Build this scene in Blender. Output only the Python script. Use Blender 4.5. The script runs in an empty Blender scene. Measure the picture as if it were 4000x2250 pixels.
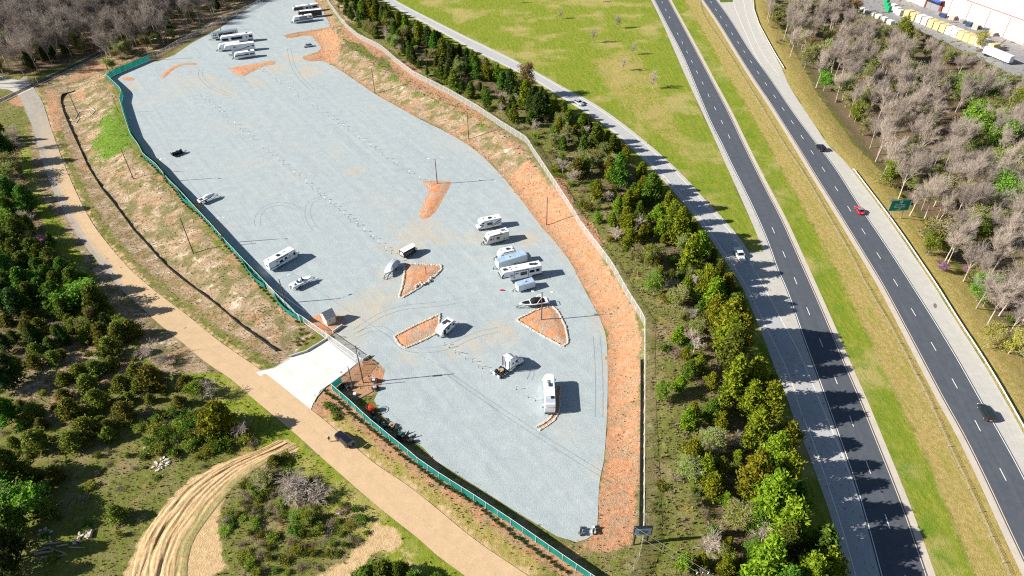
import bpy, bmesh, math, random
import numpy as np
from mathutils import Vector, Matrix
R = math.radians
scene = bpy.context.scene
# ------------------------------------------------------------------ camera, light, exposure
FPX = 2667.0 * .644; TH = R(39.51); RO = 0.0107; CH = 117.7
cam_d = bpy.data.cameras.new("camera"); cam = bpy.data.objects.new("camera", cam_d)
scene.collection.objects.link(cam); scene.camera = cam
cam_d.sensor_width = 36; cam_d.lens = 2667.0 / 4000 * 36
cam_d.clip_start = 1; cam_d.clip_end = 6000
cam.matrix_world = Matrix.Translation((0, 0, CH)) @ Matrix.Rotation(R(90) - TH, 4, 'X') @ Matrix.Rotation(-RO, 4, 'Z')
SUN_AZ = 186.8; SUN_EL = 30.0
world = bpy.data.worlds.new("World"); scene.world = world; world.use_nodes = True
wn = world.node_tree
sky = wn.nodes.new("ShaderNodeTexSky"); sky.sky_type = 'NISHITA'; sky.sun_disc = False
sky.sun_elevation = R(SUN_EL); sky.sun_rotation = R(90 - SUN_AZ)
sky.air_density = 1.0; sky.dust_density = 0.6; sky.ozone_density = 1.0
wn.links.new(sky.outputs[0], wn.nodes["Background"].inputs[0])
wn.nodes["Background"].inputs[1].default_value = 0.05
sl = bpy.data.lights.new("sun", 'SUN'); sun = bpy.data.objects.new("sun", sl); scene.collection.objects.link(sun)
sl.energy = 5.0; sl.angle = R(0.5); sl.color = (1.0, 0.94, 0.84)
S = Vector((math.cos(R(SUN_AZ)) * math.cos(R(SUN_EL)), math.sin(R(SUN_AZ)) * math.cos(R(SUN_EL)), math.sin(R(SUN_EL))))
sun.rotation_euler = S.to_track_quat('Z', 'Y').to_euler()
scene.view_settings.view_transform = 'Standard'; scene.view_settings.look = 'None'
scene.view_settings.exposure = 1.0; scene.view_settings.gamma = 1.0; scene.view_settings.use_curve_mapping = False
scene.cycles.max_bounces = 5; scene.cycles.transparent_max_bounces = 12
scene.cycles.diffuse_bounces = 3; scene.cycles.glossy_bounces = 2
scene.cycles.use_denoising = False; scene.cycles.filter_width = 1.15
scene.cycles.caustics_reflective = False; scene.cycles.caustics_refractive = False
# ------------------------------------------------------------------ pixel -> place helpers (2576-wide picture coordinates)
def ray(px, py):
    u = px - 1288.0; v = py - 724.5
    c, s = math.cos(RO), math.sin(RO); u, v = c * u - s * v, s * u + c * v
    return (u, FPX * math.cos(TH) - v * math.sin(TH), -FPX * math.sin(TH) - v * math.cos(TH))
def W(px, py, z=0.0):
    d = ray(px, py); t = (z - CH) / d[2]
    return (d[0] * t, d[1] * t)
def pl(s):                                   # "x,y x,y" -> list of pixel pairs
    return [tuple(map(float, q.split(','))) for q in s.split()]
def proj(x, y, z):                           # where a place shows in the picture
    zz = z - CH; d = y * math.cos(TH) - zz * math.sin(TH); u, v = FPX * x / d, -FPX * (y * math.sin(TH) + zz * math.cos(TH)) / d
    c, s = math.cos(RO), math.sin(RO); return (1288 + c * u + s * v, 724.5 - s * u + c * v)
def wl(s, z=0.0): return [W(a, b, z) for a, b in (pl(s) if isinstance(s, str) else s)]
def zm(x0, y0, k, s):                        # zoomed-view coordinates -> picture coordinates
    return [(.644 * (x0 + a / k), .644 * (y0 + b / k)) for a, b in (pl(s) if isinstance(s, str) else s)]
def q4(x0, y0, s): return zm(x0, y0, 2.576, s)
# ------------------------------------------------------------------ numpy geometry helpers
def pip(x, y, poly):
    ins = np.zeros(x.shape, bool); n = len(poly)
    for i in range(n):
        x0, y0 = poly[i]; x1, y1 = poly[(i + 1) % n]
        if y0 == y1: continue
        c = ((y0 > y) != (y1 > y)) & (x < (x1 - x0) * (y - y0) / (y1 - y0) + x0)
        ins ^= c
    return ins
def dpl(x, y, line):
    d = np.full(x.shape, 1e9)
    for (x0, y0), (x1, y1) in zip(line[:-1], line[1:]):
        dx, dy = x1 - x0, y1 - y0; L2 = dx * dx + dy * dy + 1e-9
        t = np.clip(((x - x0) * dx + (y - y0) * dy) / L2, 0, 1)
        d = np.minimum(d, np.hypot(x - x0 - t * dx, y - y0 - t * dy))
    return d
def sst(a, b, x):
    t = np.clip((x - a) / (b - a), 0, 1); return t * t * (3 - 2 * t)
def ext(line, a, b):                         # lengthen a world polyline at its ends
    line = [tuple(p[:2]) for p in line]
    def e(p, q, d):
        L = math.hypot(p[0] - q[0], p[1] - q[1]); return (p[0] + (p[0] - q[0]) / L * d, p[1] + (p[1] - q[1]) / L * d)
    if a: line = [e(line[0], line[1], a)] + line
    if b: line = line + [e(line[-1], line[-2], b)]
    return line
def resample(line, n=None, step=None):
    P = np.array([p[:2] for p in line], float); s = np.r_[0, np.cumsum(np.hypot(*np.diff(P, axis=0).T))]
    if step: n = max(2, int(round(s[-1] / step)) + 1)
    t = np.linspace(0, s[-1], n)
    return np.c_[np.interp(t, s, P[:, 0]), np.interp(t, s, P[:, 1])]
def smooth(line, n=None, step=3.0, it=2):    # Chaikin then resample
    P = [tuple(p[:2]) for p in line]
    for _ in range(it):
        Q = [P[0]]
        for a, b in zip(P[:-1], P[1:]):
            Q += [(.75 * a[0] + .25 * b[0], .75 * a[1] + .25 * b[1]), (.25 * a[0] + .75 * b[0], .25 * a[1] + .75 * b[1])]
        P = Q + [P[-1]]
    return [tuple(p) for p in resample(P, n, None if n else step)]
def offset(line, d):
    P = np.array([p[:2] for p in line], float); T = np.gradient(P, axis=0); T /= np.hypot(T[:, 0], T[:, 1])[:, None] + 1e-9
    return [tuple(p) for p in P + d * np.c_[-T[:, 1], T[:, 0]]]
# ------------------------------------------------------------------ outlines read off the photograph
GE = smooth(wl("791,0 800,14 814,24 816,37 832,62 826,70 720,86 717,92 724,98 780,87 794,100 814,127 764,141 760,147 779,156 816,152 854,175 919,220 944,237 994,265 1069,307 1119,330 1171,360 1204,384 1244,422 1288,472 1320,514 1360,569 1388,599 1413,629 1438,662 1468,724 1495,774 1513,809 1525,844 1529,900 1529,1000 1525,1086 1520,1161 1508,1206 1505,1261 1504,1311 1498,1349 1450,1364"), step=2.0, it=1)
GF = wl("644,8 556,66 475,108 435,135 398,152 369,150 277,192 268,200 300,228 304,240 299,258 312,300 324,335 347,368 360,392 392,417 424,455 448,480 492,530 527,568 562,608 605,655 643,692 697,750 745,797 763,808")
GS = wl("834,984 880,1030 935,1076 969,1103 1019,1142 1106,1208 1194,1266 1287,1332 1400,1407 1493,1472")
LOT = wl("640,10 700,-8 790,-8") + GE + wl("1400,1349 1288,1281 1219,1237 1094,1158 1064,1126 1011,1087 964,1047 941,1007 961,965 969,930 931,894 896,914 824,857 861,822 800,820 770,806 748,788 702,742 648,684 610,647 566,600 531,560 497,522 452,472 428,448 396,410 364,384 352,362 330,330 318,300 306,262 308,238 303,226 276,202 284,195 369,153 398,155 440,138 478,111 556,69")
RE = ext(smooth(wl("961,0 1004,27 1069,60 1119,87 1194,130 1288,175 1343,202 1398,237 1443,265 1500,300 1575,360 1638,422 1713,502 1775,582 1825,657 1870,724 1896,790 1921,850 1950,930 1980,1000 2002,1070 2032,1136 2070,1240 2107,1351 2127,1449"), step=4), 60, 40)
RR = ext(smooth(wl("994,0 1034,22 1094,52 1169,90 1288,147 1353,182 1413,217 1488,255 1550,297 1633,362 1713,434 1778,507 1838,569 1870,612 1885,634"), step=4), 60, 0)
H1L = ext(smooth(wl("1645,0 1678,65 1718,140 1755,232 1788,312 1815,362 1838,412 1885,504 1931,607 1957,687 1977,724 2019,849 2052,937 2087,1037 2104,1086 2147,1206 2182,1326 2214,1449"), step=4), 80, 40)
H1R = ext(smooth(wl("1683,0 1710,50 1753,130 1788,197 1833,280 1871,362 1913,447 1932,484 1967,549 2009,644 2045,724 2092,832 2132,929 2169,1012 2198,1086 2249,1211 2289,1316 2334,1449"), step=4), 80, 40)
H1S = ext(smooth(wl("1638,0 1670,65 1710,160 1755,257 1803,362 1850,467 1898,574 1921,634"), step=4), 80, 0)
H2L = ext(smooth(wl("1768,0 1808,57 1858,140 1913,225 1932,251 1967,307 2002,362 2044,432 2107,532 2157,614 2194,674 2224,724 2282,834 2337,939 2382,1024 2419,1086 2482,1214 2532,1324 2592,1449"), step=4), 80, 40)
H2R = ext(smooth(wl("1803,0 1838,47 1888,130 1932,187 1994,280 2056,362 2107,427 2157,509 2207,582 2257,657 2300,724 2357,814 2412,904 2469,1007 2515,1086 2575,1194 2700,1449"), step=4), 80, 40)
H2S = ext(smooth(wl("1893,0 1895,25 1908,62 1932,109 1969,175 1982,212 2019,270 2057,325 2079,362 2112,392 2134,416 2172,467 2219,529 2269,599 2319,674 2353,724 2407,812 2457,887 2507,969 2544,1035 2576,1092 2660,1250 2760,1449"), step=4), 80, 40)
ROADL = ext(smooth(wl("20,205 51,245 67,287 85,325 92,362 107,412 135,487 162,537 200,600 240,650 300,724 355,772 412,832 475,887 525,937 600,987 644,1030 700,1076 751,1119 794,1159 869,1226 931,1281 994,1334 1056,1381 1106,1429 1135,1449", -4), step=3), 0, 45)
ROADR = ext(smooth(wl("66,192 85,220 105,250 115,282 125,315 142,362 160,412 190,482 225,552 270,612 325,675 382,724 475,797 550,870 600,910 644,942 700,986 776,1048 824,1086 881,1136 944,1194 1031,1249 1106,1311 1194,1386 1287,1449", -4), step=3), 0, 45)
# ------------------------------------------------------------------ terrain
X0, X1, Y0, Y1 = -340.0, 340.0, 20.0, 560.0; ST = 1.5
gx = np.arange(X0, X1 + .1, ST); gy = np.arange(Y0, Y1 + .1, ST)
GXX, GYY = np.meshgrid(gx, gy)
right_area = GE + [W(1560, 1449)] + RE[::-1]
in_lot = pip(GXX, GYY, LOT)
in_right = pip(GXX, GYY, right_area) & ~in_lot
dGE = dpl(GXX, GYY, GE); dRE = dpl(GXX, GYY, RE)
dGF = dpl(GXX, GYY, GF)
left_area = ext(GF, 120, 0) + wl("800,830 724,905 644,945 644,1030") + [(-420, 40), (-420, 600)]
in_left = pip(GXX, GYY, left_area) & ~in_lot
HL = 4.6 * sst(108, 150, GYY) * (1 - .6 * sst(290, 380, GYY))
HR = 3.0 * sst(66, 110, GYY) * (1 - .5 * sst(330, 400, GYY)) + .35
GZ = np.where(in_right, HR * sst(0, 13, dGE) * sst(1, 15, dRE), 0.0)
GZ = np.where(in_left, -HL * np.minimum(sst(0.5, 19, dGF), 1), GZ)
right_woods = H2S + [(520, 40), (520, 600)]
in_rw = pip(GXX, GYY, right_woods); dH2S = dpl(GXX, GYY, H2S)
GZ = np.where(in_rw, -2.6 * sst(2, 18, dH2S), GZ)
def hz(x, y):
    i = min(max((x - X0) / ST, 0), len(gx) - 1.001); j = min(max((y - Y0) / ST, 0), len(gy) - 1.001)
    a, b = int(i), int(j); u, v = i - a, j - b
    return float((GZ[b, a] * (1 - u) + GZ[b, a + 1] * u) * (1 - v) + (GZ[b + 1, a] * (1 - u) + GZ[b + 1, a + 1] * u) * v)
def at(px, py, dz=0.0):                      # the place on the terrain (dz above it) that the picture shows at px, py
    x, y = W(px, py, dz)
    for _ in range(12):
        x, y = W(px, py, hz(x, y) + dz)
    return (x, y, hz(x, y))
def al(s, dz=0.0): return [at(a, b, dz) for a, b in (pl(s) if isinstance(s, str) else s)]
# ------------------------------------------------------------------ object helpers
C = scene.collection
def obj(name, me, m=None, parent=None, loc=None):
    o = bpy.data.objects.new(name, me); C.objects.link(o)
    if m is not None:
        for q in (m if isinstance(m, (list, tuple)) else [m]):
            if q.name not in [k.name for k in me.materials if k]: me.materials.append(q)
    if parent is not None: o.parent = parent
    if loc is not None: o.location = loc
    return o
def tag(o, label=None, cat=None, group=None, kind=None):
    if label: o['label'] = label
    if cat: o['category'] = cat
    if group: o['group'] = group
    if kind: o['kind'] = kind
    return o
def thing(name, label, cat, loc=(0, 0, 0), rz=0.0, group=None):
    o = bpy.data.objects.new(name, None); C.objects.link(o); o.location = loc; o.rotation_euler = (0, 0, rz)
    o.empty_display_size = .2
    return tag(o, label, cat, group)
def npm(name, V, F, mats=None, mi=None, smooth_=False):
    V = np.asarray(V, np.float32); F = np.asarray(F, np.int32); k = F.shape[1]
    me = bpy.data.meshes.new(name)
    me.vertices.add(len(V)); me.vertices.foreach_set('co', V.ravel())
    me.loops.add(F.size); me.loops.foreach_set('vertex_index', F.ravel())
    me.polygons.add(len(F)); me.polygons.foreach_set('loop_start', np.arange(0, F.size, k, dtype=np.int32))
    if smooth_: me.polygons.foreach_set('use_smooth', np.ones(len(F), bool))
    if mi is not None: me.polygons.foreach_set('material_index', np.asarray(mi, np.int32))
    me.update(calc_edges=True)
    return me
class MB:                                    # collects simple solids into one mesh
    def __init__(s): s.v = []; s.f = []
    def add(s, vs, fs):
        b = len(s.v); s.v += [tuple(p) for p in vs]; s.f += [tuple(i + b for i in f) for f in fs]; return s
    def box(s, x0, x1, y0, y1, z0, z1, rz=0, o=None):
        vs = [(x, y, z) for z in (z0, z1) for y in (y0, y1) for x in (x0, x1)]
        if rz or o:
            c, n = math.cos(rz), math.sin(rz); o = o or (0, 0, 0)
            vs = [(c * x - n * y + o[0], n * x + c * y + o[1], z + o[2]) for x, y, z in vs]
        return s.add(vs, [(0, 2, 3, 1), (4, 5, 7, 6), (0, 1, 5, 4), (2, 6, 7, 3), (0, 4, 6, 2), (1, 3, 7, 5)])
    def prism(s, prof, y0, y1):              # profile in x,z (counter-clockwise seen from -y) pulled along y
        n = len(prof); vs = [(x, y0, z) for x, z in prof] + [(x, y1, z) for x, z in prof]
        return s.add(vs, [tuple(range(n)), tuple(range(2 * n - 1, n - 1, -1))] + [(i, i + n, (i + 1) % n + n, (i + 1) % n) for i in range(n)])
    def slab(s, poly, z0, z1):               # outline in x,y pulled along z
        n = len(poly); vs = [(p[0], p[1], z0) for p in poly] + [(p[0], p[1], z1) for p in poly]
        return s.add(vs, [tuple(range(n - 1, -1, -1)), tuple(range(n, 2 * n))] + [(i, (i + 1) % n, (i + 1) % n + n, i + n) for i in range(n)])
    def tube(s, a, b, r0, r1=None, n=8, cap=True):
        r1 = r0 if r1 is None else r1; a, b = Vector(a), Vector(b); d = (b - a).normalized()
        u = d.orthogonal().normalized(); w = d.cross(u)
        vs = [a + (u * math.cos(t) + w * math.sin(t)) * r0 for t in [2 * math.pi * i / n for i in range(n)]] + \
             [b + (u * math.cos(t) + w * math.sin(t)) * r1 for t in [2 * math.pi * i / n for i in range(n)]]
        fs = [(i, (i + 1) % n, (i + 1) % n + n, i + n) for i in range(n)]
        if cap: fs += [tuple(range(n - 1, -1, -1)), tuple(range(n, 2 * n))]
        return s.add(vs, fs)
    def path(s, pts, r, n=6):
        for a, b in zip(pts[:-1], pts[1:]): s.tube(a, b, r, r, n)
        return s
    def loft(s, rings):
        n = len(rings[0]); vs = [p for r in rings for p in r]; fs = []
        for k in range(len(rings) - 1):
            fs += [(k * n + i, k * n + (i + 1) % n, (k + 1) * n + (i + 1) % n, (k + 1) * n + i) for i in range(n)]
        fs += [tuple(range(n - 1, -1, -1)), tuple(range((len(rings) - 1) * n, len(rings) * n))]
        return s.add(vs, fs)
    def mesh(s, name, bevel=0, seg=2, smooth_=False):
        me = bpy.data.meshes.new(name); me.from_pydata(s.v, [], s.f)
        bm = bmesh.new(); bm.from_mesh(me); bmesh.ops.recalc_face_normals(bm, faces=bm.faces)
        if bevel:
            es = [e for e in bm.edges if e.is_manifold and e.calc_face_angle(0) > .5]
            bmesh.ops.bevel(bm, geom=es, offset=bevel, segments=seg, affect='EDGES', clamp_overlap=True)
        if smooth_:
            for f in bm.faces: f.smooth = True
        bm.to_mesh(me); bm.free(); return me
    def build(s, name, m, parent=None, loc=None, bevel=0, seg=2, smooth_=False):
        return obj(name, s.mesh(name, bevel, seg, smooth_), m, parent, loc)
def copy_tree(o, parent=None):
    c = o.copy(); C.objects.link(c)
    if parent is not None: c.parent = parent
    for ch in o.children: copy_tree(ch, c)
    return c
# ------------------------------------------------------------------ materials
class NT:
    def __init__(s, name):
        s.m = bpy.data.materials.new(name); s.m.use_nodes = True; s.t = s.m.node_tree; s.b = s.t.nodes["Principled BSDF"]
        s.out = s.t.nodes["Material Output"]
    def n(s, typ, **kw):
        x = s.t.nodes.new(typ)
        for k, v in kw.items(): setattr(x, k, v)
        return x
    def l(s, a, b): s.t.links.new(a, b)
    def pos(s, sx=1, sy=1, sz=1, rot=0.0):
        g = s.n("ShaderNodeNewGeometry"); r = s.n("ShaderNodeMapping"); r.inputs['Rotation'].default_value = (0, 0, rot); m = s.n("ShaderNodeMapping"); m.inputs['Scale'].default_value = (sx, sy, sz)
        s.l(g.outputs['Position'], r.inputs[0]); s.l(r.outputs[0], m.inputs[0]); return m.outputs[0]
    def noise(s, vec, scale, detail=4, rough=.55, dist=0.0):
        x = s.n("ShaderNodeTexNoise"); s.l(vec, x.inputs['Vector']); x.inputs['Scale'].default_value = scale
        x.inputs['Detail'].default_value = detail; x.inputs['Roughness'].default_value = rough; x.inputs['Distortion'].default_value = dist
        return x.outputs[0]
    def ramp(s, fac, stops):
        x = s.n("ShaderNodeValToRGB"); s.l(fac, x.inputs[0]); e = x.color_ramp.elements
        while len(e) < len(stops): e.new(.5)
        for q, (p, c) in zip(e, stops): q.position = p; q.color = (*c, 1) if len(c) == 3 else c
        return x.outputs[0]
    def rng(s, fac, a, b, c=0, d=1):
        x = s.n("ShaderNodeMapRange"); s.l(fac, x.inputs[0])
        for i, v in enumerate((a, b, c, d)): x.inputs[i + 1].default_value = v
        return x.outputs[0]
    def mth(s, op, a, b=None):
        x = s.n("ShaderNodeMath", operation=op)
        for i, v in enumerate((a, b)):
            if v is None: continue
            if isinstance(v, (int, float)): x.inputs[i].default_value = v
            else: s.l(v, x.inputs[i])
        return x.outputs[0]
    def mix(s, fac, a, b, mode='MIX'):
        x = s.n("ShaderNodeMix", data_type='RGBA', blend_type=mode)
        for i, v in ((0, fac), (6, a), (7, b)):
            if isinstance(v, (int, float)): x.inputs[i].default_value = v
            elif isinstance(v, tuple): x.inputs[i].default_value = (*v, 1)
            else: s.l(v, x.inputs[i])
        return x.outputs[2]
    def col(s, c):
        s.l(c, s.b.inputs['Base Color']); return s
    def bump(s, h, strength=.5, dist=.1):
        x = s.n("ShaderNodeBump"); x.inputs['Strength'].default_value = strength; x.inputs['Distance'].default_value = dist
        s.l(h, x.inputs['Height']); s.l(x.outputs[0], s.b.inputs['Normal']); return s
    def set(s, rough=.9, spec=.2, metal=0.0):
        s.b.inputs['Roughness'].default_value = rough; s.b.inputs['Specular IOR Level'].default_value = spec; s.b.inputs['Metallic'].default_value = metal; return s
_mc = {}
def pm(name, c, rough=.5, spec=.4, metal=0.0, var=.12, scale=1.5, coat=0.0):     # paint / plain stuff with a little procedural wear
    if name in _mc: return _mc[name]
    t = NT(name).set(rough, spec, metal)
    g = t.n("ShaderNodeTexCoord"); f = t.noise(g.outputs['Object'], scale, 5, .6)
    a = tuple(max(0, x * (1 - var)) for x in c); b = tuple(min(1, x * (1 + var * .6)) for x in c)
    t.col(t.ramp(f, [(.3, a), (.7, b)]))
    if coat: t.b.inputs['Coat Weight'].default_value = coat
    _mc[name] = t.m; return t.m
WHITE = pm("white_gelcoat", (.74, .76, .80), .35, .5, var=.06)
CREAM = pm("cream_panel", (.62, .60, .55), .4, .5, var=.06)
ROOFW = pm("white_roof_membrane", (.80, .80, .80), .55, .3, var=.08)
ALU = pm("aluminium", (.62, .66, .70), .32, .5, .75, var=.15)
ALUR = pm("sky_painted_aluminium_roof", (.46, .62, .80), .3, .5, .25, var=.25, scale=.8)  # reflected sky is painted in as a pale blue base colour
BLACK = pm("black_trim", (.018, .018, .022), .45, .5, var=.3)
RUBBER = pm("rubber", (.022, .022, .024), .85, .2, var=.3)
GLASS = pm("tinted_glass", (.012, .014, .02), .08, .6, var=.1)
RIM = pm("wheel_rim", (.55, .56, .58), .3, .5, .6, var=.2)
STEEL = pm("galvanised_steel", (.52, .54, .55), .4, .5, .5, var=.15)
WPOST = pm("pale_galvanised", (.75, .76, .77), .5, .4, .0, var=.08)
DSTEEL = pm("dark_steel", (.05, .05, .055), .5, .4, .3, var=.3)
GREYP = pm("grey_panel", (.22, .23, .25), .45, .4, var=.15)
CHAR = pm("charcoal_panel", (.05, .052, .06), .45, .4, var=.2)
NAVY = pm("navy_stripe", (.03, .06, .14), .4, .4, var=.1)
TEALS = pm("blue_grey_stripe", (.10, .16, .24), .4, .4, var=.1)
REDL = pm("red_lens", (.45, .015, .02), .25, .5)
LAMP = pm("clear_lens", (.75, .77, .8), .15, .6)
WOOD = pm("weathered_pole_wood", (.15, .105, .065), .9, .1, var=.3, scale=3)
CONC = pm("concrete", (.54, .525, .49), .9, .2, var=.1, scale=.6)
CONCD = pm("broken_concrete", (.42, .40, .37), .95, .1, var=.25, scale=1.2)
STONE = pm("pale_stone", (.55, .49, .42), .9, .15, var=.3, scale=2)
LOGM = pm("bleached_log", (.40, .33, .25), .95, .1, var=.3, scale=2)
CANV = pm("black_canvas", (.018, .018, .02), .85, .15, var=.25)
SILV = pm("silver_cover", (.50, .54, .62), .5, .4, .2, var=.2)
TAN = pm("tan_hide", (.36, .25, .15), .7, .3)
# ------------------------------------------------------------------ the ground sheet and what covers it
FE_PIX = "812,-26 825,0 850,35 870,60 900,85 960,115 1000,150 1040,180 1130,225 1200,265 1260,305 1325,345 1340,370 1370,415 1420,490 1460,555 1510,620 1540,660 1580,730 1615,785 1623,800 1623,900 1622,1100 1621,1300 1619,1365 1603,1403 1580,1455"
FENCE_H = 2.4
FE = [p[:2] for p in al(FE_PIX, FENCE_H)]
dFE = dpl(GXX, GYY, FE)
def M(s, dz=0.0): return pip(GXX, GYY, [p[:2] for p in (al(s) if isinstance(s, str) else s)]).astype(float)
def near(line, a, b): return 1 - sst(a, b, dpl(GXX, GYY, line))
meadow_poly = RR + [W(1921, 634)] + H1S[::-1]
inm = pip(GXX, GYY, meadow_poly)
verge = in_right & (dRE < 6.5)
median_poly = H1R + H2L[::-1]; inmed = pip(GXX, GYY, median_poly)
dH1R = dpl(GXX, GYY, H1R); dH2L = dpl(GXX, GYY, H2L)
dRL = dpl(GXX, GYY, ROADL); dRR = dpl(GXX, GYY, ROADR)
left_of_road = pip(GXX, GYY, ROADL + [(-60, 10), (-420, 10), (-420, 330)])
z_meadow = (inm | verge) * 1.0
z_meadow = np.maximum(z_meadow, np.where(inmed, sst(-4, 5, dH2L - dH1R - 1), 0))
z_meadow = np.maximum(z_meadow, np.where(left_of_road, 1 - sst(5, 8, dRL), 0) * (GYY < 235))
z_tan = np.where(inmed, 1 - sst(-4, 5, dH2L - dH1R - 1), 0)
z_tan = np.maximum(z_tan, np.where(in_rw, (1 - sst(9, 13, dH2S)), 0))
z_tan = np.maximum(z_tan, M("1480,150 1600,120 1680,250 1760,420 1700,380 1560,270") * .5)
z_tan = np.maximum(z_tan, np.where(in_left & (dRR < 9) & ~left_of_road, .34, 0))
z_tan = np.maximum(z_tan, M("940,1080 1000,1130 1200,1280 1420,1449 1290,1449 1180,1375 1040,1250 880,1130 800,1060 830,1000") * .75)
NOF = M('272,176 368,139 430,116 640,4 640,-40 720,-40 700,6 560,72 470,112 400,152 372,160 285,200')
z_clay = M("1290,470 1340,560 1440,660 1475,724 1530,850 1530,1000 1520,1160 1505,1270 1500,1340 1450,1365 1480,1400 1540,1400 1598,1350 1610,1100 1610,800 1570,735 1500,630 1450,560 1400,490 1330,400 1290,440")
z_clay = np.maximum(z_clay, M("856,67 869,62 894,85 931,100 971,130 976,142 944,142 914,112 869,100") * 1.25)
z_clay = np.maximum(z_clay, M("970,150 1010,150 1080,200 1200,270 1230,300 1330,380 1330,420 1240,330 1100,255 1000,205") * .62)
z_clay = np.maximum(z_clay, M("715,84 826,66 840,80 860,100 850,150 816,158 770,160 760,140 810,128 794,100 780,89 724,100"))
z_clay = np.maximum(z_clay, np.where(in_right & (dGE < 2.6), .8, 0))
z_clay = np.maximum(z_clay, M("1385,430 1410,430 1445,520 1480,560 1520,615 1505,625 1450,560 1400,470") * 1.1)
z_clay = np.maximum(z_clay, M("985,150 1015,150 1060,180 1045,190 1000,165") * 1.0)
z_clay = np.maximum(z_clay, M("931,894 969,925 962,955 943,1005 900,990 870,960 856,950 896,914") * 1.1)
z_clay = np.maximum(z_clay, np.where(in_left & (dGF < 2.4) & (GYY < 290), .8, 0))
z_clay = np.maximum(z_clay, np.where(in_left & (dRR < 10) & ~left_of_road & (GYY > 112) & (NOF < .5), .36, 0))
dGS = dpl(GXX, GYY, GS)
z_clay = np.maximum(z_clay, np.where((dGS < 3.0) & ~in_lot, .68, 0))
z_clay = np.maximum(z_clay, M("776,1048 794,1002 819,985 850,1010 820,1060 790,1062") * .9)
z_clay = np.maximum(z_clay, M("20,255 55,235 70,262 50,270") + M("118,225 135,235 150,330 128,330") * .8 + M("255,145 300,160 170,215 160,200") * .6)
z_straw = np.where(in_left & (dGF > 2.2) & (dGF < 34) & (dRR > 3) & (GYY > 112) & (NOF < .5), .85, 0)
z_straw = np.maximum(z_straw, np.where(in_right & (GYY > 185) & (dGE < 13) & (dFE > 2.5), .9, 0))
z_straw = np.maximum(z_straw, np.where(in_right & (dFE < 3.5), .45, 0))
z_straw = np.maximum(z_straw, M('0,960 60,900 190,850 260,830 330,900 340,960 270,960 220,1010 190,1090 120,1070 30,1020') * .62)
z_forest = M("-60,260 0,190 100,185 250,128 300,158 370,138 430,118 640,8 720,-8 740,-60 -60,-60")
z_forest = np.maximum(z_forest, NOF * .7)
z_forest = np.maximum(z_forest, np.where(in_rw, sst(11, 15, dH2S), 0))
z_forest = np.maximum(z_forest, np.where(in_right & (dFE > 12) & (dRE > 5), .6, 0))
z_forest = np.maximum(z_forest, M("-40,330 60,340 110,520 130,640 260,790 330,850 300,900 200,900 -40,960 ") * .7)
z_sand = .9 * M("700,1105 752,1120 745,1140 640,1182 575,1236 545,1300 560,1390 600,1449 300,1460 330,1380 375,1322 425,1258 475,1206 550,1166 643,1133")
z_sand = np.maximum(z_sand, M("940,1305 1000,1338 1010,1360 925,1400 900,1460 770,1460 861,1418 931,1352"))
z_sand = np.maximum(z_sand, M("985,1370 1010,1360 1120,1440 1040,1449 960,1400") * .55)
z_sand = np.maximum(z_sand, np.where(~left_of_road & (dRR < 1.6), .6, 0))
z_green = M("240,335 296,236 316,300 345,352 352,372 300,385 262,412 232,405 228,370") * 1.15 + M("350,385 362,380 400,430 450,500 440,505 385,440") * .6
ribbon = [p[:2] for p in al(q4(1000, 0, "850,330 940,450 1090,550 1200,640 1290,720 1400,800 1550,920 1700,990 1880,1040 2050,1120 2200,1190 2420,1290"))]
z_green = np.maximum(z_green, near(ribbon, .8, 3.2))
z_green = np.maximum(z_green, np.where(inmed & (dH1R < 6), .75, 0))
z_green = np.maximum(z_green, np.where(inm & (dpl(GXX, GYY, RR) < 5), .6, 0))
z_green = np.maximum(z_green, np.where(inm & (dpl(GXX, GYY, H1S) < 9), .45, 0))
z_green = np.maximum(z_green, M("100,185 175,165 210,150 175,185 120,205 60,200") * .8)
z_green = np.maximum(z_green, M("420,1090 640,1030 700,1090 640,1130 500,1190 430,1230") * .35)
def blur(a, k=1):
    a = a.astype(float)
    for _ in range(k):
        p = np.pad(a, 1, mode='edge'); a = (p[:-2, 1:-1] + p[2:, 1:-1] + p[1:-1, :-2] + p[1:-1, 2:] + 2 * p[1:-1, 1:-1]) / 6
    return a
def gridmesh(name, xs, ys, Z):
    nx, ny = len(xs), len(ys); X, Y = np.meshgrid(xs, ys)
    V = np.c_[X.ravel(), Y.ravel(), Z.ravel()]; i = np.arange(nx * ny).reshape(ny, nx)
    F = np.c_[i[:-1, :-1].ravel(), i[:-1, 1:].ravel(), i[1:, 1:].ravel(), i[1:, :-1].ravel()]
    return npm(name, V, F, smooth_=True)
far = np.array([40., 90, 200, 500, 1200, 2600])
xs = np.r_[X0 - far[::-1], gx, X1 + far]; ys = np.r_[Y0 - far[::-1], gy, Y1 + far]
padn = len(far)
def padg(a): return np.pad(a, padn, mode='edge')
rngg = np.random.default_rng(5)
GZr = GZ + np.where(in_lot | (GZ == 0), 0, rngg.normal(0, .05, GZ.shape))
GROUND = gridmesh("ground", xs, ys, padg(GZr))
def attr(me, name, cols):
    a = me.attributes.new(name, 'FLOAT_COLOR', 'POINT')
    a.data.foreach_set('color', np.c_[cols, np.ones(len(cols))].astype(np.float32).ravel())
attr(GROUND, "za", np.c_[padg(blur(z_meadow)).ravel(), padg(blur(z_tan)).ravel(), padg(blur(z_clay, 2)).ravel()])
attr(GROUND, "zb", np.c_[padg(blur(z_straw)).ravel(), padg(blur(z_forest, 2)).ravel(), padg(blur(z_sand)).ravel()])
attr(GROUND, "zc", np.c_[padg(blur(z_green, 9)).ravel(), padg(blur(z_green)).ravel() * 0, padg(blur(z_green)).ravel() * 0])
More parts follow.
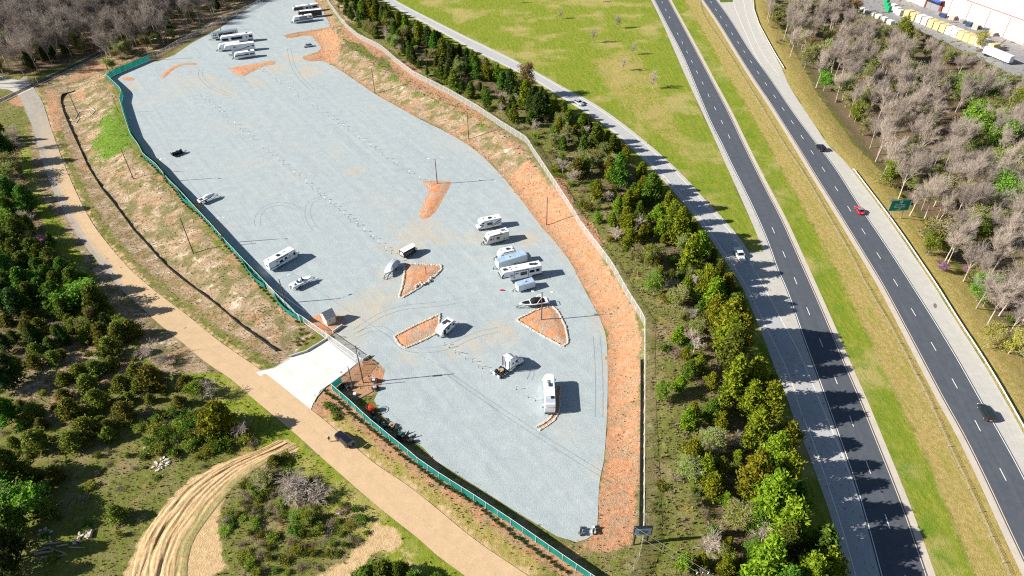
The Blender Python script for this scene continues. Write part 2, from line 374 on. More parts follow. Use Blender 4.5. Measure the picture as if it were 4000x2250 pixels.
def ground_mat():
    t = NT("ground_cover").set(.95, .1)
    P = t.pos(); n05 = t.noise(P, .05, 5, .6); n2 = t.noise(P, .22, 6, .62); n8 = t.noise(P, .9, 5, .65); n30 = t.noise(P, 3.2, 3, .7)
    Ps = t.pos(1.0, .10, 1, R(-4)); st = t.noise(Ps, 1.1, 5, .65)               # mowing / rill streaks along the road
    Pb = t.pos(.5, 1.15, 1, R(-12)); sb = t.noise(Pb, .34, 8, .74, 1.2); n12 = t.noise(P, .13, 6, .6)
    def att(nm):
        a = t.n("ShaderNodeAttribute", attribute_name=nm); s = t.n("ShaderNodeSeparateColor"); t.l(a.outputs['Color'], s.inputs[0]); return s.outputs
    za, zb, zc = att("za"), att("zb"), att("zc")
    brk = t.mth('ADD', t.mth('MULTIPLY', t.mth('SUBTRACT', n2, .5), 1.5), t.mth('MULTIPLY', t.mth('SUBTRACT', n8, .5), 1.1))
    def msk(z, lo=.35, hi=.62, amt=1.0, extra=None):
        b = t.mth('MULTIPLY', brk, amt)
        if extra is not None: b = t.mth('ADD', b, extra)
        return t.rng(t.mth('ADD', z, b), lo, hi)
    base = t.ramp(n8, [(.25, (.085, .085, .025)), (.42, (.18, .165, .055)), (.55, (.15, .19, .03)), (.7, (.34, .28, .11)), (.85, (.20, .22, .045))])
    base = t.mix(t.rng(n12, .50, .64, 0, .85), base, t.ramp(n30, [(.3, (.19, .15, .075)), (.7, (.40, .31, .17))])); base = t.mix(t.rng(n2, .60, .68, 0, .7), base, (.44, .29, .09))
    base = t.mix(t.rng(n05, .54, .62, 0, .5), base, (.15, .19, .025))
    fo = t.ramp(n30, [(.25, (.085, .06, .037)), (.5, (.19, .135, .085)), (.75, (.31, .23, .15))])
    fo = t.mix(t.rng(n2, .5, .68, 0, .75), fo, (.12, .145, .03))
    c = t.mix(msk(zb[1], .3, .7, .5), base, fo)
    md = t.ramp(n8, [(.25, (.15, .205, .014)), (.5, (.235, .275, .028)), (.75, (.34, .335, .06))])
    md = t.mix(t.rng(st, .47, .62, 0, .7), md, (.135, .235, .012)); md = t.mix(t.rng(n05, .5, .62, 0, .75), md, (.46, .37, .15)); md = t.mix(t.rng(st, .30, .44, .4, 0), md, (.42, .38, .11))
    md = t.mix(t.rng(n30, .5, .72, 0, .3), md, (.38, .33, .12))
    c = t.mix(msk(za[0], .35, .6, .25), c, md)
    tn = t.ramp(n8, [(.25, (.28, .22, .06)), (.55, (.46, .345, .13)), (.8, (.54, .43, .20))])
    tn = t.mix(t.rng(st, .47, .64, 0, .65), tn, (.25, .28, .035)); tn = t.mix(t.rng(n30, .55, .75, 0, .4), tn, (.17, .15, .04))
    c = t.mix(msk(za[1], .35, .65, .45), c, tn)
    sw = t.ramp(sb, [(.3, (.20, .14, .085)), (.45, (.36, .26, .165)), (.56, (.45, .335, .23)), (.64, (.72, .61, .48)), (.75, (.50, .39, .27))])
    sw = t.mix(t.rng(n12, .56, .66, 0, .75), sw, t.ramp(n8, [(.3, (.38, .18, .09)), (.7, (.52, .29, .16))])); sw = t.mix(t.rng(n2, .47, .58, 0, .9), sw, t.ramp(n30, [(.3, (.115, .13, .035)), (.7, (.25, .215, .10))]))
    sw = t.mix(t.rng(n30, .56, .7, 0, .75), sw, (.15, .115, .055))
    c = t.mix(msk(zb[0], .35, .6, .35), c, sw)
    cl = t.ramp(n8, [(.25, (.42, .17, .08)), (.5, (.54, .27, .145)), (.75, (.62, .39, .26))])
    cl = t.mix(t.rng(sb, .46, .56, 0, .92), cl, t.ramp(n30, [(.3, (.22, .13, .07)), (.5, (.40, .27, .165)), (.7, (.58, .43, .30))])); cl = t.mix(t.rng(sb, .30, .42, .7, 0), cl, (.62, .40, .25))
    cl = t.mix(t.rng(n30, .60, .74, 0, .25), cl, (.24, .12, .06)); cl = t.mix(t.rng(n12, .60, .68, 0, .55), cl, (.20, .18, .055))
    c = t.mix(msk(za[2], .38, .58, .45), c, cl)
    sa = t.ramp(n8, [(.25, (.46, .31, .16)), (.6, (.66, .47, .26)), (.85, (.74, .60, .40))])
    c = t.mix(msk(zb[2], .4, .6, .5), c, sa)
    gr = t.ramp(n30, [(.3, (.075, .16, .010)), (.6, (.13, .26, .016)), (.8, (.22, .31, .04))]); gr = t.mix(t.rng(n8, .5, .7, 0, .6), gr, (.32, .29, .10))
    c = t.mix(msk(zc[0], .45, .95, 1.35), c, gr)
    c = t.mix(1.0, c, t.ramp(t.noise(P, 9.0, 2, .7), [(.3, (.62, .62, .62)), (.7, (1.25, 1.25, 1.25))]), 'MULTIPLY')
    t.col(c); hgt = t.mth('ADD', t.mth('MULTIPLY', n30, .5), t.mth('ADD', n8, t.noise(P, 8, 2, .6)))
    t.bump(hgt, .7, .3); return t.m
tag(obj("ground", GROUND, ground_mat()), kind='structure')
# ------------------------------------------------------------------ sheets: lot, drive, roads
def sheet(name, poly, z, m, cell=None, drape=False, kind='structure', parent=None):
    bm = bmesh.new(); vs = [bm.verts.new((p[0], p[1], 0)) for p in poly]; f = bm.faces.new(vs)
    if f.normal.z < 0 or True: bmesh.ops.recalc_face_normals(bm, faces=[f])
    bm.normal_update()
    if f.normal.z < 0: bmesh.ops.reverse_faces(bm, faces=[f])
    bmesh.ops.triangulate(bm, faces=bm.faces[:])
    if cell:
        for ax in (0, 1):
            lo = min(v.co[ax] for v in bm.verts); hi = max(v.co[ax] for v in bm.verts); q = math.floor(lo / cell) * cell + cell
            while q < hi:
                co = [0, 0, 0]; no = [0, 0, 0]; co[ax] = q; no[ax] = 1
                bmesh.ops.bisect_plane(bm, geom=bm.verts[:] + bm.edges[:] + bm.faces[:], plane_co=co, plane_no=no); q += cell
    for v in bm.verts: v.co.z = z + (hz(v.co.x, v.co.y) if drape else 0)
    me = bpy.data.meshes.new(name); bm.to_mesh(me); bm.free()
    o = obj(name, me, m, parent)
    if kind: tag(o, kind=kind)
    return o
def strip(name, L, Rr, nu, nv, z, m, kind='structure', parent=None, zf=None, drape=False):
    a = resample(L, nu); b = resample(Rr, nu); V = np.zeros((nu, nv + 1, 3))
    for k in range(nv + 1):
        V[:, k, :2] = a + (b - a) * (k / nv)
    if drape: V[:, :, 2] = [[hz(p[0], p[1]) for p in r] for r in V]
    V[:, :, 2] += z
    if zf is not None: V[:, :, 2] += zf(np.linspace(0, 1, nu)[:, None], np.linspace(0, 1, nv + 1)[None, :])
    i = np.arange(nu * (nv + 1)).reshape(nu, nv + 1)
    F = np.c_[i[:-1, :-1].ravel(), i[:-1, 1:].ravel(), i[1:, 1:].ravel(), i[1:, :-1].ravel()]
    Vf = V.reshape(-1, 3); A = Vf[F[0]]
    if np.cross(A[1] - A[0], A[2] - A[0])[2] < 0: F = F[:, ::-1]
    me = npm(name, Vf, F, smooth_=True)
    uv = me.uv_layers.new(name="uv"); s = np.r_[0, np.cumsum(np.hypot(*np.diff((a + b) / 2, axis=0).T))]
    U = np.zeros((nu, nv + 1, 2)); U[:, :, 0] = s[:, None]; U[:, :, 1] = np.linspace(0, 1, nv + 1)[None, :]
    uv.data.foreach_set('uv', U.reshape(-1, 2)[F.ravel()].astype(np.float32).ravel())
    o = obj(name, me, m, parent)
    if kind: tag(o, kind=kind)
    return o
def line_strip(name, line, w, z, m, parent):
    a = offset(line, w / 2); b = offset(line, -w / 2)
    return strip(name, a, b, len(line), 1, z, m, None, parent)
def gravel_mat():
    t = NT("blue_grey_gravel").set(.95, .15); P = t.pos()
    n03 = t.noise(P, .03, 4, .55); n1 = t.noise(P, .35, 6, .62); nf = t.noise(P, 4.0, 4, .75)
    Pd = t.pos(.035, .8, 1, R(55)); sd = t.noise(Pd, .7, 6, .62, .5)                # long drag marks left by grading
    c = t.ramp(n1, [(.3, (.315, .365, .385)), (.55, (.355, .405, .42)), (.75, (.40, .445, .45))])
    c = t.mix(t.rng(sd, .52, .66, 0, .30), c, (.27, .305, .33)); c = t.mix(t.rng(sd, .34, .45, .30, 0), c, (.44, .47, .46))
    c = t.mix(t.rng(n03, .53, .68, 0, .32), c, (.44, .42, .37))
    a = t.n("ShaderNodeAttribute", attribute_name="stain")
    c = t.mix(t.rng(t.mth('ADD', a.outputs['Fac'], t.mth('MULTIPLY', t.mth('SUBTRACT', t.noise(t.pos(.4, 1, 1, R(55)), .16, 8, .72, .6), .52), 3.2)), .35, 1.3, 0, .6), c, (.50, .395, .26))
    c = t.mix(1.0, c, t.ramp(nf, [(.28, (.76, .76, .76)), (.5, (1, 1, 1)), (.72, (1.22, 1.22, 1.22))]), 'MULTIPLY')
    c = t.mix(t.rng(t.noise(P, 1.7, 2, .5), .73, .78, 0, .55), c, (.16, .155, .15))
    t.col(c); t.bump(nf, .6, .12); return t.m
lot = sheet("gravel_lot", LOT, .045, gravel_mat(), 3.0)
stains = [(1045, 590, 9), (1070, 560, 7), (1020, 625, 9), (930, 772, 9), (900, 800, 8), (872, 850, 8), (700, 168, 9), (742, 148, 9), (1182, 868, 6), (1250, 842, 6), (1522, 838, 4), (1460, 1196, 2.5),
          (1110, 602, 7), (500, 205, 8), (560, 232, 9), (770, 180, 10), (900, 430, 6), (955, 735, 6), (990, 690, 6), (1190, 600, 5), (1330, 600, 5), (830, 880, 5), (1010, 905, 5), (1140, 880, 4), (640, 210, 8), (300, 200, 5), (332, 218, 5)]
va = np.array([v.co[:] for v in lot.data.vertices]); sa_ = np.zeros(len(va))
for a, b, r in stains:
    x, y = W(a, b); sa_ = np.maximum(sa_, np.exp(-((va[:, 0] - x) ** 2 + (va[:, 1] - y) ** 2) / (r * r)))
sa_ = np.maximum(sa_, .75 * (1 - sst(.3, 3.2, dpl(va[:, 0], va[:, 1], GE))))
sa_ = np.maximum(sa_, .7 * (1 - sst(.5, 3, dpl(va[:, 0], va[:, 1], wl("643,692 600,650 531,560 452,472 396,410 330,330")))))
k = lot.data.attributes.new("stain", 'FLOAT', 'POINT'); k.data.foreach_set('value', sa_.astype(np.float32))
def concrete_mat():
    t = NT("fresh_concrete").set(.85, .2); P = t.pos()
    c = t.ramp(t.noise(P, .35, 5, .6), [(.3, (.58, .565, .53)), (.7, (.68, .67, .635))])
    c = t.mix(t.rng(t.noise(t.pos(.25, 1.2, 1, R(35)), .9, 4, .6), .52, .75, 0, .3), c, (.60, .48, .32)); t.col(c); t.bump(t.noise(P, 7, 3, .6), .2, .03); return t.m
DRIVE = wl("824,857 729,900 690,925 644,937 710,1000 776,1048 786,1020 794,1002 806,983 819,972 856,947 896,914")
drive = sheet("concrete_driveway", DRIVE, .085, concrete_mat())
for a, b in (((824, 857), (896, 914)), ((760, 890), (846, 955)), ((700, 920), (806, 985))):
    p, q = W(*a), W(*b); n = math.hypot(q[0] - p[0], q[1] - p[1]); dx, dy = -(q[1] - p[1]) / n * .03, (q[0] - p[0]) / n * .03
    MB().add([(p[0] + dx, p[1] + dy, .089), (q[0] + dx, q[1] + dy, .089), (q[0] - dx, q[1] - dy, .089), (p[0] - dx, p[1] - dy, .089)], [(0, 1, 2, 3)]).build("joint", pm("joint_filler", (.40, .38, .34), .9, .1), drive)
def road_mat(name, c0, c1, tint=None, tintside=None, streak=.35, dark=(.03, .032, .036), spk=.16):
    t = NT(name).set(.88, .25); P = t.pos(); u = t.n("ShaderNodeUVMap"); sx = t.n("ShaderNodeSeparateXYZ"); t.l(u.outputs[0], sx.inputs[0])
    m = t.n("ShaderNodeMapping"); m.inputs['Scale'].default_value = (.045, 9, 1); t.l(u.outputs[0], m.inputs[0])
    s = t.noise(m.outputs[0], 1.0, 5, .6); n = t.noise(P, .5, 5, .65); nf = t.noise(P, 6, 3, .7)
    c = t.ramp(n, [(.3, c0), (.7, c1)]); c = t.mix(t.rng(s, .52, .72, 0, streak), c, dark); c = t.mix(t.rng(s, .28, .45, streak, 0), c, tuple(min(1, x * 1.35) for x in c1))
    if tint:
        w = t.rng(sx.outputs[1], tintside[0], tintside[1])
        w = t.mth('ADD', w, t.mth('MULTIPLY', t.mth('SUBTRACT', t.noise(m.outputs[0], 1.6, 5, .6), .5), 1.6))
        y = t.rng(sx.outputs[0], tintside[2], tintside[3])
        w = t.mth('ADD', w, t.rng(sx.outputs[0], 175, 215, 0, .8))
        c = t.mix(t.mth('MULTIPLY', t.rng(w, .25, .75), y), c, t.ramp(n, [(.3, tuple(x * .86 for x in tint)), (.7, tint)]))
    c = t.mix(1.0, c, t.ramp(nf, [(.3, (1 - spk,) * 3), (.7, (1 + spk,) * 3)]), 'MULTIPLY'); t.col(c); t.bump(nf, .3, .03); return t.m
road = strip("access_road", ROADR, ROADL, 190, 6, .10, road_mat("sandy_asphalt", (.27, .25, .225), (.35, .315, .27), (.55, .39, .235), (1.05, .30, 40, 120), .3, (.22, .19, .16)), drape=True)
line_strip("centre_line", [tuple(p) for p in (resample(ROADL, 120) + resample(ROADR, 120)) / 2][6:], .12, 0, pm("faded_yellow_paint", (.50, .38, .18), .8, .2, var=.2), road)
for v in road.children[-1].data.vertices: v.co.z = hz(v.co.x, v.co.y) + .108
PALE = road_mat("pale_asphalt", (.40, .385, .35), (.47, .455, .42), streak=.15, dark=(.33, .325, .31), spk=.1)
RAMPM = road_mat("worn_grey_asphalt", (.36, .365, .375), (.42, .42, .425), streak=.2, dark=(.28, .285, .30), spk=.1)
DARK = road_mat("dark_asphalt", (.066, .077, .098), (.088, .099, .118), streak=.35, dark=(.052, .06, .078), spk=.14)
PAINT = pm("white_road_paint", (.78, .78, .76), .7, .2, var=.08)
PAINTY = pm("worn_yellow_edge_paint", (.72, .58, .42), .7, .2, var=.1)
ramp_poly = RE + [H1L[-1]] + [p for p in H1L[::-1] if p[1] < W(1931, 620)[1]] + [W(1921, 634), W(1885, 634)] + RR[::-1]
ramp_o = sheet("ramp_road", ramp_poly, .02, PALE)
rl = smooth(wl("969,0 1012,27 1077,60 1126,87 1200,129 1294,174 1349,201 1404,236 1449,264 1506,299 1581,358 1645,417 1720,496 1783,577 1832,650 1880,720 1932,834 1969,904 1997,974 2014,1037 2037,1086 2082,1216 2127,1356 2153,1449"), step=4)
rr_ = smooth(wl("988,0 1028,22 1088,53 1162,91 1281,148 1346,183 1406,219 1481,258 1544,301 1626,366 1706,438 1771,512 1831,574 1862,618 1890,664 1932,739 1969,812 2007,879 2037,949 2072,1032 2094,1086 2129,1166 2157,1251 2194,1351 2220,1449"), step=4)
strip("ramp_lane", rl, rr_, 90, 4, .024, RAMPM, None, ramp_o)
line_strip("edge_line", rl, .16, .03, PAINT, ramp_o); line_strip("edge_line", rr_, .16, .03, PAINT, ramp_o)
sh1 = strip("left_shoulder", H1S, [p for p in H1L if p[1] > W(1921, 640)[1]], 60, 1, .016, PALE)
for nm, LL, RRr in (("left_carriageway", H1L, H1R), ("right_carriageway", H2L, H2R)):
    hw = strip(nm, RRr, LL, 120, 6, .05, DARK)
    if nm[0] == 'l':
        strip("inner_shoulder", RRr, offset(RRr, 1.25), 120, 1, .022, PALE, None, hw) if False else None
    D = resample(LL, 400); E_ = resample(RRr, 400)
    ln = [tuple(p) for p in E_ + (D - E_) * .04]; ln2 = [tuple(p) for p in E_ + (D - E_) * .96]
    line_strip("edge_line", ln, .15, .056, PAINTY if nm[0] == 'l' else PAINT, hw); line_strip("edge_line", ln2, .15, .056, PAINT if nm[0] == 'l' else PAINTY, hw)
    if nm[0] == 'l':
        mid = q4(2000, 0, "1507,15 1543,90 1580,165 1662,330 1708,418 1755,512 1803,608 1855,712 1910,822 1970,945 2035,1075 2103,1210 2175,1355") + q4(3000, 562, "40,842 147,1080 262,1343") + q4(3000, 1125, "388,195 517,510 660,870 820,1285") + q4(3000, 1687, "987,295 1177,830 1378,1440")
    else:
        mid = q4(2000, 0, "1998,15 2045,90 2095,165 2150,245 2207,330 2268,418 2330,510 2397,610 2468,718 2545,830") + q4(3000, 0, "55,955 140,1080 232,1213 330,1360") + q4(3000, 562, "430,65 543,235 672,428 800,627 942,852 1093,1093 1262,1362") + q4(3000, 1125, "1440,205 1640,545 1850,912 2080,1330") + q4(3000, 1687, "2330,365")
    mw = [W(*p) for p in mid]; dm = None
    for a, b in zip(mw, mw[1:] + [None]):
        if b is None: b = (2 * a[0] - mw[-2][0], 2 * a[1] - mw[-2][1])
        ang = math.atan2(b[1] - a[1], b[0] - a[0])
        if dm is None: dm = MB().add([(0, -.08, 0), (3.05, -.08, 0), (3.05, .08, 0), (0, .08, 0)], [(0, 1, 2, 3)]).mesh("lane_dash")
        o = obj("lane_dash", dm, PAINT, hw, (a[0], a[1], .056)); o.rotation_euler = (0, 0, ang)
def side_strip(name, line, w, m, kind='structure'): return strip(name, line, offset(line, w), len(line), 1, .018, m, kind)
BUFF = road_mat("buff_shoulder", (.44, .39, .33), (.52, .46, .40), streak=.15, dark=(.4, .34, .28), spk=.1)
side_strip("inner_shoulder", H1R, 1.4, BUFF); side_strip("inner_shoulder", H2L, -1.4, BUFF)
side_strip("edge_shoulder", H1L, -.5, PALE) if False else None
rsh = strip("right_shoulder", [p for p in H2S], H2R, 130, 2, .02, PALE)
onl = smooth(wl(q4(2000, 0, "2222,0 2226,20 2260,130 2350,330 2450,560 2576,770")) + wl("1962,240"), step=4)
onr = smooth(wl(q4(2000, 0, "2330,0 2345,110 2400,280 2500,520")) + wl("1960,190"), step=4)
line_strip("edge_line", onl, .16, .03, PAINT, rsh); line_strip("edge_line", onr, .14, .03, PAINT, rsh)
sheet("gore_grass_patch", wl(q4(2000, 0, "2075,-20 2222,-20 2224,20 2100,25")), .034, pm("verge_grass", (.11, .155, .02), .95, .1, var=.4, scale=.8))
spot = MB().slab([W(*p) for p in q4(3000, 1125, "1665,160 1680,152 1695,165 1700,190 1688,206 1672,198 1664,178")], .024, .027).build("oil_stain", pm("oil_stain", (.16, .15, .14), .8, .2), rsh)

TM = pm("tyre_mark_gravel", (.25, .275, .29), .95, .1, var=.25, scale=.7)
def tyre(s, w=.22, pair=True):
    P = smooth(wl(s), step=1.5)
    for d in ((-.85, .85) if pair else (0,)):
        o = line_strip("tyre_mark", offset(P, d), w, .051, TM, lot)
tyre(q4(0, 0, "2030,700 2010,760 2070,840 2180,910 2330,960"), .2); tyre(q4(1000, 562, "20,830 10,740 70,650 200,600 330,610 430,660"), .18); tyre(q4(640 / .644 * .644, 550, "1640,560 1480,600 1440,700 1460,800 1530,900") , .16)
tyre(q4(2000, 1125, "150,920 180,860 185,820"), .3, False); tyre(q4(2000, 1125, "200,930 225,870 220,830"), .2, False); tyre(q4(2000, 1125, "850,480 870,700 880,1000 875,1300"), .18)
tyre(q4(1000, 1125, "1000,440 1150,330 1300,250 1500,190 1800,170 2100,120"), .16); tyre(q4(1000, 1125, "1000,480 1180,400 1330,420 1500,640 1900,620 2200,470 2440,420"), .16); tyre(q4(1000, 0, "330,480 360,640 420,760 560,900"), .2)
# ------------------------------------------------------------------ fences
def meshfab(name, c, alpha):
    t = NT(name).set(.5, .4, .3); t.b.inputs['Base Color'].default_value = (*c, 1)
    tr = t.n("ShaderNodeBsdfTransparent"); mx = t.n("ShaderNodeMixShader"); P = t.pos(1, 1, 1, R(45))
    w1 = t.n("ShaderNodeTexNoise"); t.l(P, w1.inputs['Vector']); w1.inputs['Scale'].default_value = 1.5
    t.l(t.rng(w1.outputs[0], .3, .7, alpha - .06, alpha + .06), mx.inputs[0]); t.l(tr.outputs[0], mx.inputs[1]); t.l(t.b.outputs[0], mx.inputs[2]); t.l(mx.outputs[0], t.out.inputs[0]); return t.m
CHAIN = meshfab("chain_link_fabric", (.62, .63, .64), .34)
def screen_mat():
    t = NT("green_privacy_screen").set(.7, .2); P = t.pos(1, 1, .3)
    c = t.ramp(t.noise(P, .7, 4, .6), [(.3, (.010, .17, .14)), (.7, (.022, .27, .225))]); t.col(c); tb = t.n("ShaderNodeBsdfTranslucent"); t.l(c, tb.inputs[0]); mx = t.n("ShaderNodeMixShader"); mx.inputs[0].default_value = .3; t.l(t.b.outputs[0], mx.inputs[1]); t.l(tb.outputs[0], mx.inputs[2]); t.l(mx.outputs[0], t.out.inputs[0]); return t.m
SCREEN = screen_mat()
def fence(name, label, cat, line, h, fabric, step=3.0, rail=True, wire=False, wave=0.0, panel=None, postm=WPOST, post_r=.045, group=None, two_rail=False):
    line = [tuple(p[:2]) for p in line]; pts = resample(line, step=step); x0, y0 = pts[0]; f = thing(name, label, cat, (x0, y0, hz(x0, y0)), 0, group)
    z0 = hz(x0, y0); L3 = [(x - x0, y - y0, hz(x, y) - z0) for x, y in pts]; ph = h + (.35 if wire else 0)
    pme = MB().tube((0, 0, -.1), (0, 0, h), post_r, n=6)
    if wire: pme.tube((0, 0, h), (.22, .0, h + .4), .02, n=4)
    pme = pme.mesh("post")
    for i, p in enumerate(L3):
        o = obj("post", pme, postm, f, p)
        a = L3[min(i + 1, len(L3) - 1)]; b = L3[max(i - 1, 0)]; o.rotation_euler = (0, 0, math.atan2(a[1] - b[1], a[0] - b[0]) - math.pi / 2 * (-1 if name == 'x' else 1))
    if rail:
        r = MB().path([(p[0], p[1], p[2] + h - .02) for p in L3], .035, 5); r.build("top_rail", postm, f)
    if wire:
        w = MB()
        for k in range(3):
            w.path([(p[0] + .0, p[1], p[2] + h + .13 * (k + 1)) for p in L3], .011, 3)
        w.build("barbed_wire", STEEL, f)
    for a, b in zip(L3[:-1], L3[1:]):        # one panel of fabric per bay
        if panel == 'screen':
            n = 6; V = []; d = math.hypot(b[0] - a[0], b[1] - a[1]); nx, ny = -(b[1] - a[1]) / d, (b[0] - a[0]) / d
            sag = random.uniform(.02, .10) if wave else 0
            for i in range(n + 1):
                t = i / n
                for zz in (.03, .5, .97):
                    off = math.sin(t * math.pi) * wave * random.uniform(.2, 1) * (1.2 - abs(zz - .4)) + .05
                    V.append((a[0] + (b[0] - a[0]) * t + nx * off, a[1] + (b[1] - a[1]) * t + ny * off, a[2] + (b[2] - a[2]) * t + h * zz - (sag * math.sin(t * math.pi) if zz > .9 else 0)))
            F = [(i * 3 + j, i * 3 + 3 + j, i * 3 + 4 + j, i * 3 + 1 + j) for i in range(n) for j in range(2)]
            obj("screen_panel", npm("screen_panel", V, F, smooth_=True), SCREEN, f)
        else:
            V = [(a[0], a[1], a[2] + .03), (b[0], b[1], b[2] + .03), (b[0], b[1], b[2] + h - .04), (a[0], a[1], a[2] + h - .04)]
            obj("mesh_panel", npm("mesh_panel", V, [(0, 1, 2, 3)]), fabric, f)
    return f
random.seed(3)
fence("chain_link_fence", "long pale chain-link fence with barbed wire along the top of the red clay bank", "fence", FE, FENCE_H, CHAIN, 3.0, wire=True)
fence("screened_fence", "teal screened fence between the bottom of the gravel lot and the sandy road", "fence", [p[:2] for p in al("833,966 876,1003 924,1048 969,1085 1019,1125 1054,1155 1106,1190 1194,1245 1287,1306 1400,1384 1496,1449 1560,1492", 2.3)], 2.3, CHAIN, 3.0, panel='screen', wave=.18)
fence("screened_fence", "short teal screened fence return beside the concrete driveway and tall pole", "fence", [p[:2] for p in al("832,965 856,946", 2.3)], 2.3, CHAIN, 3.0, panel='screen', wave=.05)
fence("screened_fence", "zigzag teal screened fence along the top of the left bank", "fence", [p[:2] for p in al("371,139 275,179 266,187 299,217 304,226 299,246 312,292 326,334 347,362 358,385 390,410 422,449 446,472 491,521 528,560 563,600 606,646 643,684 697,740 745,789 762,797", 2.4)], 2.4, CHAIN, 3.0, panel='screen', wave=.35)
fence("chain_link_fence", "bare chain-link fence in front of the grey woods at the top left", "fence", [p[:2] for p in al("371,139 400,128 438,105 478,86 520,66 560,45 600,24 640,6 665,-10", 2.2)], 2.2, CHAIN, 3.0)
fence("wire_fence", "fine wire cage fence round the clay pad beside the tall pole", "fence", [p[:2] for p in al("856,946 890,925 909,902", 2.2)], 2.2, CHAIN, 3.0)
def curtain(label, s):                       # screen that has come off its rail and bellies out
    P = al(s); x0, y0, z0 = P[0]; pts = resample([p[:2] for p in P], 22); V = []; F = []
    for i, (x, y) in enumerate(pts):
        t = i / 21; b = math.sin(t * math.pi)
        for k, zz in enumerate((0.05, .7, 1.4, 2.0 - .5 * b)):
            V.append((x - x0, y - y0, hz(x, y) - z0 + zz + .05 * math.sin(i * 1.7)))
    F = [(i * 4 + j, i * 4 + 4 + j, i * 4 + 5 + j, i * 4 + 1 + j) for i in range(21) for j in range(3)]
    o = obj("loose_screen", npm("loose_screen", V, F, smooth_=True), SCREEN, None, (x0, y0, z0)); tag(o, label, "screen", "loose screens hanging off the left fence")
curtain("loose teal screen bellying out from the left fence behind the jet boat", "447,478 452,492 463,508 478,518 492,526")
curtain("loose teal screen bellying out from the left fence beside the white travel trailer", "611,655 616,672 628,690 645,710 668,728")
curtain("loose teal screen folded at the fence end beside the sliding gate", "690,748 702,768 720,786 742,802 752,806")
# sliding gate
ga, gb = at(761, 797, 2.2), at(891, 889, 2.2)
gd = math.hypot(gb[0] - ga[0], gb[1] - ga[1]); grz = math.atan2(gb[1] - ga[1], gb[0] - ga[0])
gate = thing("sliding_gate", "long galvanised chain-link sliding gate across the white concrete driveway", "gate", (ga[0], ga[1], .04), grz)
b = MB()
for z in (.15, 2.2): b.box(0, gd, -.04, .04, z - .04, z + .04)
nb = int(gd / 2.4)
for i in range(nb + 1): b.box(i * gd / nb - .03, i * gd / nb + .03, -.035, .035, .19, 2.16)
b.build("gate_frame", WPOST, gate)
b = MB()
for i in range(nb): b.tube((i * gd / nb, .02, .2), ((i + 1) * gd / nb, .02, 2.15), .015, n=4)
b.build("brace", STEEL, gate)
for i in range(nb):
    obj("mesh_panel", npm("mesh_panel", [(i * gd / nb + .03, 0, .2), ((i + 1) * gd / nb - .03, 0, .2), ((i + 1) * gd / nb - .03, 0, 2.15), (i * gd / nb + .03, 0, 2.15)], [(0, 1, 2, 3)]), CHAIN, gate)
for x in (gd * .44, gd * .47): MB().tube((x, .35, -.04), (x, .35, 2.6), .07, n=8).build("guide_post", WPOST, gate)
MB().box(gd * .42, gd * .45, .3, .7, .0, 1.0).build("gate_motor", WHITE, gate, bevel=.04)
MB().box(gd * .44, gd, -.9, -.75, -.038, .05).build("track", CONC, gate)
fence("gate_fence", "fixed chain-link panel that closes the gate against the tall pole", "fence", [p[:2] for p in al("892,890 909,902", 2.3)], 2.3, CHAIN, 1.6)
fence("chain_link_fence", "inner chain-link run behind the sagging screen left of the gate", "fence", [p[:2] for p in al("668,712 700,742 730,771 752,795", 2.3)], 2.3, CHAIN, 3.0)
# kerb walls of the drive
def wallrun(name, label, s, w, h, cat="wall", m=CONC):
    P = [p[:2] for p in al(s)]; x0, y0 = P[0]; a = offset(P, w / 2); b = offset(P, -w / 2)
    if len(P) == 2:
        dx, dy = P[1][0] - P[0][0], P[1][1] - P[0][1]; n = math.hypot(dx, dy); nx, ny = -dy / n * w / 2, dx / n * w / 2
        a = [(p[0] + nx, p[1] + ny) for p in P]; b = [(p[0] - nx, p[1] - ny) for p in P]
    mb = MB()
    for i in range(len(P) - 1):
        mb.slab([(q[0] - x0, q[1] - y0) for q in (b[i], b[i + 1], a[i + 1], a[i])], -.3, h)
    o = mb.build(name, m, None, (x0, y0, hz(x0, y0)), bevel=.02); return tag(o, label, cat)
wallrun("retaining_wall", "stepped concrete retaining wall on the left edge of the white driveway", "729,900 770,886 800,868 824,853", .3, .75)
wallrun("retaining_wall", "short concrete wall running into the lot beside the shed", "838,838 862,821", .3, .8)
wallrun("retaining_wall", "short concrete wall stub behind the tall gate pole", "913,908 931,896", .3, .7)
wallrun("kerb", "low concrete kerb on the right edge of the driveway by the screened fence", "790,1012 797,999 819,974 856,949 897,915", .22, .2, "kerb")
wallrun("kerb", "low curved kerb along the driveway below the left bank", "672,931 690,926 729,903", .22, .2, "kerb")
# ------------------------------------------------------------------ poles, lamps and wires
def pole(label, base, h, arms=(), wood=True, r=.17, group="wooden poles round the lot", name="utility_pole", lean=0):
    x, y, z = at(*base); p = thing(name, label, "pole" if not arms else "lamp post", (x, y, z), 0, group)
    if name == "lamp_post": p['group'] = "lamp posts in the lot"
    MB().tube((0, 0, -.3), (0, 0, h), r, r * .66, 10).build("pole", WOOD, p)
    for a in arms:
        ang, L = a; dx, dy = math.cos(ang), math.sin(ang)
        MB().path([(0, 0, h - .3), (dx * L * .6, dy * L * .6, h + .1), (dx * L, dy * L, h + .15)], .035, 6).build("arm", ALU, p)
        hd = MB().box(-.1, .75, -.19, .19, -.09, .09, ang, (dx * L, dy * L, h + .13)).build("lamp_head", LAMP, p, bevel=.05)
    return p
pole("double-armed lamp post on the hourglass clay patch in the middle of the lot", (1100, 463.3), 9.4, ((R(180), 1.7), (R(10), 1.7)), name="lamp_post")
pole("double-armed lamp post on the stone-edged triangle beside the black canopy boat", (1362, 806.5), 9.5, ((R(175), 2.0), (R(-5), 2.0)), name="lamp_post")
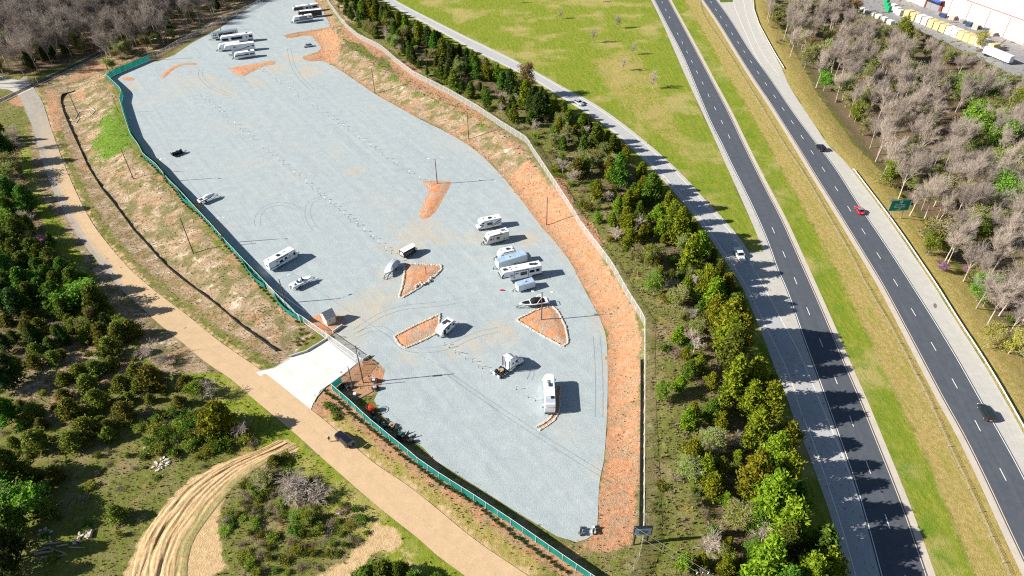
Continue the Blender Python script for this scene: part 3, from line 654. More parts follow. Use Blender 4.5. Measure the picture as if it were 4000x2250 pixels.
pole("single lamp post behind the sliding gate near the shed", (719, 763), 8.2, ((R(35), 2.4),), name="lamp_post")
pole("lamp post inside the teal fence above the white jet boat", (420, 457), 8.6, ((R(0), 2.0),), name="lamp_post")
pole("lamp post inside the teal fence level with the white travel trailer", (564, 612), 9.0, ((R(0), 2.0),), name="lamp_post")
pole("lamp post at the right end of the far teal fence", (395, 151), 9.5, ((R(10), 2.0),), name="lamp_post")
pole("lamp post beside the dark-sided trailer at the top left", (556, 78), 9.0, ((R(10), 2.0),), name="lamp_post")
pole("bare wooden pole on the bank below the jet boat", (336, 451), 12.0)
pole("bare wooden pole by the outlined drain basin on the bank", (200, 296), 11.5)
pole("bare wooden pole on the pale bank below the white travel trailer", (487, 638), 12.5)
pole("thin wooden pole by the railway behind the far teal corner", (272, 177), 10)
pole("short pole on the green bank beside the zigzag of the teal fence", (300, 285), 8, r=.09)
pole("wooden pole at the foot of the far right bank", (943.5, 235), 10.5)
pole("wooden pole at the foot of the straw bank beside the green ribbon", (1179, 350), 10.5)
pole("wooden pole on the red bank right of the motor home row", (1375, 566), 10)
GP = pole("tall wooden utility pole with a grey transformer beside the sliding gate", (914, 963), 12.1, r=.16, group="poles at the gate")
MB().tube((.38, 0, 9.2), (.38, 0, 10.3), .26, n=12).build("transformer", pm("transformer_grey", (.55, .57, .58), .4, .4), GP)
MB().tube((-.8, -.1, 11.3), (.8, .1, 11.3), .06, n=6).build("cross_arm", WOOD, GP)
for dx in (-.7, 0, .7): MB().tube((dx, 0, 11.3 if dx else 12.1), (dx, 0, 11.6 if dx else 12.35), .05, n=6).build("insulator", LAMP, GP)
pole("shorter wooden pole left of the tall transformer pole", (887, 974), 7.0, r=.13, group="poles at the gate")
# power pole whose head shows at the bottom edge
hx, hy, _ = at(1768, 1441, 12.5)
PP = thing("utility_pole", "utility pole among the trees with its white insulator head at the bottom edge", "pole", (hx, hy, hz(hx, hy)))
MB().tube((0, 0, -.3), (0, 0, 12.5), .16, .11, 10).build("pole", WOOD, PP)
MB().tube((-1, .2, 12.2), (1, -.2, 12.2), .06, n=6).build("cross_arm", WOOD, PP)
for dx in (-.9, 0, .9): MB().tube((dx, 0, 12.2), (dx, 0, 12.75), .09, .05, n=8).build("insulator", WHITE, PP)
gx_, gy_, gz_ = GP.location
def wire(label, a, b, sag, r=.02, grp="overhead wires over the lot"):
    pts = []
    for i in range(25):
        t = i / 24; pts.append((a[0] + (b[0] - a[0]) * t, a[1] + (b[1] - a[1]) * t, a[2] + (b[2] - a[2]) * t - sag * 4 * t * (1 - t)))
    o = MB().path([(p[0] - a[0], p[1] - a[1], p[2] - a[2]) for p in pts], r, 4).build("power_line", STEEL, None, tuple(a)); return tag(o, label, "wire", grp)
hz_ = hz(hx, hy)
wire("upper pale overhead wire from the gate pole to the bottom edge pole", (gx_ + .7, gy_, gz_ + 11.6), (hx + .9, hy, hz_ + 12.7), 1.3)
wire("lower pale overhead wire from the gate pole to the bottom edge pole", (gx_ - .7, gy_, gz_ + 11.6), (hx - .9, hy, hz_ + 12.7), 1.5)
ngx, ngy, ngz = at(560, 700, 9.0)
pl2 = at(487, 638)
wire("overhead wire from the gate pole up the left bank", (gx_, gy_, gz_ + 12.2), (pl2[0], pl2[1], pl2[2] + 12.3), 1.2, .014)
for A, B in (((487, 638), (336, 451)), ((336, 451), (200, 296))):
    a, b = at(*A), at(*B); wire("overhead wire between the bare poles of the left bank", (a[0], a[1], a[2] + 12.0), (b[0], b[1], b[2] + 11.4), 1.0, .012)
# ------------------------------------------------------------------ clay islands edged with stones
def clay_mat():
    t = NT("island_clay").set(.95, .1); P = t.pos(); n = t.noise(P, .7, 5, .65); n3 = t.noise(P, 3, 4, .7)
    c = t.ramp(n, [(.3, (.46, .17, .075)), (.55, (.58, .26, .125)), (.75, (.64, .40, .25))])
    c = t.mix(t.rng(t.noise(P, .3, 6, .75), .45, .56, 0, .9), c, t.ramp(n3, [(.3, (.24, .18, .13)), (.7, (.55, .46, .37))])); c = t.mix(t.rng(n3, .64, .76, 0, .8), c, (.10, .055, .03))
    t.col(c); t.bump(n3, .8, .2); return t.m
CLAY = clay_mat()
random.seed(11)
STONES = []
for k in range(5):
    bm = bmesh.new(); bmesh.ops.create_icosphere(bm, subdivisions=1, radius=.5)
    for v in bm.verts: v.co *= random.uniform(.7, 1.15); v.co.z *= .75
    me = bpy.data.meshes.new("stone"); bm.to_mesh(me); bm.free(); STONES.append(me)
def island(label, s, stones=True, mound=.25, name="clay_island", ss=.40):
    P = wl(s); cx = sum(p[0] for p in P) / len(P); cy = sum(p[1] for p in P) / len(P)
    o = thing(name, label, "flower bed" if stones else "clay patch", (cx, cy, .045), 0, "clay islands in the gravel lot")
    Q = smooth(P + [P[0]], step=.8, it=1); bm = bmesh.new(); vs = [bm.verts.new((x - cx, y - cy, 0.012)) for x, y in Q[:-1]]; f = bm.faces.new(vs); bm.normal_update()
    if f.normal.z < 0: bmesh.ops.reverse_faces(bm, faces=[f])
    bmesh.ops.triangulate(bm, faces=bm.faces[:])
    for ax in (0, 1):
        lo = min(v.co[ax] for v in bm.verts); hi = max(v.co[ax] for v in bm.verts); q = lo + .6
        while q < hi:
            co = [0, 0, 0]; no = [0, 0, 0]; co[ax] = q; no[ax] = 1
            bmesh.ops.bisect_plane(bm, geom=bm.verts[:] + bm.edges[:] + bm.faces[:], plane_co=co, plane_no=no); q += .6
    va = np.array([v.co[:] for v in bm.verts]); d = dpl(va[:, 0], va[:, 1], [(x - cx, y - cy) for x, y in Q])
    for v, dd in zip(bm.verts, d): v.co.z += mound * float(sst(0, 2.5, dd)) + (random.uniform(0, .05) if dd > .3 else 0)
    me = bpy.data.meshes.new("clay_bed"); bm.to_mesh(me); bm.free(); obj("clay_bed", me, CLAY, o)
    if stones:
        pts = resample(P + [P[0]], step=ss)
        for i, (x, y) in enumerate(pts[:-1]):
            so = obj("stone", STONES[i % 5], STONE, o, (x - cx + random.uniform(-.06, .06), y - cy + random.uniform(-.06, .06), .1)); so.rotation_euler = (0, 0, random.uniform(0, 6)); so.scale = (random.uniform(.55, .9),) * 3
    return o
I1 = island("stone-edged red clay triangle beside the covered boat", q4(1000, 562, "1490,1205 1560,1210 1700,1215 1860,1225 1872,1260 1800,1340 1640,1452") + [(1012, 750), (1004, 748), (1012, 724), (1018, 690)])
I2 = island("stone-edged clay triangle with the lamp post below the canopy boat", "1299,805 1345,782 1388,769.5 1403,784 1413,802 1423,824 1429,855 1427,865 1414,872 1363,844")
I3 = island("long stone-edged clay bed beside the small white camper", "991.5,847 1050,817 1106.5,791 1104,824 1094,842 1054,862 1019,876 1004,867")
island("hourglass clay patch with the double lamp post", q4(1000, 562, "1665,370 1780,372 1960,375 1965,400 1930,470 1870,570 1830,660 1740,750 1660,760 1640,700 1690,570 1750,480 1700,430"), False, .2)
island("curved clay patch on the gravel near the far teal corner", "401,192 425,172 450,160 495,157 496,165 462,163 435,175 412,200", False, .15)
island("triangular clay patch below the top left row of trailers", "572,172 644,160 691,150 695,162 669,165 640,178 607,197", False, .15)
island("small clay patch round the shed", "770,806 806,790 850,790 872,805 866,822 838,845 800,838 780,822", False, .05)
island("tiny clay patch inside the far teal corner", "306,196 330,193 342,200 330,204 312,203", False, .05)
island("small clay strip by the fence left of the jet boat", "488,494 506,520 520,545 512,548 494,522", False, .05)
# curved double row of stones beside the parked coach
arc = smooth(wl("1405.5,971 1402,994 1403,1019 1400.5,1037 1388,1057 1373,1068 1354,1078"), step=.6)
A = thing("stone_row", "curved double row of pale stones under the white coach", "stone edging", (*arc[0], .045)); x0, y0 = arc[0]
bed = strip("clay_bed", [(x - x0, y - y0) for x, y in offset(arc, .45)], [(x - x0, y - y0) for x, y in offset(arc, -.45)], len(arc), 2, .01, CLAY, None, A)
for s_ in (.5, -.5):
    for i, (x, y) in enumerate(resample(offset(arc, s_), step=.42)):
        so = obj("stone", STONES[i % 5], STONE, A, (x - x0, y - y0, .07)); so.rotation_euler = (0, 0, random.uniform(0, 6)); so.scale = (random.uniform(.45, .7),) * 3
for i, (px, py) in enumerate([(1049, 718), (1053, 716), (1058, 712), (1062, 716), (1068, 713), (1080, 707), (1084, 698), (1046, 722)]):
    x, y = W(px, py, .3); so = obj("boulder", STONES[i % 5], STONE, None, (x, y, .42)); so.scale = (1.0 + .1 * (i % 3),) * 3; tag(so, "pale boulder lying inside the red clay triangle", "boulder", "boulders on the clay triangle")
x, y = W(1072, 690); wp = thing("water_post", "thin post with a spigot inside the red clay triangle", "post", (x, y, .2))
MB().tube((0, 0, 0), (0, 0, 2.2), .07, n=6).build("post", DSTEEL, wp); MB().box(-.15, .15, -.1, .1, 1.9, 2.15).build("box", DSTEEL, wp)
# bay marker stakes
stake_me = MB().tube((0, 0, 0), (0, 0, 1.0), .022, n=5).mesh("stake"); cap_me = MB().box(-.2, .2, -.05, .05, .85, 1.2).mesh("number_plate"); foot_me = MB().slab([(.14 * math.cos(t), .14 * math.sin(t)) for t in np.linspace(0, 2 * math.pi, 9)[:-1]], 0, .03).mesh("foot")
rowsA = q4(1000, 0, "40,685 70,705 205,800 245,825 295,860 345,890 430,955 480,985 570,1050 625,1085 670,1120 730,1155 775,1190 830,1230 885,1262 935,1305 1040,1380 1095,1415") + q4(1000, 562, "1155,15 1205,45 1275,100 1325,135 1390,180 1420,200 1480,240 1520,270 1545,285 1650,345")
rowsB = q4(0, 0, "2030,960 2070,990 2110,1020 2165,1070 2215,1110 2245,1135 2280,1165 2300,1195 2370,1240 2420,1280 2450,1310 2510,1355 2550,1390") + q4(1000, 562, "70,30 130,70 165,100 230,155 280,195 345,250 390,290 445,330 510,385 570,440 625,485 650,505 695,550 750,585 795,618 840,660 890,700 935,740 955,770 1018,805 1030,815 1095,870 1155,918 1185,940 1240,990 1295,1035 1310,1060 1365,1090 1440,1165")
rowsC = q4(1000, 1125, "1900,560 1945,585 2005,640 2045,650 2110,700 2180,730 2240,780 2280,795 2365,845") + q4(2000, 1125, "45,1005 165,1090 235,1120 310,1190 360,1200")
for rows, lab, g in ((rowsA, "thin bay marker stake with a white plate in the right-hand row across the lot", "right-hand row of bay markers"), (rowsB, "thin bay marker stake with a white plate in the left-hand row across the lot", "left-hand row of bay markers"), (rowsC, "thin bay marker stake with a white plate between the small camper and the coach", "bay markers near the semi tractor")):
    for a, b in rows:
        x, y = W(a, b + 4); t = thing("bay_marker", lab, "marker", (x, y, .045), random.uniform(-.4, .4), g)
        obj("stake", stake_me, DSTEEL, t); obj("number_plate", cap_me, WHITE, t); obj("foot", foot_me, DSTEEL, t)
# silt fence on the bank, with stakes
sf = smooth([p[:2] for p in al(q4(0, 0, "760,920 690,940 640,950 610,1000 625,1080 640,1130 710,1300 780,1448") + [(210, 395), (222, 422), (240, 450), (255, 475), (280, 505), (307, 540), (337, 582), (362, 607), (390, 640), (420, 672), (450, 697), (485, 724), (525, 752), (562, 782), (607, 822), (644, 847), (669, 865), (694, 884)])], step=2.0)
x0, y0 = sf[0]; z0 = hz(x0, y0); SFo = thing("silt_fence", "long black silt fence winding down the left bank", "silt fence", (x0, y0, z0)); V = []; random.seed(8)
for i, (x, y) in enumerate(sf):
    dz = random.uniform(-.22, .15) + .72; V += [(x - x0, y - y0, hz(x, y) - z0 - .05), (x - x0 + .1, y - y0 + random.uniform(-.1, .1), hz(x, y) - z0 + dz)]
obj("fabric", npm("fabric", V, [(2 * i, 2 * i + 2, 2 * i + 3, 2 * i + 1) for i in range(len(sf) - 1)]), CANV, SFo)
sf_all = [(SFo, sf)]
sf2 = smooth([p[:2] for p in al("1611,905 1611,1000 1610,1100 1609,1220 1607,1335")], step=2.0); x1_, y1_ = sf2[0]; z1_ = hz(x1_, y1_); SF2 = thing("silt_fence", "straight low silt fence along the top of the lower red bank", "silt fence", (x1_, y1_, z1_)); V = []
for i, (x, y) in enumerate(sf2): V += [(x - x1_, y - y1_, hz(x, y) - z1_ - .05), (x - x1_ + .05, y - y1_, hz(x, y) - z1_ + random.uniform(.6, .85))]
obj("fabric", npm("fabric", V, [(2 * i, 2 * i + 2, 2 * i + 3, 2 * i + 1) for i in range(len(sf2) - 1)]), CANV, SF2)
sk = MB().box(-.025, .025, -.025, .025, -.1, .95).mesh("stake")
for i, (x, y) in enumerate(sf): obj("stake", sk, WOOD, SFo, (x - x0, y - y0, hz(x, y) - z0))
bs = al(q4(0, 0, "755,1200 800,1130 865,1112 930,1100 958,1118 930,1155 870,1178 805,1190 785,1215 770,1240")); x0, y0, z0 = bs[0]
tag(MB().path([(x - x0, y - y0, z - z0 + .12) for x, y, z in bs], .16, 7).build("filter_sock", pm("filter_sock", (.55, .52, .45), .9, .1), None, (x0, y0, z0)), "pale filter sock outlining the drain basin on the bank", "filter sock")
# ------------------------------------------------------------------ railway
rl0 = q4(0, 0, "-60,1045 0,1020 200,925 340,858 480,790 700,685 850,615 1010,535 1080,500")
RLn = smooth([p[:2] for p in al(rl0)], step=1.2); x0, y0 = RLn[0]
ball = strip("railway_ballast", offset(RLn, 2.3), offset(RLn, -2.3), len(RLn), 3, .12, road_mat("ballast_stone", (.20, .19, .185), (.30, .285, .275), streak=.2, spk=.35), drape=True)
tm = MB().box(-.11, .11, -1.3, 1.3, 0, .16).mesh("sleeper")
for i in range(0, len(RLn) - 1):
    for f_ in (0, .5):
        x = RLn[i][0] * (1 - f_) + RLn[i + 1][0] * f_; y = RLn[i][1] * (1 - f_) + RLn[i + 1][1] * f_
        if i % 1 == 0 and len([c for c in ball.children]) < 290:
            so = obj("sleeper", tm, WOOD, ball, (x, y, hz(x, y) + .10)); so.rotation_euler = (0, 0, math.atan2(RLn[i + 1][1] - RLn[i][1], RLn[i + 1][0] - RLn[i][0]))
for s_ in (.72, -.72):
    P = offset(RLn, s_); mb = MB()
    for a, b in zip(P[:-1], P[1:]):
        za, zb_ = hz(*a) + .27, hz(*b) + .27; d = math.hypot(b[0] - a[0], b[1] - a[1]); nx, ny = -(b[1] - a[1]) / d * .06, (b[0] - a[0]) / d * .06
        mb.add([(a[0] + nx, a[1] + ny, za), (b[0] + nx, b[1] + ny, zb_), (b[0] - nx, b[1] - ny, zb_), (a[0] - nx, a[1] - ny, za), (a[0] + nx, a[1] + ny, za + .17), (b[0] + nx, b[1] + ny, zb_ + .17), (b[0] - nx, b[1] - ny, zb_ + .17), (a[0] - nx, a[1] - ny, za + .17)], [(4, 5, 6, 7), (0, 1, 5, 4), (3, 7, 6, 2)])
    mb.build("rail", pm("rusty_rail", (.12, .075, .055), .5, .4, .4), ball)
xx = [p[:2] for p in al(q4(0, 0, "200,950 330,885 300,840 150,890"))]
sheet("crossing_apron", [p[:2] for p in al(q4(0, 0, "185,965 345,890 300,840 150,800 -40,760 -40,890 90,905 140,930"))], .14, PALE, 2, True)
xx_, xy_, xz_ = at(97, 212); xb = thing("crossing_sign", "white crossbuck sign standing by the railway crossing", "sign", (xx_, xy_, xz_), R(-60))
MB().tube((0, 0, 0), (0, 0, 3.2), .06, n=6).build("post", WHITE, xb)
for a in (R(40), R(-40)):
    MB().add([(math.cos(a) * u - math.sin(a) * w, d, 2.9 + math.sin(a) * u + math.cos(a) * w) for d in (-.1, -.07) for u, w in ((-1, -.13), (1, -.13), (1, .13), (-1, .13))], [(0, 1, 2, 3), (7, 6, 5, 4), (0, 4, 5, 1), (1, 5, 6, 2), (2, 6, 7, 3), (3, 7, 4, 0)]).build("blade", WHITE, xb)
# ------------------------------------------------------------------ guard rails and cable barrier
def guardrail(label, line, post_step=1.9):
    P = resample(line, step=post_step); x0, y0 = P[0]; z = lambda x, y: hz(x, y)
    g = thing("guard_rail", label, "guard rail", (x0, y0, z(x0, y0)), 0, "guard rails along the highway"); z0 = z(x0, y0)
    V = []; F = []; prof = [(0, .42), (.07, .48), (.07, .56), (0, .6), (.07, .65), (.07, .73), (0, .79)]
    T = np.gradient(P, axis=0); T /= np.hypot(T[:, 0], T[:, 1])[:, None]
    for (x, y), t in zip(P, T):
        n = (t[1], -t[0])
        for d, zz in prof: V.append((x - x0 + n[0] * d, y - y0 + n[1] * d, z(x, y) - z0 + zz + .05))
    k = len(prof); F = [(i * k + j, i * k + k + j, i * k + k + j + 1, i * k + j + 1) for i in range(len(P) - 1) for j in range(k - 1)]
    obj("beam", npm("beam", V, F), WPOST, g)
    pme = MB().box(-.07, .07, -.09, .09, -.2, .74).mesh("post")
    for (x, y), t in zip(P, T):
        o = obj("post", pme, WOOD if False else STEEL, g, (x - x0 + t[1] * -.12, y - y0 - t[0] * -.12, z(x, y) - z0)); o.rotation_euler = (0, 0, math.atan2(t[1], t[0]))
    return g
gr1 = [p for p in H2S if p[1] < W(2134, 416)[1]]
guardrail("long white guard rail beside the right carriageway below the exit sign", offset(gr1, .35))
MB().box(-.35, .35, -.05, .05, .2, .9).build("end_shoe", WPOST, C.objects["guard_rail"])
guardrail("white guard rail round the curved on-ramp at the top", wl(q4(2000, 0, "2420,-40 2430,100 2480,250 2576,430") + q4(3000, 0, "60,540 155,695")))
cb = smooth(wl(q4(2000, 0, "1880,-20 1900,150 2100,430 2300,760 2500,1080") + q4(3000, 562, "150,20 300,230 450,480 620,780 800,1080 980,1448") + q4(3000, 1125, "1200,350 1400,740 1600,1120 1740,1448") + q4(3000, 1687, "1900,340 2060,680 2240,1080 2410,1440 2470,1600")), step=3)
x0, y0 = cb[0]; CB = thing("cable_barrier", "thin steel cable barrier running down the grassy median", "cable barrier", (x0, y0, 0))
pme = MB().box(-.05, .05, -.05, .05, 0, .95).mesh("post")
for x, y in resample(cb, step=5.2): obj("post", pme, STEEL, CB, (x - x0, y - y0, 0))
for zz in (.55, .7, .85): MB().path([(x - x0, y - y0, zz) for x, y in cb], .018, 4).build("cable", STEEL, CB)
# ------------------------------------------------------------------ exit sign
def text_part(name, body, size, m, parent, loc, rot=(R(90), 0, 0), align='CENTER', ext_=.008, sx=1.0):
    cu = bpy.data.curves.new(name, 'FONT'); cu.body = body; cu.size = size; cu.align_x = align; cu.align_y = 'CENTER'; cu.extrude = ext_; cu.resolution_u = 2
    o = bpy.data.objects.new(name, cu); C.objects.link(o); bpy.context.view_layer.update()
    me = bpy.data.meshes.new_from_object(o.evaluated_get(bpy.context.evaluated_depsgraph_get())); C.objects.unlink(o); bpy.data.objects.remove(o)
    q = obj(name, me, m, parent, loc); q.rotation_euler = rot; q.scale = (sx, 1, 1); return q
GREEN = pm("sign_green", (.006, .17, .13), .4, .4, var=.1); SWHITE = pm("sign_lettering", (.40, .72, .72), .5, .3, var=.05)
fx, fy, fz = at(2266, 551)                   # foot of the right leg
lx, ly, lz = at(2237, 541)
SW_ = 6.4
ex = thing("exit_sign", "large green highway exit sign on two steel legs above the guard rail", "road sign", (fx - 1.9, fy, fz), R(4))
for dx in (-1.9, 1.9):
    MB().box(dx - .1, dx + .1, .05, .2, -.4, 6.7).build("leg", STEEL, ex)
MB().box(-SW_ / 2, SW_ / 2, -.03, .02, 3.0, 6.9).build("panel", GREEN, ex)
fr = MB()
for a in ((-SW_ / 2 + .06, SW_ / 2 - .06, 3.06, 3.13), (-SW_ / 2 + .06, SW_ / 2 - .06, 6.77, 6.84), (-SW_ / 2 + .06, -SW_ / 2 + .13, 3.13, 6.77), (SW_ / 2 - .13, SW_ / 2 - .06, 3.13, 6.77)): fr.box(a[0], a[1], -.045, -.032, a[2], a[3])
fr.build("border", SWHITE, ex)
MB().add([(-.62, -.05, 6.2), (0, -.05, 5.62), (.62, -.05, 6.2), (0, -.05, 6.75)], [(0, 1, 2, 3)]).build("route_diamond", SWHITE, ex)
text_part("route_number", "73", .62, GREEN, ex, (0, -.055, 6.19))
text_part("lettering", "Lincolnton", .72, SWHITE, ex, (0, -.04, 5.2)); text_part("lettering", "Huntersville", .72, SWHITE, ex, (0, -.04, 4.4))
MB().add([(x, -.045, z) for x, z in ((-.65, 3.27), (-.5, 3.15), (.18, 3.62), (.28, 3.48), (.55, 3.95), (-.02, 3.88), (.08, 3.75))], [(0, 1, 2, 3, 4, 5, 6)]).build("arrow", SWHITE, ex)
# lot sign
sx_, sy_, sz_ = at(1592, 1370)
ls = thing("lot_sign", "black-framed sign with a grey-blue face and oval emblem beside the white fence", "sign", (sx_ + 1.4, sy_, sz_), R(2))
for dx in (-1.3, 1.1): MB().box(dx - .13, dx + .13, -.13, .13, -.3, 5.9).build("post", BLACK, ls)
MB().box(-1.75, 1.6, -.22, .24, 3.6, 5.95).build("frame", BLACK, ls)
SBL = pm("sign_face_blue_grey", (.25, .34, .47), .5, .3, var=.12); MB().box(-1.55, 1.4, -.25, -.221, 3.78, 5.65).build("face", SBL, ls)
el = lambda a, b, cx, cz, y, n=28: [(cx + a * math.cos(2 * math.pi * i / n), y, cz + b * math.sin(2 * math.pi * i / n)) for i in range(n)]
MB().add(el(1.05, .72, -.05, 4.7, -.255), [tuple(range(28))]).build("emblem_ring", pm("emblem_blue", (.16, .28, .50), .5, .3), ls)
MB().add(el(.82, .55, -.05, 4.66, -.26), [tuple(range(28))]).build("emblem_oval", pm("emblem_dark", (.03, .055, .06), .5, .3), ls)
MB().add([(-.72, -.265, 4.55), (-.4, -.265, 4.45), (.3, -.265, 4.5), (.66, -.265, 4.7), (.35, -.265, 5.0), (.1, -.265, 4.85), (-.15, -.265, 5.05), (-.45, -.265, 4.75)], [tuple(range(8))]).build("emblem_hills", pm("emblem_green", (.20, .25, .14), .5, .3), ls)
# ------------------------------------------------------------------ shed
s0 = lambda a, b: (.644 * (1220 + a / 6.618), .644 * (1180 + b / 6.618))
c0 = W(*s0(400, 635)); c1 = W(*s0(625, 525)); c2 = W(*s0(245, 500))
ang = math.atan2(c1[1] - c0[1], c1[0] - c0[0]); LX = math.hypot(c1[0] - c0[0], c1[1] - c0[1]); LY = min(5.0, math.hypot(c2[0] - c0[0], c2[1] - c0[1]))
sh = thing("storage_shed", "small cream gable shed inside the gate with a lamp on its wall", "shed", (c0[0], c0[1], .05), ang)
SIDING = pm("cream_siding", (.60, .57, .50), .7, .2, var=.06, scale=.6)
MB().prism([(0, 0), (LX, 0), (LX, 2.5), (0, 2.5)], .02, LY - .02).build("wall", SIDING, sh)
for y in (0, LY):
    MB().add([(0, y, 2.5), (LX, y, 2.5), (LX, y + .01, 2.5), (0, y + .01, 2.5)], [(0, 1, 2, 3)])
MB().add([(0, .02, 2.5), (0, LY - .02, 2.5), (0, LY / 2, 3.75), (LX, .02, 2.5), (LX, LY - .02, 2.5), (LX, LY / 2, 3.75)], [(0, 1, 2), (5, 4, 3), (0, 2, 5, 3), (1, 4, 5, 2)]).build("gable", SIDING, sh)
rf = pm("grey_shingle", (.33, .34, .35), .8, .2, var=.15, scale=2)
for s_ in (0, 1):
    ya, yb = (-.25, LY / 2) if s_ == 0 else (LY + .25, LY / 2); za = 2.5 - .25 * 1.25 / (LY / 2)
    MB().add([(-.2, ya, za + .03), (LX + .2, ya, za + .03), (LX + .2, yb, 3.78), (-.2, yb, 3.78), (-.2, ya, za + .13), (LX + .2, ya, za + .13), (LX + .2, yb, 3.9), (-.2, yb, 3.9)], [(0, 1, 2, 3), (4, 5, 6, 7), (0, 1, 5, 4), (0, 3, 7, 4), (1, 2, 6, 5)]).build("roof", rf, sh)
MB().box(-.03, -.001, LY * .3, LY * .62, .05, 2.1).build("door", WHITE, sh)
MB().box(LX * .25, LX * .42, -.06, .015, 1.3, 1.6).build("vent", GREYP, sh)
MB().box(-.9, LX + .2, -.5, LY + .3, -.04, .03).build("slab", CONC, sh)
MB().box(-.3, -.03, LY * .8, LY * .9, 2.2, 2.45).build("lamp", LAMP, sh)
# ------------------------------------------------------------------ warehouse and its yard
yard = sheet("yard_pavement", [p[:2] for p in al("2140,-40 2150,25 2252,66 2300,70 2380,110 2470,150 2600,215 2700,120 2600,-60")], .05, road_mat("yard_asphalt", (.20, .20, .21), (.30, .30, .30), streak=.1), 3, True)
yz = hz(*at(2330, 60)[:2])
wa, wb_ = at(2300, 6), at(2700, 190)          # foot line of the long front
# front wall foot
wa = at(2335, 22); wb2 = at(2640, 140)
wang = math.atan2(wb2[1] - wa[1], wb2[0] - wa[0]); WLn = math.hypot(wb2[0] - wa[0], wb2[1] - wa[1])
wh = thing("warehouse", "big warehouse with white roof, brick front coloured overexposed pink and dark red downpipes", "warehouse", (wa[0], wa[1], yz), wang)
BRK = pm("overexposed_brick", (.74, .60, .55), .85, .15, var=.06, scale=.5); REDT = pm("red_trim", (.36, .12, .10), .6, .3, var=.15); RB = pm("dark_red_brick", (.22, .06, .045), .85, .15, var=.25, scale=.8)  # front brick is coloured pale to imitate blown-out sunlight
H_ = 10.0
MB().box(-30, WLn, 0, .35, 0, H_).build("wall", BRK, wh)
MB().box(-30, -29.65, .36, 80, 0, H_).build("wall", RB, wh)
MB().box(-30.3, WLn + .3, -.15, 80, H_ + .01, H_ + .5).build("roof", ROOFW, wh)
MB().box(-30.3, WLn + .3, -.25, -.16, H_ + .1, H_ + .5).build("roof_trim", REDT, wh)
for i in range(9):
    x = -22 + i * 11.5
    if x < WLn: MB().box(x - .16, x + .16, -.16, -.01, 0, H_ - .3).build("downpipe", REDT, wh)
MB().box(-2, 7, -.12, -.01, .1, 4.2).build("dock_door", GREYP, wh)
MB().box(-3.0, -2.1, -.5, -.02, 0, 6.4).build("pilaster", RB, wh); MB().box(7.1, 8.6, -.9, -.02, 0, 6.4).build("pilaster", RB, wh)
BLU = pm("blue_awning", (.01, .09, .55), .5, .3, var=.1)
MB().prism([(-3, 6.0), (8.6, 6.0), (8.6, 6.2), (-3, 6.2)], -4.6, -.92).build("canopy", BLU, wh)
for x, y in ((10, 12), (42, 20), (60, 40)):
    MB().box(x, x + 2.6, y, y + 1.7, H_ + .5, H_ + 1.7).build("roof_unit", GREYP, wh, bevel=.06)
MB().tube((58, -3, H_ + 2), (90, 30, H_ + 5), .8, n=12).build("duct", ALU, wh)
def stack(label, px, py, lx, ly, h, m, name="wrapped_stack", rz=0, grp="yellow wrapped stacks in the yard", cat="stack"):
    x, y, z = at(px, py); t = thing(name, label, cat, (x, y, z), wang + rz, grp)
    n = 3
    for i in range(n): MB().box(-lx / 2 + random.uniform(-.06, .06), lx / 2 + random.uniform(-.06, .06), -ly / 2, ly / 2, .12 + i * h / n, .12 + (i + 1) * h / n - .06).build("bundle", m, t, bevel=.06)
    MB().box(-lx / 2, lx / 2, -ly / 2 + .1, ly / 2 - .1, 0, .11).build("pallet", WOOD, t)
YEL = pm("yellow_wrap", (.66, .52, .24), .6, .3, var=.15); WRP = pm("white_wrap", (.74, .72, .66), .5, .3, var=.08); GRN = pm("green_crate", (.01, .30, .12), .6, .3, var=.2)
for i, (a, b) in enumerate(zip(range(2284, 2500, 15), np.linspace(44, 128, 15))):
    m_ = YEL if i % 5 not in (2, 3) else WRP
    stack("tall yellow wrapped stack in the row before the warehouse front" if m_ is YEL else "tall white wrapped stack among the yellow ones before the warehouse", a, b, 3.2, 4.2, 3.6, m_)
for a, b in ((2166, 30), (2180, 36), (2194, 42), (2208, 48), (2222, 54), (2238, 62)): stack("white wrapped bale along the yard edge above the trees", a, b, 3.0, 2.4, 2.2, WRP, "bale", 0, "white bales along the yard edge", "bale")
for a, b in ((2228, 14), (2231, 22), (2234, 30)): stack("green plastic crate stack at the far end of the yard", a, b, 2.0, 2.0, 3.0, GRN, "crate_stack", 0, "green crate stacks", "crate stack")
for a, b in ((2246, 24), (2254, 32), (2262, 38)): stack("white crate stack beside the green crates in the yard", a, b, 2.6, 2.6, 2.8, WRP, "crate_stack", 0, "white crate stacks", "crate stack")
for i, (a, b) in enumerate(((2360, 38), (2372, 44), (2392, 50), (2420, 58), (2436, 66), (2450, 74), (2462, 70), (2478, 82), (2490, 90))):
    stack("low mixed stack of grey and dark goods close to the warehouse wall", a, b, 2.6, 2.2, 1.6 + (i % 3) * .5, (GREYP, NAVY, STONE)[i % 3], "goods_stack", .3 * (i % 3), "mixed stacks by the warehouse wall", "stack")
x, y, z = at(2506, 150); tr = thing("box_trailer", "white semi box trailer parked along the yard behind the green trees", "trailer", (x, y, z), wang)
MB().box(-7, 7, -1.3, 1.3, 1.1, 4.0).build("box", WHITE, tr, bevel=.05); MB().box(-6.8, 6.8, -.5, .5, .8, 1.09).build("frame", DSTEEL, tr)
for xx_ in (-5.5, -4.3):
    for s_ in (-1, 1): MB().tube((xx_, s_ * 1.25, .5), (xx_, s_ * .95, .5), .5, n=14).build("wheel", RUBBER, tr)
MB().box(4.2, 4.4, -.9, -.7, 0, 1.09).build("leg", DSTEEL, tr); MB().box(4.2, 4.4, .7, .9, 0, 1.09).build("leg", DSTEEL, tr)
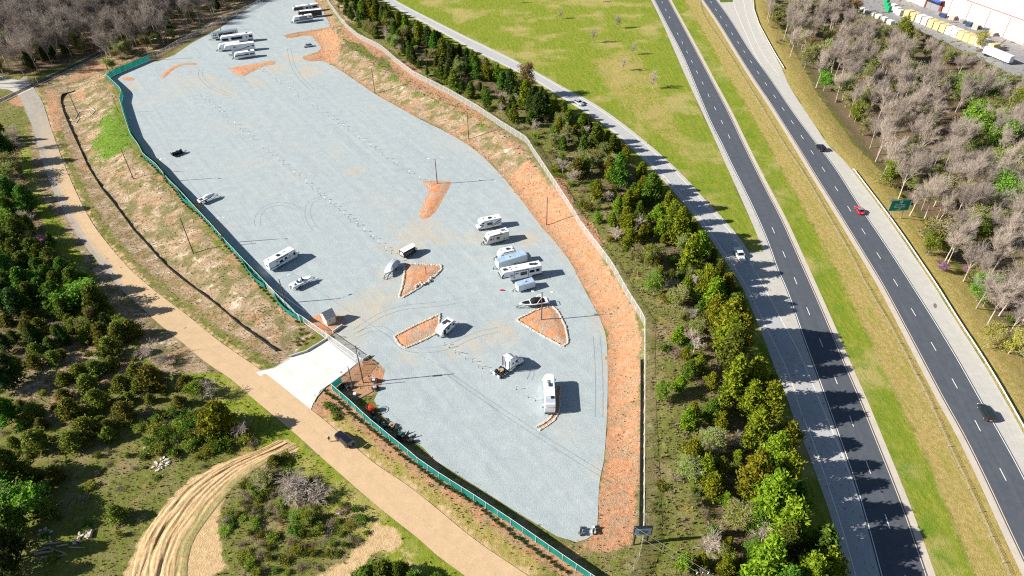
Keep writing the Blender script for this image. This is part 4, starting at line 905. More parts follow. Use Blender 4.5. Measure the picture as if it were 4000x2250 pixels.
# ------------------------------------------------------------------ vehicles
_wm = {}
def wheel(par, x, y, r, wd, rim=RIM):
    k = (r, wd)
    if k not in _wm:
        prof = [(r * .55, wd / 2), (r * .9, wd / 2), (r, wd * .36), (r, -wd * .36), (r * .9, -wd / 2), (r * .55, -wd / 2)]; n = 18; V = []; F = []
        for i in range(n):
            a = 2 * math.pi * i / n
            for q, yy in prof: V.append((math.cos(a) * q, yy, math.sin(a) * q))
        for i in range(n):
            for j in range(6): F.append((i * 6 + j, ((i + 1) % n) * 6 + j, ((i + 1) % n) * 6 + (j + 1) % 6, i * 6 + (j + 1) % 6))
        ty = npm("tyre", V, F); rm = MB().tube((0, -wd * .42, 0), (0, wd * .42, 0), r * .56, n=14).tube((0, -wd * .47, 0), (0, wd * .47, 0), r * .16, n=8).mesh("rim"); _wm[k] = (ty, rm)
    o = obj("wheel", _wm[k][0], RUBBER, par, (x, y, r)); obj("rim", _wm[k][1], rim, o)
def place(a, b, w, z=.045, flip=1):          # near-side foot points of rear and front -> origin at the middle of the rear
    A = at(*a); B = at(*b); z = max(A[2], 0) + z if A[2] > -.2 else A[2] + z
    dx, dy = B[0] - A[0], B[1] - A[1]; L = math.hypot(dx, dy); n = (-dy / L, dx / L)
    s = 1 if n[0] * (-A[0]) + n[1] * (-A[1]) > 0 else -1
    return (A[0] - n[0] * s * w / 2, A[1] - n[1] * s * w / 2, z), math.atan2(dy, dx), L, s
def plates(mb, items, w, side, th=.02):
    for x0, x1, z0, z1 in items:
        y0, y1 = (w / 2, w / 2 + th) if side > 0 else (-w / 2 - th, -w / 2); mb.box(x0, x1, y0, y1, z0, z1)
    return mb
def bands(mb, polys, w, side, th=.015):
    for p in polys:
        y0, y1 = (w / 2 + .001, w / 2 + th) if side > 0 else (-w / 2 - th, -w / 2 - .001); mb.prism(p, y0, y1)
    return mb
def tongue(t, L, w, tanks=True):
    b = MB().box(0, 0, 0, 0, 0, 0) if False else MB()
    for s in (-1, 1): b.tube((L - .3, s * w * .38, .5), (L + 1.25, 0, .5), .06, n=5)
    b.tube((L + 1.2, 0, .5), (L + 1.45, 0, .5), .07, n=6); b.tube((L + 1.05, 0, .05), (L + 1.05, 0, .95), .05, n=6); b.box(L + .95, L + 1.15, -.12, .12, 0, .05); b.build("tongue", DSTEEL, t)
    if tanks:
        for s in (-.2, .2): MB().tube((L + .42, s, .55), (L + .42, s, 1.05), .16, n=10).build("gas_bottle", CHAR, t)
def rv(name, label, cat, pr, pf, w, H, prof, body=WHITE, roof=ROOFW, win=(), nwin=(), door=None, stripes=(), dark=(), axles=(), wr=.36, ac=(), vents=(), tong=True, tanks=True, group=None, bevel=.08, awning=None, front=(), rearwin=None, solar=(), wm=GLASS, stripem=NAVY, darkm=CHAR, mats=None, extras=None, roofh=.07):
    loc, rz, L, s = place(pr, pf, w); t = thing(name, label, cat, loc, rz, group)
    X = lambda f: f * L if abs(f) <= 1.0001 else f
    P = [((X(x) if not isinstance(x, tuple) else L + x[0]), z) for x, z in prof]
    MB().prism(P, -w / 2, w / 2).build("body", body, t, bevel=bevel, seg=2)
    tx = [x for x, z in P if abs(z - H) < .05]
    if tx:
        a, b = min(tx) + .06, max(tx) - .02; MB().box(a, b, -w / 2 + .06, w / 2 - .06, H - .01, H + roofh).build("roof", roof, t, bevel=.03)
    W4 = lambda it: [(X(a), X(b), c, d) for a, b, c, d in it]
    for sd in (1, -1):
        lst = W4(win if sd == s or not nwin else nwin)
        for q in lst: plates(MB(), [q], w, sd, .025).build("window", wm, t)
        if dark:
            for q in dark: bands(MB(), [[(X(x), z) for x, z in q]], w, sd, .012).build("side_panel", darkm, t)
        if stripes: bands(MB(), [[(X(x), z) for x, z in q] for q in stripes], w, sd, .017).build("stripe", stripem, t)
    if door:
        a, b, c, d = W4([door])[0]; dd = plates(MB(), [(a, b, c, d)], w, s, .03).build("door", body, t, bevel=.01)
        plates(MB(), [(a + .15, b - .15, d - .85, d - .2)], w, s, .04).build("door_window", wm, dd); plates(MB(), [(a + .04, a + .12, c + .8, c + .95)], w, s, .05).build("handle", DSTEEL, dd)
    for f in axles:
        for sd in (1, -1): wheel(t, X(f), sd * (w / 2 - .13), wr, .24)
    for x, y in ac: MB().box(X(x) - .5, X(x) + .5, y - .36, y + .36, H + roofh, H + roofh + .3).build("air_conditioner", CHAR if body != CREAM else GREYP, t, bevel=.07)
    for x, y in vents: MB().box(X(x) - .2, X(x) + .2, y - .2, y + .2, H + roofh, H + roofh + .12).build("roof_vent", GREYP, t, bevel=.03)
    for x, y, lx, ly in solar: MB().box(X(x) - lx / 2, X(x) + lx / 2, y - ly / 2, y + ly / 2, H + roofh + .02, H + roofh + .06).build("solar_panel", CHAR, t)
    if awning:
        a, b, z = X(awning[0]), X(awning[1]), awning[2]; MB().tube((a, s * (w / 2 + .1), z), (b, s * (w / 2 + .1), z), .075, n=8).build("awning", awning[3] if len(awning) > 3 else DSTEEL, t)
    for sd in (1, -1): MB().box(-.03, .0, sd * w * .42 - .06, sd * w * .42 + .06, 1.0, 1.4).build("tail_light", REDL, t)
    if tong: tongue(t, L, w, tanks)
    if rearwin: MB().box(-.03, -.001, -rearwin[0], rearwin[0], rearwin[1], rearwin[2]).build("rear_window", wm, t)
    for q in front:                           # plates on a sloped front: (x0,z0,x1,z1,half width)
        x0, z0, x1, z1, hw, m = q; d = .03
        MB().add([(L + x0 + d, -hw, z0), (L + x0 + d, hw, z0), (L + x1 + d, hw, z1), (L + x1 + d, -hw, z1), (L + x0 - .02, -hw, z0), (L + x0 - .02, hw, z0), (L + x1 - .02, hw, z1), (L + x1 - .02, -hw, z1)], [(0, 1, 2, 3), (4, 7, 6, 5), (0, 4, 5, 1), (1, 5, 6, 2), (2, 6, 7, 3), (3, 7, 4, 0)]).build("front_panel", m, t)
    if extras: extras(t, L, s)
    return t
TT = lambda H, f=.55, n=.75, m=1.3: [(0, f), ((-.25,), f), ((-.02,), f + .35), ((-.0,), m), ((-n,), H), (.0, H)]
FW = lambda H: [(0, .75), ((-3.2,), .75), ((-3.0,), 1.75), ((-.5,), 1.75), ((-.05,), 2.3), ((-.25,), H - .8), ((-.95,), H), (0, H)]
ZA = lambda a, b: (.644 * (800 + a / 8.573), .644 * (80 + b / 8.573)); ZB = lambda a, b: (.644 * (1110 + a / 8.573), .644 * (b / 8.573))
ZC = lambda a, b: (.644 * (1840 + a / 8.573), .644 * (820 + b / 8.573)); ZD = lambda a, b: (.644 * (1860 + a / 8.573), .644 * (950 + b / 8.573))
ZE = lambda a, b: (.644 * (1990 + a / 8.573), .644 * (1030 + b / 8.573)); ZF = lambda a, b: (.644 * (1880 + a / 8.573), .644 * (1340 + b / 8.573))
ZH = lambda a, b: (.644 * (1640 + a / 6.604), .644 * (1220 + b / 6.604)); ZI = lambda a, b: (.644 * (1020 + a / 4.096), .644 * (950 + b / 4.096))
ZJ = lambda a, b: (.644 * (1480 + a / 3.276), .644 * (930 + b / 3.276)); ZK = lambda a, b: (.644 * (640 + a / 2.927), .644 * (550 + b / 2.927))
G1 = "row of trailers at the top left of the lot"; G2 = "three trailers at the top of the lot"; G3 = "row of campers on the right of the lot"
def front_jack(x): 
    def f(t, L, s):
        for sd in (1, -1): MB().box(L + x - .06, L + x + .06, sd * .8 - .06, sd * .8 + .06, 0, 1.75).build("landing_leg", DSTEEL, t)
        MB().box(L - 1.6, L - 1.3, -.12, .12, 1.1, 1.75).build("pin_box", DSTEEL, t)
    return f
# top left row
rv("toy_hauler", "white toy hauler trailer with a long dark side panel, farthest of the top left row", "trailer", ZA(1160, 555), ZA(265, 690), 2.5, 3.5, [(0, .6), ((-.3,), .6), ((-.02,), 1.0), ((0,), 2.6), ((-.5,), 3.5), (0, 3.5)], ALU, ALU, win=[(.06, .13, 2.3, 2.9), (.15, .2, 2.3, 2.9), (.8, .86, 2.2, 2.8), (.88, .93, 2.2, 2.8)], dark=[[(.22, 1.0), (.72, 1.0), (.74, 3.0), (.2, 3.0)], [(.78, 1.0), (.95, 1.0), (.95, 1.5), (.78, 1.5)]], door=(.52, .6, .7, 2.6), axles=(.38, .46), darkm=pm("plum_panel", (.03, .022, .05), .35, .5), group=G1, bevel=.2, vents=((.3, 0), (.7, .3)), tanks=False)
rv("luxury_coach", "white fifth-wheel trailer with big slanted black windows, second in the top left row", "trailer", ZA(1650, 690), ZA(560, 835), 2.55, 3.7, [(0, .6), ((-1.2,), .6), ((-.5,), 1.0), ((0,), 1.7), ((-.35,), 2.9), ((-.9,), 3.7), (0, 3.7)], WHITE, ROOFW, win=[(.01, .12, 2.0, 3.1)], dark=[[(.33, 1.75), (.66, 1.75), (.68, 3.05), (.31, 3.05)], [(.74, 1.7), (.93, 1.7), (.95, 2.9), (.76, 2.9)], [(.02, .75), (.2, .75), (.24, 1.3), (.02, 1.3)]], door=(.17, .23, .75, 2.9), axles=(.3, .37, .44), darkm=GLASS, ac=((.17, 0),), vents=((.4, .3), (.55, -.3), (.8, .2)), group=G1, front=[(-.02, 1.75, -.33, 2.8, 1.0, CHAR)])
rv("travel_trailer", "white travel trailer with a curved nose, half hidden third in the top left row", "trailer", ZA(1230, 955), ZA(480, 1065), 2.45, 3.2, TT(3.2, n=1.0), win=[(.3, .4, 1.7, 2.3)], axles=(.4, .48), group=G1, vents=((.3, 0), (.6, .2), (.8, 0)), bevel=.18, stripes=[[(.9, 1.2), (.98, 1.2), (.93, 2.2), (.88, 2.0)]], stripem=GREYP)
rv("fifth_wheel_trailer", "long white fifth-wheel trailer with grey swooshes on a plain side, top left row", "trailer", ZA(1710, 1000), ZA(690, 1125), 2.5, 3.6, FW(3.6), win=[(.18, .26, 1.9, 2.3), (.6, .69, 2.4, 2.8), (.03, .08, 1.9, 2.7)], stripes=[[(.05, 2.6), (.25, 2.15), (.45, 1.5), (.7, .9), (.68, .8), (.4, 1.3), (.2, 1.95), (.03, 2.4)], [(.45, 1.9), (.75, 1.3), (.95, 1.9), (.75, 1.15)]], stripem=TEALS, axles=(.3, .37), group=G1, vents=((.2, .3), (.45, -.2), (.7, .2)), tong=False, extras=front_jack(-3.3))
rv("travel_trailer", "rounded white travel trailer with a blue-grey window band, nearest of the top left row", "trailer", ZA(1720, 1225), ZA(1025, 1335), 2.4, 2.9, [(0, .5), ((-.25,), .5), ((0,), .8), ((0,), 1.6), ((-.45,), 2.6), ((-1.0,), 2.9), (.0, 2.9)], win=[(.72, .84, 1.5, 2.0), (.32, .5, 1.5, 2.2), (.04, .26, 1.5, 2.15)], dark=[[(.3, 1.45), (.97, 1.45), (.97, 2.05), (.3, 2.05)]], darkm=TEALS, axles=(.38, .5), ac=((.25, 0),), group=G1, bevel=.2)
x, y = W(*ZA(900, 1190)); ut = thing("utility_trailer", "low grey utility trailer with its tongue out between two white trailers", "trailer", (x, y, .05), R(172), G1)
MB().box(-3, 0, -.9, .9, .5, .62).box(-3, 0, -.9, -.84, .62, 1.2).box(-3, 0, .84, .9, .62, 1.2).build("bed", GREYP, ut); tongue(ut, 0, 1.6, False)
for sd in (1, -1): wheel(ut, -1.7, sd * 1.02, .33, .2)
# top centre
rv("fifth_wheel_trailer", "white fifth wheel with dark slanted flank, farthest of the three top trailers", "trailer", ZB(1185, 366), ZB(325, 488), 2.5, 3.6, FW(3.6), CREAM, ROOFW, win=[(.06, .24, 2.0, 3.0), (.4, .5, 2.0, 2.8)], dark=[[(.55, 1.2), (.95, 1.9), (.95, 3.2), (.62, 3.2)], [(.0, 1.0), (.5, 1.0), (.5, 1.3), (.0, 1.3)]], door=(.29, .35, .8, 3.0), axles=(.3, .37), group=G2, ac=((.92, 0), (.36, 0)), vents=((.75, 0), (.55, .2)), tong=False, extras=front_jack(-3.3))
rv("fifth_wheel_trailer", "trailer with an almost black side, in the middle of the three at the top", "trailer", ZB(1285, 558), ZB(505, 640), 2.5, 3.6, FW(3.6), pm("very_dark_side", (.03, .022, .028), .4, .4), ROOFW, win=[(.1, .25, 2.0, 2.8), (.5, .62, 2.0, 2.8)], axles=(.3, .37), group=G2, vents=((.5, .2), (.8, 0)), tong=False, extras=front_jack(-3.3))
rv("travel_trailer", "white travel trailer with a grey belt of panels, nearest of the three at the top", "trailer", ZB(978, 708), ZB(335, 808), 2.45, 3.2, TT(3.2), win=[(.2, .32, 1.3, 1.9), (.75, .85, 1.4, 1.95), (.05, .16, 2.1, 2.7)], dark=[[(.0, 1.1), (.99, 1.1), (.99, 1.8), (.0, 1.8)], [(.28, 1.8), (.68, 1.8), (.68, 2.9), (.28, 2.9)]], darkm=GREYP, axles=(.38, .46), ac=((.45, 0),), vents=((.75, 0), (.15, .3)), group=G2, awning=(.28, .68, 2.95))
# right-hand row
def cab(t, L, s):
    w = 2.35
    MB().prism([(L - 2.1, .45), (L - .1, .45), (L, .75), (L - .05, 1.15), (L - 1.0, 1.35), (L - 1.75, 2.15), (L - 2.1, 2.15)], -.98, .98).build("cab", WHITE, t, bevel=.06)
    MB().add([(L - 1.02, -.85, 1.38), (L - 1.02, .85, 1.38), (L - 1.68, .8, 2.1), (L - 1.68, -.8, 2.1)], [(0, 1, 2, 3)]).build("windscreen", GLASS, t)
    for sd in (1, -1):
        plates(MB(), [(L - 1.95, L - 1.3, 1.4, 1.95)], 1.96, sd, .02).build("cab_window", GLASS, t); wheel(t, L - .85, sd * .92, .4, .26)
        MB().box(L - 1.35, L - 1.2, sd * 1.15 - .08, sd * 1.15 + .08, 1.35, 1.7).build("mirror", BLACK, t); MB().box(L - .06, L + .02, sd * .7 - .15, sd * .7 + .15, .8, .98).build("headlight", LAMP, t)
    MB().box(L - .03, L + .06, -.95, .95, .45, .62).build("bumper", CHAR, t)
CC = [(0, .55), ((-2.0,), .55), ((-2.0,), 2.18), ((-1.0,), 2.18), ((-.75,), 2.45), ((-1.0,), 2.95), ((-1.7,), 3.2), (0, 3.2)]
rv("motor_home", "white cab-over motor home with blue swooshes, first in the right-hand row", "motor home", ZC(1030, 572), ZC(225, 742), 2.45, 3.2, CC, win=[(.38, .6, 1.65, 2.45), (.72, .8, 2.4, 2.8)], stripes=[[(.02, 2.95), (.12, 2.7), (.3, 1.9), (.55, 1.35), (.75, 1.25), (.55, 1.2), (.26, 1.75), (.02, 2.6)], [(.02, 2.1), (.2, 1.7), (.45, 1.1), (.4, 1.05), (.15, 1.5), (.02, 1.8)]], stripem=TEALS, axles=(.27,), wr=.4, ac=((.45, 0),), vents=((.7, -.3), (.25, .3)), tong=False, group=G3, extras=cab, bevel=.14)
rv("travel_trailer", "beige travel trailer with a dark raked front, second in the right-hand row", "trailer", ZC(1285, 1025), ZC(520, 1230), 2.45, 3.2, TT(3.2, n=1.05, m=1.2), CREAM, ROOFW, win=[(.42, .56, 1.6, 2.3), (.76, .83, 1.7, 2.3), (.2, .26, 1.05, 1.4)], stripes=[[(.3, 1.1), (.5, 1.5), (.62, 1.9), (.5, 1.4)], [(0, 1.3), (.14, 1.05), (.14, .95), (0, 1.15)]], door=(.66, .73, .65, 2.6), axles=(.33, .42), ac=((.22, -.2),), vents=((.1, .3), (.85, 0), (.36, .9)), group=G3, awning=(.3, .72, 3.0), front=[(.0, 1.25, -.45, 2.0, 1.1, CHAR), (-.6, 2.25, -.95, 2.95, 1.1, GREYP)])
rv("camper_trailer", "small rounded silver-white camper tucked behind the long cargo trailer", "trailer", ZD(1385, 480), ZD(775, 625), 2.4, 2.75, [(0.1, .6), ((-.35,), .6), ((0,), .95), ((.0,), 1.5), ((-.5,), 2.4), ((-1.0,), 2.75), (.15, 2.75), (.04, 2.2), (0, 1.2)], pm("silver_white_shell", (.66, .70, .74), .28, .5, .35), ROOFW, win=[(.2, .32, 1.4, 2.0), (.75, .87, 1.4, 1.95)], axles=(.42,), ac=((.45, 0),), vents=((.2, .3), (.8, -.2)), group=G3, bevel=.25)
def cargo(t, L, s):
    MB().box(-.02, .0, -1.0, 1.0, .6, 2.6).build("rear_door", WHITE, t)
    for sd in (1, -1):
        MB().box(L * .3, L * .52, sd * 1.22 - .04, sd * 1.22 + .16 * sd + .04 * (1 - sd), .86, .93).build("fender", DSTEEL, t)
rv("cargo_trailer", "long white cargo trailer with a metal roof painted with sky-blue reflection", "trailer", ZD(1715, 640), ZD(765, 935), 2.5, 2.75, [(0, .5), (1, .5), (1, 2.75), (0, 2.75)], pm("pale_blue_white_panel", (.66, .72, .78), .35, .5, var=.05), ALUR, axles=(.38, .5), wr=.37, vents=((.55, 0),), group=G3, bevel=.03, tanks=False, extras=cargo, roofh=.03)
rv("fifth_wheel_trailer", "very long white fifth wheel with black front cap and brown roof units", "trailer", ZD(2195, 1125), ZD(820, 1405), 2.55, 3.85, FW(3.85), win=[(.06, .14, 2.2, 3.1), (.18, .3, 2.2, 3.0), (.36, .52, 1.9, 3.0), (.57, .64, 2.6, 2.95), (.69, .76, 1.7, 2.9)], dark=[[(.0, .8), (.25, .8), (.22, 1.35), (.0, 1.35)], [(.8, 2.0), (.97, 2.0), (.95, 2.3), (.8, 2.3)], [(.32, 1.0), (.33, 1.0), (.33, 3.7), (.32, 3.7)], [(.66, 1.0), (.67, 1.0), (.67, 3.7), (.66, 3.7)], [(.98, 2.5), (.93, 3.3), (.9, 3.2), (.95, 2.3)]], door=(.7, .755, .9, 3.0), axles=(.3, .37), ac=((.14, .1), (.23, -.1), (.86, 0)), vents=((.72, .3), (.6, .1), (.73, -.5)), group=G3, tong=False, awning=(.33, .66, 3.6), front=[(-.12, 1.95, -.02, 2.35, 1.15, GREYP), (-.06, 2.4, -.25, 3.0, 1.15, CHAR), (-.3, 3.1, -.85, 3.7, 1.15, GREYP)], extras=front_jack(-3.4))
rv("cargo_trailer", "short white cargo trailer with a roof vent, in front of the very long fifth wheel", "trailer", ZE(865, 820), ZE(300, 992), 2.15, 2.3, [(0, .45), (1, .45), (1, 2.3), (0, 2.3)], pm("pale_blue_white_panel", (.66, .72, .78)), ALUR, axles=(.37, .52), wr=.35, group=G3, bevel=.03, tanks=False, vents=((.45, .0), (.48, .1)), roofh=.03)
# left side of the lot
rv("travel_trailer", "long white travel trailer with grey swooshes beside the left fence", "trailer", ZI(162, 478), ZI(600, 232), 2.45, 3.2, TT(3.2, n=.55), win=[(.36, .48, 1.55, 2.2), (.55, .63, 1.75, 2.35), (.24, .3, 2.3, 2.6), (.86, .93, 1.5, 2.4), (.22, .3, 1.0, 1.4)], stripes=[[(.02, 1.5), (.2, 1.25), (.45, 1.45), (.75, 2.0), (.95, 2.3), (.75, 1.85), (.45, 1.25), (.2, 1.05), (.02, 1.2)]], stripem=TEALS, door=(.7, .76, .65, 2.5), axles=(.33, .42), ac=((.42, 0),), vents=((.1, .3), (.65, .1)), rearwin=(.35, 1.6, 2.2), awning=(.3, .68, 2.95))
def spare(t, L, s):
    o = obj("spare_wheel", _wm[(.36, .24)][0], RUBBER, t, (-.14, .1, .75)); o.rotation_euler = (0, 0, R(90)); obj("rim", _wm[(.36, .24)][1], WHITE, o)
    bands(MB(), [[(.62, .75), (1.55, .75), (1.4, 2.5), (.62, 2.5)]], 2.3, s, .02).build("dark_bay", BLACK, t)
rv("camper_trailer", "small white camper with spare wheel and solar panel by the long clay bed", "trailer", ZH(588, 702), ZH(928, 398), 2.3, 2.7, [(.12, .5), ((-.3,), .5), ((0,), .9), ((0,), 2.1), ((-.3,), 2.7), (.2, 2.7), (.06, 2.3), (0, 1.5), (.03, .8)], win=[(.4, .58, 1.5, 2.1), (.78, .92, 1.5, 2.05)], axles=(.42,), vents=((.42, .3),), solar=((.55, .35, 1.1, 1.0), (.72, .0, .7, 1.4)), bevel=.15, extras=spare, awning=(.3, .7, 2.5))
def letters(t, L, s):                        # the worn white lettering, too blurred to read, as broken marks
    random.seed(4); mb = MB()
    for x0, x1, z, h, hs in ((.20, .52, 1.62, .26, .7), (.58, .78, 1.62, .26, .7), (.22, .72, 1.28, .12, .8), (.18, .76, 1.02, .10, .8)):
        x = x0 * L
        while x < x1 * L:
            wd = h * random.uniform(.4, .7); z0 = z - h / 2 * random.choice((1, 1, .2)); z1 = z + h / 2 * random.choice((1, 1, .3)); plates(mb, [(x, x + wd * .55, z0, z1)], 2.15, s, .012); x += wd * 1.05
    mb.build("worn_lettering", pm("faded_white_lettering", (.42, .43, .47), .6, .2), t)
    for z0, z1, a, b in ((1.75, 2.05, -.7, .5), (1.3, 1.5, -.85, .8), (.95, 1.1, -.8, .85)): MB().box(-.025, -.001, a, b, z0, z1).build("rear_decal", WHITE, t)
rv("cargo_trailer", "black cargo trailer with a white roof, pointed nose and faded side lettering", "trailer", ZJ(328, 278), ZJ(478, 196), 2.15, 2.4, [(0, .5), (1, .5), (1, 2.4), (0, 2.4)], pm("black_panel", (.012, .012, .016), .35, .5), ROOFW, axles=(.4, .55), wr=.35, bevel=.02, tanks=False, extras=letters, roofh=.04)
ct = [o for o in C.objects if o.get('label', '').startswith("black cargo")][0]
Lc = place(ZJ(328, 278), ZJ(478, 196), 2.15)[2]
MB().slab([(Lc, -1.07), (Lc + .75, 0), (Lc, 1.07)], .5, 2.39).build("nose", pm("black_panel", (0, 0, 0)), ct); MB().slab([(Lc, -1.05), (Lc + .72, 0), (Lc, 1.05)], 2.4, 2.44).build("nose_roof", ROOFW, ct)
# white coach seen from above
c_r = W(1288 + 385 / 4, 724.5 + 1185 / 4, 0.6); L_ = 8.9
def top(px, py): return W(px, py, 3.4)
p0 = top(1288 + 385 / 4, 724.5 + 1172 / 4); p1 = top(1288 + 372 / 4, 724.5 + 856 / 4); az = math.atan2(p1[1] - p0[1], p1[0] - p0[0]); L_ = math.hypot(p1[0] - p0[0], p1[1] - p0[1])
mh = thing("motor_home", "white motor coach seen from above, parked over the curved stone row", "motor home", (p0[0], p0[1], .045), az)
wv = 2.45
MB().add([], []).slab([(0, -wv / 2), (L_ - .8, -wv / 2), (L_ - .1, -wv / 2 + .55), (L_ - .1, wv / 2 - .55), (L_ - .8, wv / 2), (0, wv / 2)], 2.2, 3.32).build("upper_body", WHITE, mh, bevel=.15)
MB().slab([(.05, -wv / 2 + .02), (L_ - .35, -wv / 2 + .02), (L_, -wv / 2 + .35), (L_, wv / 2 - .35), (L_ - .35, wv / 2 - .02), (.05, wv / 2 - .02)], .5, 2.19).build("lower_body", WHITE, mh, bevel=.1)
MB().slab([(.08, -wv / 2 + .12), (L_ - .9, -wv / 2 + .12), (L_ - .25, -wv / 2 + .6), (L_ - .25, wv / 2 - .6), (L_ - .9, wv / 2 - .12), (.08, wv / 2 - .12)], 3.33, 3.39).build("roof", ROOFW, mh)
MB().box(L_ * .55, L_ * .66, -.35, .25, 3.4, 3.7).build("air_conditioner", CHAR, mh, bevel=.05); MB().box(L_ * .66, L_ * .77, -.05, .45, 3.4, 3.55).build("roof_vent", GREYP, mh, bevel=.03)
MB().box(L_ * .17, L_ * .25, -.9, -.2, 3.4, 3.5).build("skylight", GLASS, mh); MB().box(L_ * .05, L_ * .26, -.95, .95, 3.395, 3.41).build("roof_mat", SILV, mh)
MB().path([(.6, .95, 3.5), (.6, -.9, 3.5)], .03, 5).path([(1.2, .95, 3.5), (1.2, -.9, 3.5)], .03, 5).build("roof_rack", STEEL, mh)
MB().box(-.28, -.02, -1.15, 1.15, .45, .7).build("bumper", CHAR, mh); MB().path([(-.12, -.3, .7), (-.12, -.3, 3.3)], .025, 5).path([(-.12, -.7, .7), (-.12, -.7, 3.3)], .025, 5).build("ladder", STEEL, mh)
for sd in (1, -1):
    MB().box(L_ - 1.0, L_ - .8, sd * 1.5 - .12, sd * 1.5 + .12, 1.9, 2.3).build("mirror", WHITE, mh)
    for a, b in ((.3, .5), (.62, .75)): plates(MB(), [(a * L_, b * L_, 1.7, 2.17)], wv - .04, sd, .02).build("window", GLASS, mh)
    wheel(mh, L_ * .28, sd * 1.05, .42, .28); wheel(mh, L_ * .85, sd * 1.05, .42, .28)
MB().box(L_ + .001, L_ + .02, -.85, .85, 1.3, 2.1).build("windscreen", GLASS, mh)
# semi tractor
a = W(*ZF(500, 1130)); b = W(*ZF(1290, 600)); az = math.atan2(b[1] - a[1], b[0] - a[0]); a = (a[0] + .0, a[1]); Ls = 8.0
se = thing("semi_tractor", "white semi tractor with a sleeper cab and bare fifth-wheel deck", "truck", (a[0], a[1], .045), az)
TW = pm("white_truck_paint", (.78, .80, .82), .25, .5, var=.05, coat=.4); TWS = pm("white_truck_paint", (0, 0, 0))
for sd in (1, -1): MB().box(.1, 7.4, sd * .42 - .06, sd * .42 + .06, .75, 1.0).build("chassis_rail", DSTEEL, se)
for x in (.95, 2.3):
    for sd in (1, -1):
        wheel(se, x, sd * .78, .5, .27, STEEL); wheel(se, x, sd * 1.09, .5, .27, STEEL)
    MB().tube((x, -.7, .5), (x, .7, .5), .14, n=8).build("axle", DSTEEL, se)
for sd in (1, -1): wheel(se, 6.7, sd * 1.0, .5, .3, ALU)
MB().slab([(1.15, -.5), (1.9, -.55), (2.2, -.25), (2.2, .25), (1.9, .55), (1.15, .5), (1.0, .2), (1.5, 0), (1.0, -.2)], 1.05, 1.2).build("fifth_wheel_plate", TAN, se)
for sd in (1, -1): MB().box(-.1, .06, sd * .75 - .35, sd * .75 + .35, .25, .95).build("mud_flap", WHITE, se)
MB().prism([(3.35, .75), (6.0, .75), (6.0, 2.1), (5.75, 3.1), (4.6, 3.85), (3.35, 3.95)], -1.2, 1.2).build("sleeper_cab", TW, se, bevel=.16, seg=3)
MB().prism([(5.9, .7), (7.85, .6), (7.95, 1.0), (7.75, 1.55), (6.0, 1.95)], -.95, .95).build("bonnet", TW, se, bevel=.14, seg=3)
for sd in (1, -1):
    MB().prism([(6.1, .55), (7.9, .45), (7.9, 1.05), (7.2, 1.25), (6.1, 1.2)], sd * 1.0 - .18, sd * 1.0 + .18).build("fender", TW, se, bevel=.1)
    plates(MB(), [(5.1, 5.75, 1.9, 2.65)], 2.4, sd, .02).build("door_window", GLASS, se); plates(MB(), [(4.1, 4.5, 2.0, 2.6)], 2.4, sd, .02).build("sleeper_window", GLASS, se)
    bands(MB(), [[(3.4, 1.1), (5.0, 1.35), (5.9, 1.9), (5.9, 1.78), (5.0, 1.2), (3.4, .95)]], 2.4, sd, .015).build("stripe", pm("teal_stripe", (.01, .10, .09), .4, .4), se)
    MB().tube((3.1, sd * 1.05, .6), (5.0, sd * 1.05, .6), .28, n=12).build("fuel_tank", ALU, se); MB().box(3.05, 3.3, sd * 1.18 - .02, sd * 1.18 + .02, .8, 3.7).build("side_fairing", CHAR, se)
    MB().box(5.85, 6.0, sd * 1.42 - .1, sd * 1.42 + .1, 1.9, 2.6).build("mirror", WHITE, se); MB().box(7.72, 7.82, sd * .75 - .16, sd * .75 + .16, .95, 1.2).build("headlight", LAMP, se)
MB().add([(6.02, -1.0, 2.0), (6.02, 1.0, 2.0), (5.78, .95, 2.95), (5.78, -.95, 2.95)], [(0, 1, 2, 3)]).build("windscreen", GLASS, se)
MB().tube((3.15, .85, .9), (3.15, .85, 3.9), .11, n=10).build("exhaust_stack", ALU, se); MB().box(3.1, 3.33, .3, .75, 1.0, 2.6).build("air_tank", GREYP, se)
MB().box(7.86, 8.05, -1.15, 1.15, .4, .75).build("bumper", ALU, se, bevel=.05); MB().box(2.75, 3.3, -.9, .9, 1.0, 1.06).build("deck_plate", ALU, se)
# ------------------------------------------------------------------ boats on trailers
def boat_trailer(t, L, xo=0):
    b = MB()
    for sd in (1, -1): b.tube((.3, sd * .75, .5), (L * .75, sd * .7, .5), .06, n=5); b.tube((L * .75, sd * .7, .5), (L + .9, 0, .5), .06, n=5)
    for x in (.5, L * .4, L * .7): b.tube((x, -.75, .5), (x, .75, .5), .05, n=5)
    b.tube((L + .6, 0, .0), (L + .6, 0, 1.0), .05, n=5); b.tube((L + .3, 0, .5), (L + .3, 0, 1.3), .05, n=5)
    b.build("boat_trailer", DSTEEL, t)
    for sd in (1, -1):
        wheel(t, L * .33, sd * .98, .33, .2); MB().box(L * .33 - .45, L * .33 + .45, sd * .98 - .13, sd * .98 + .13, .70, .76).build("fender", DSTEEL, t, bevel=.03)
def hull(L, w, zb, zt, flare=1.0):
    V = []; n = 12
    for i in range(n + 1):
        f = i / n; x = f * L; hw = w / 2 * (1 - max(0, (f - .45) / .55) ** 2.2) + .02; z0 = zb + .55 * max(0, (f - .55) / .45) ** 2; zt_ = zt + .22 * f * f
        V.append([(x, -hw, zt_), (x, -hw * .93, z0 + .38), (x, 0, z0), (x, hw * .93, z0 + .38), (x, hw, zt_)])
    return V
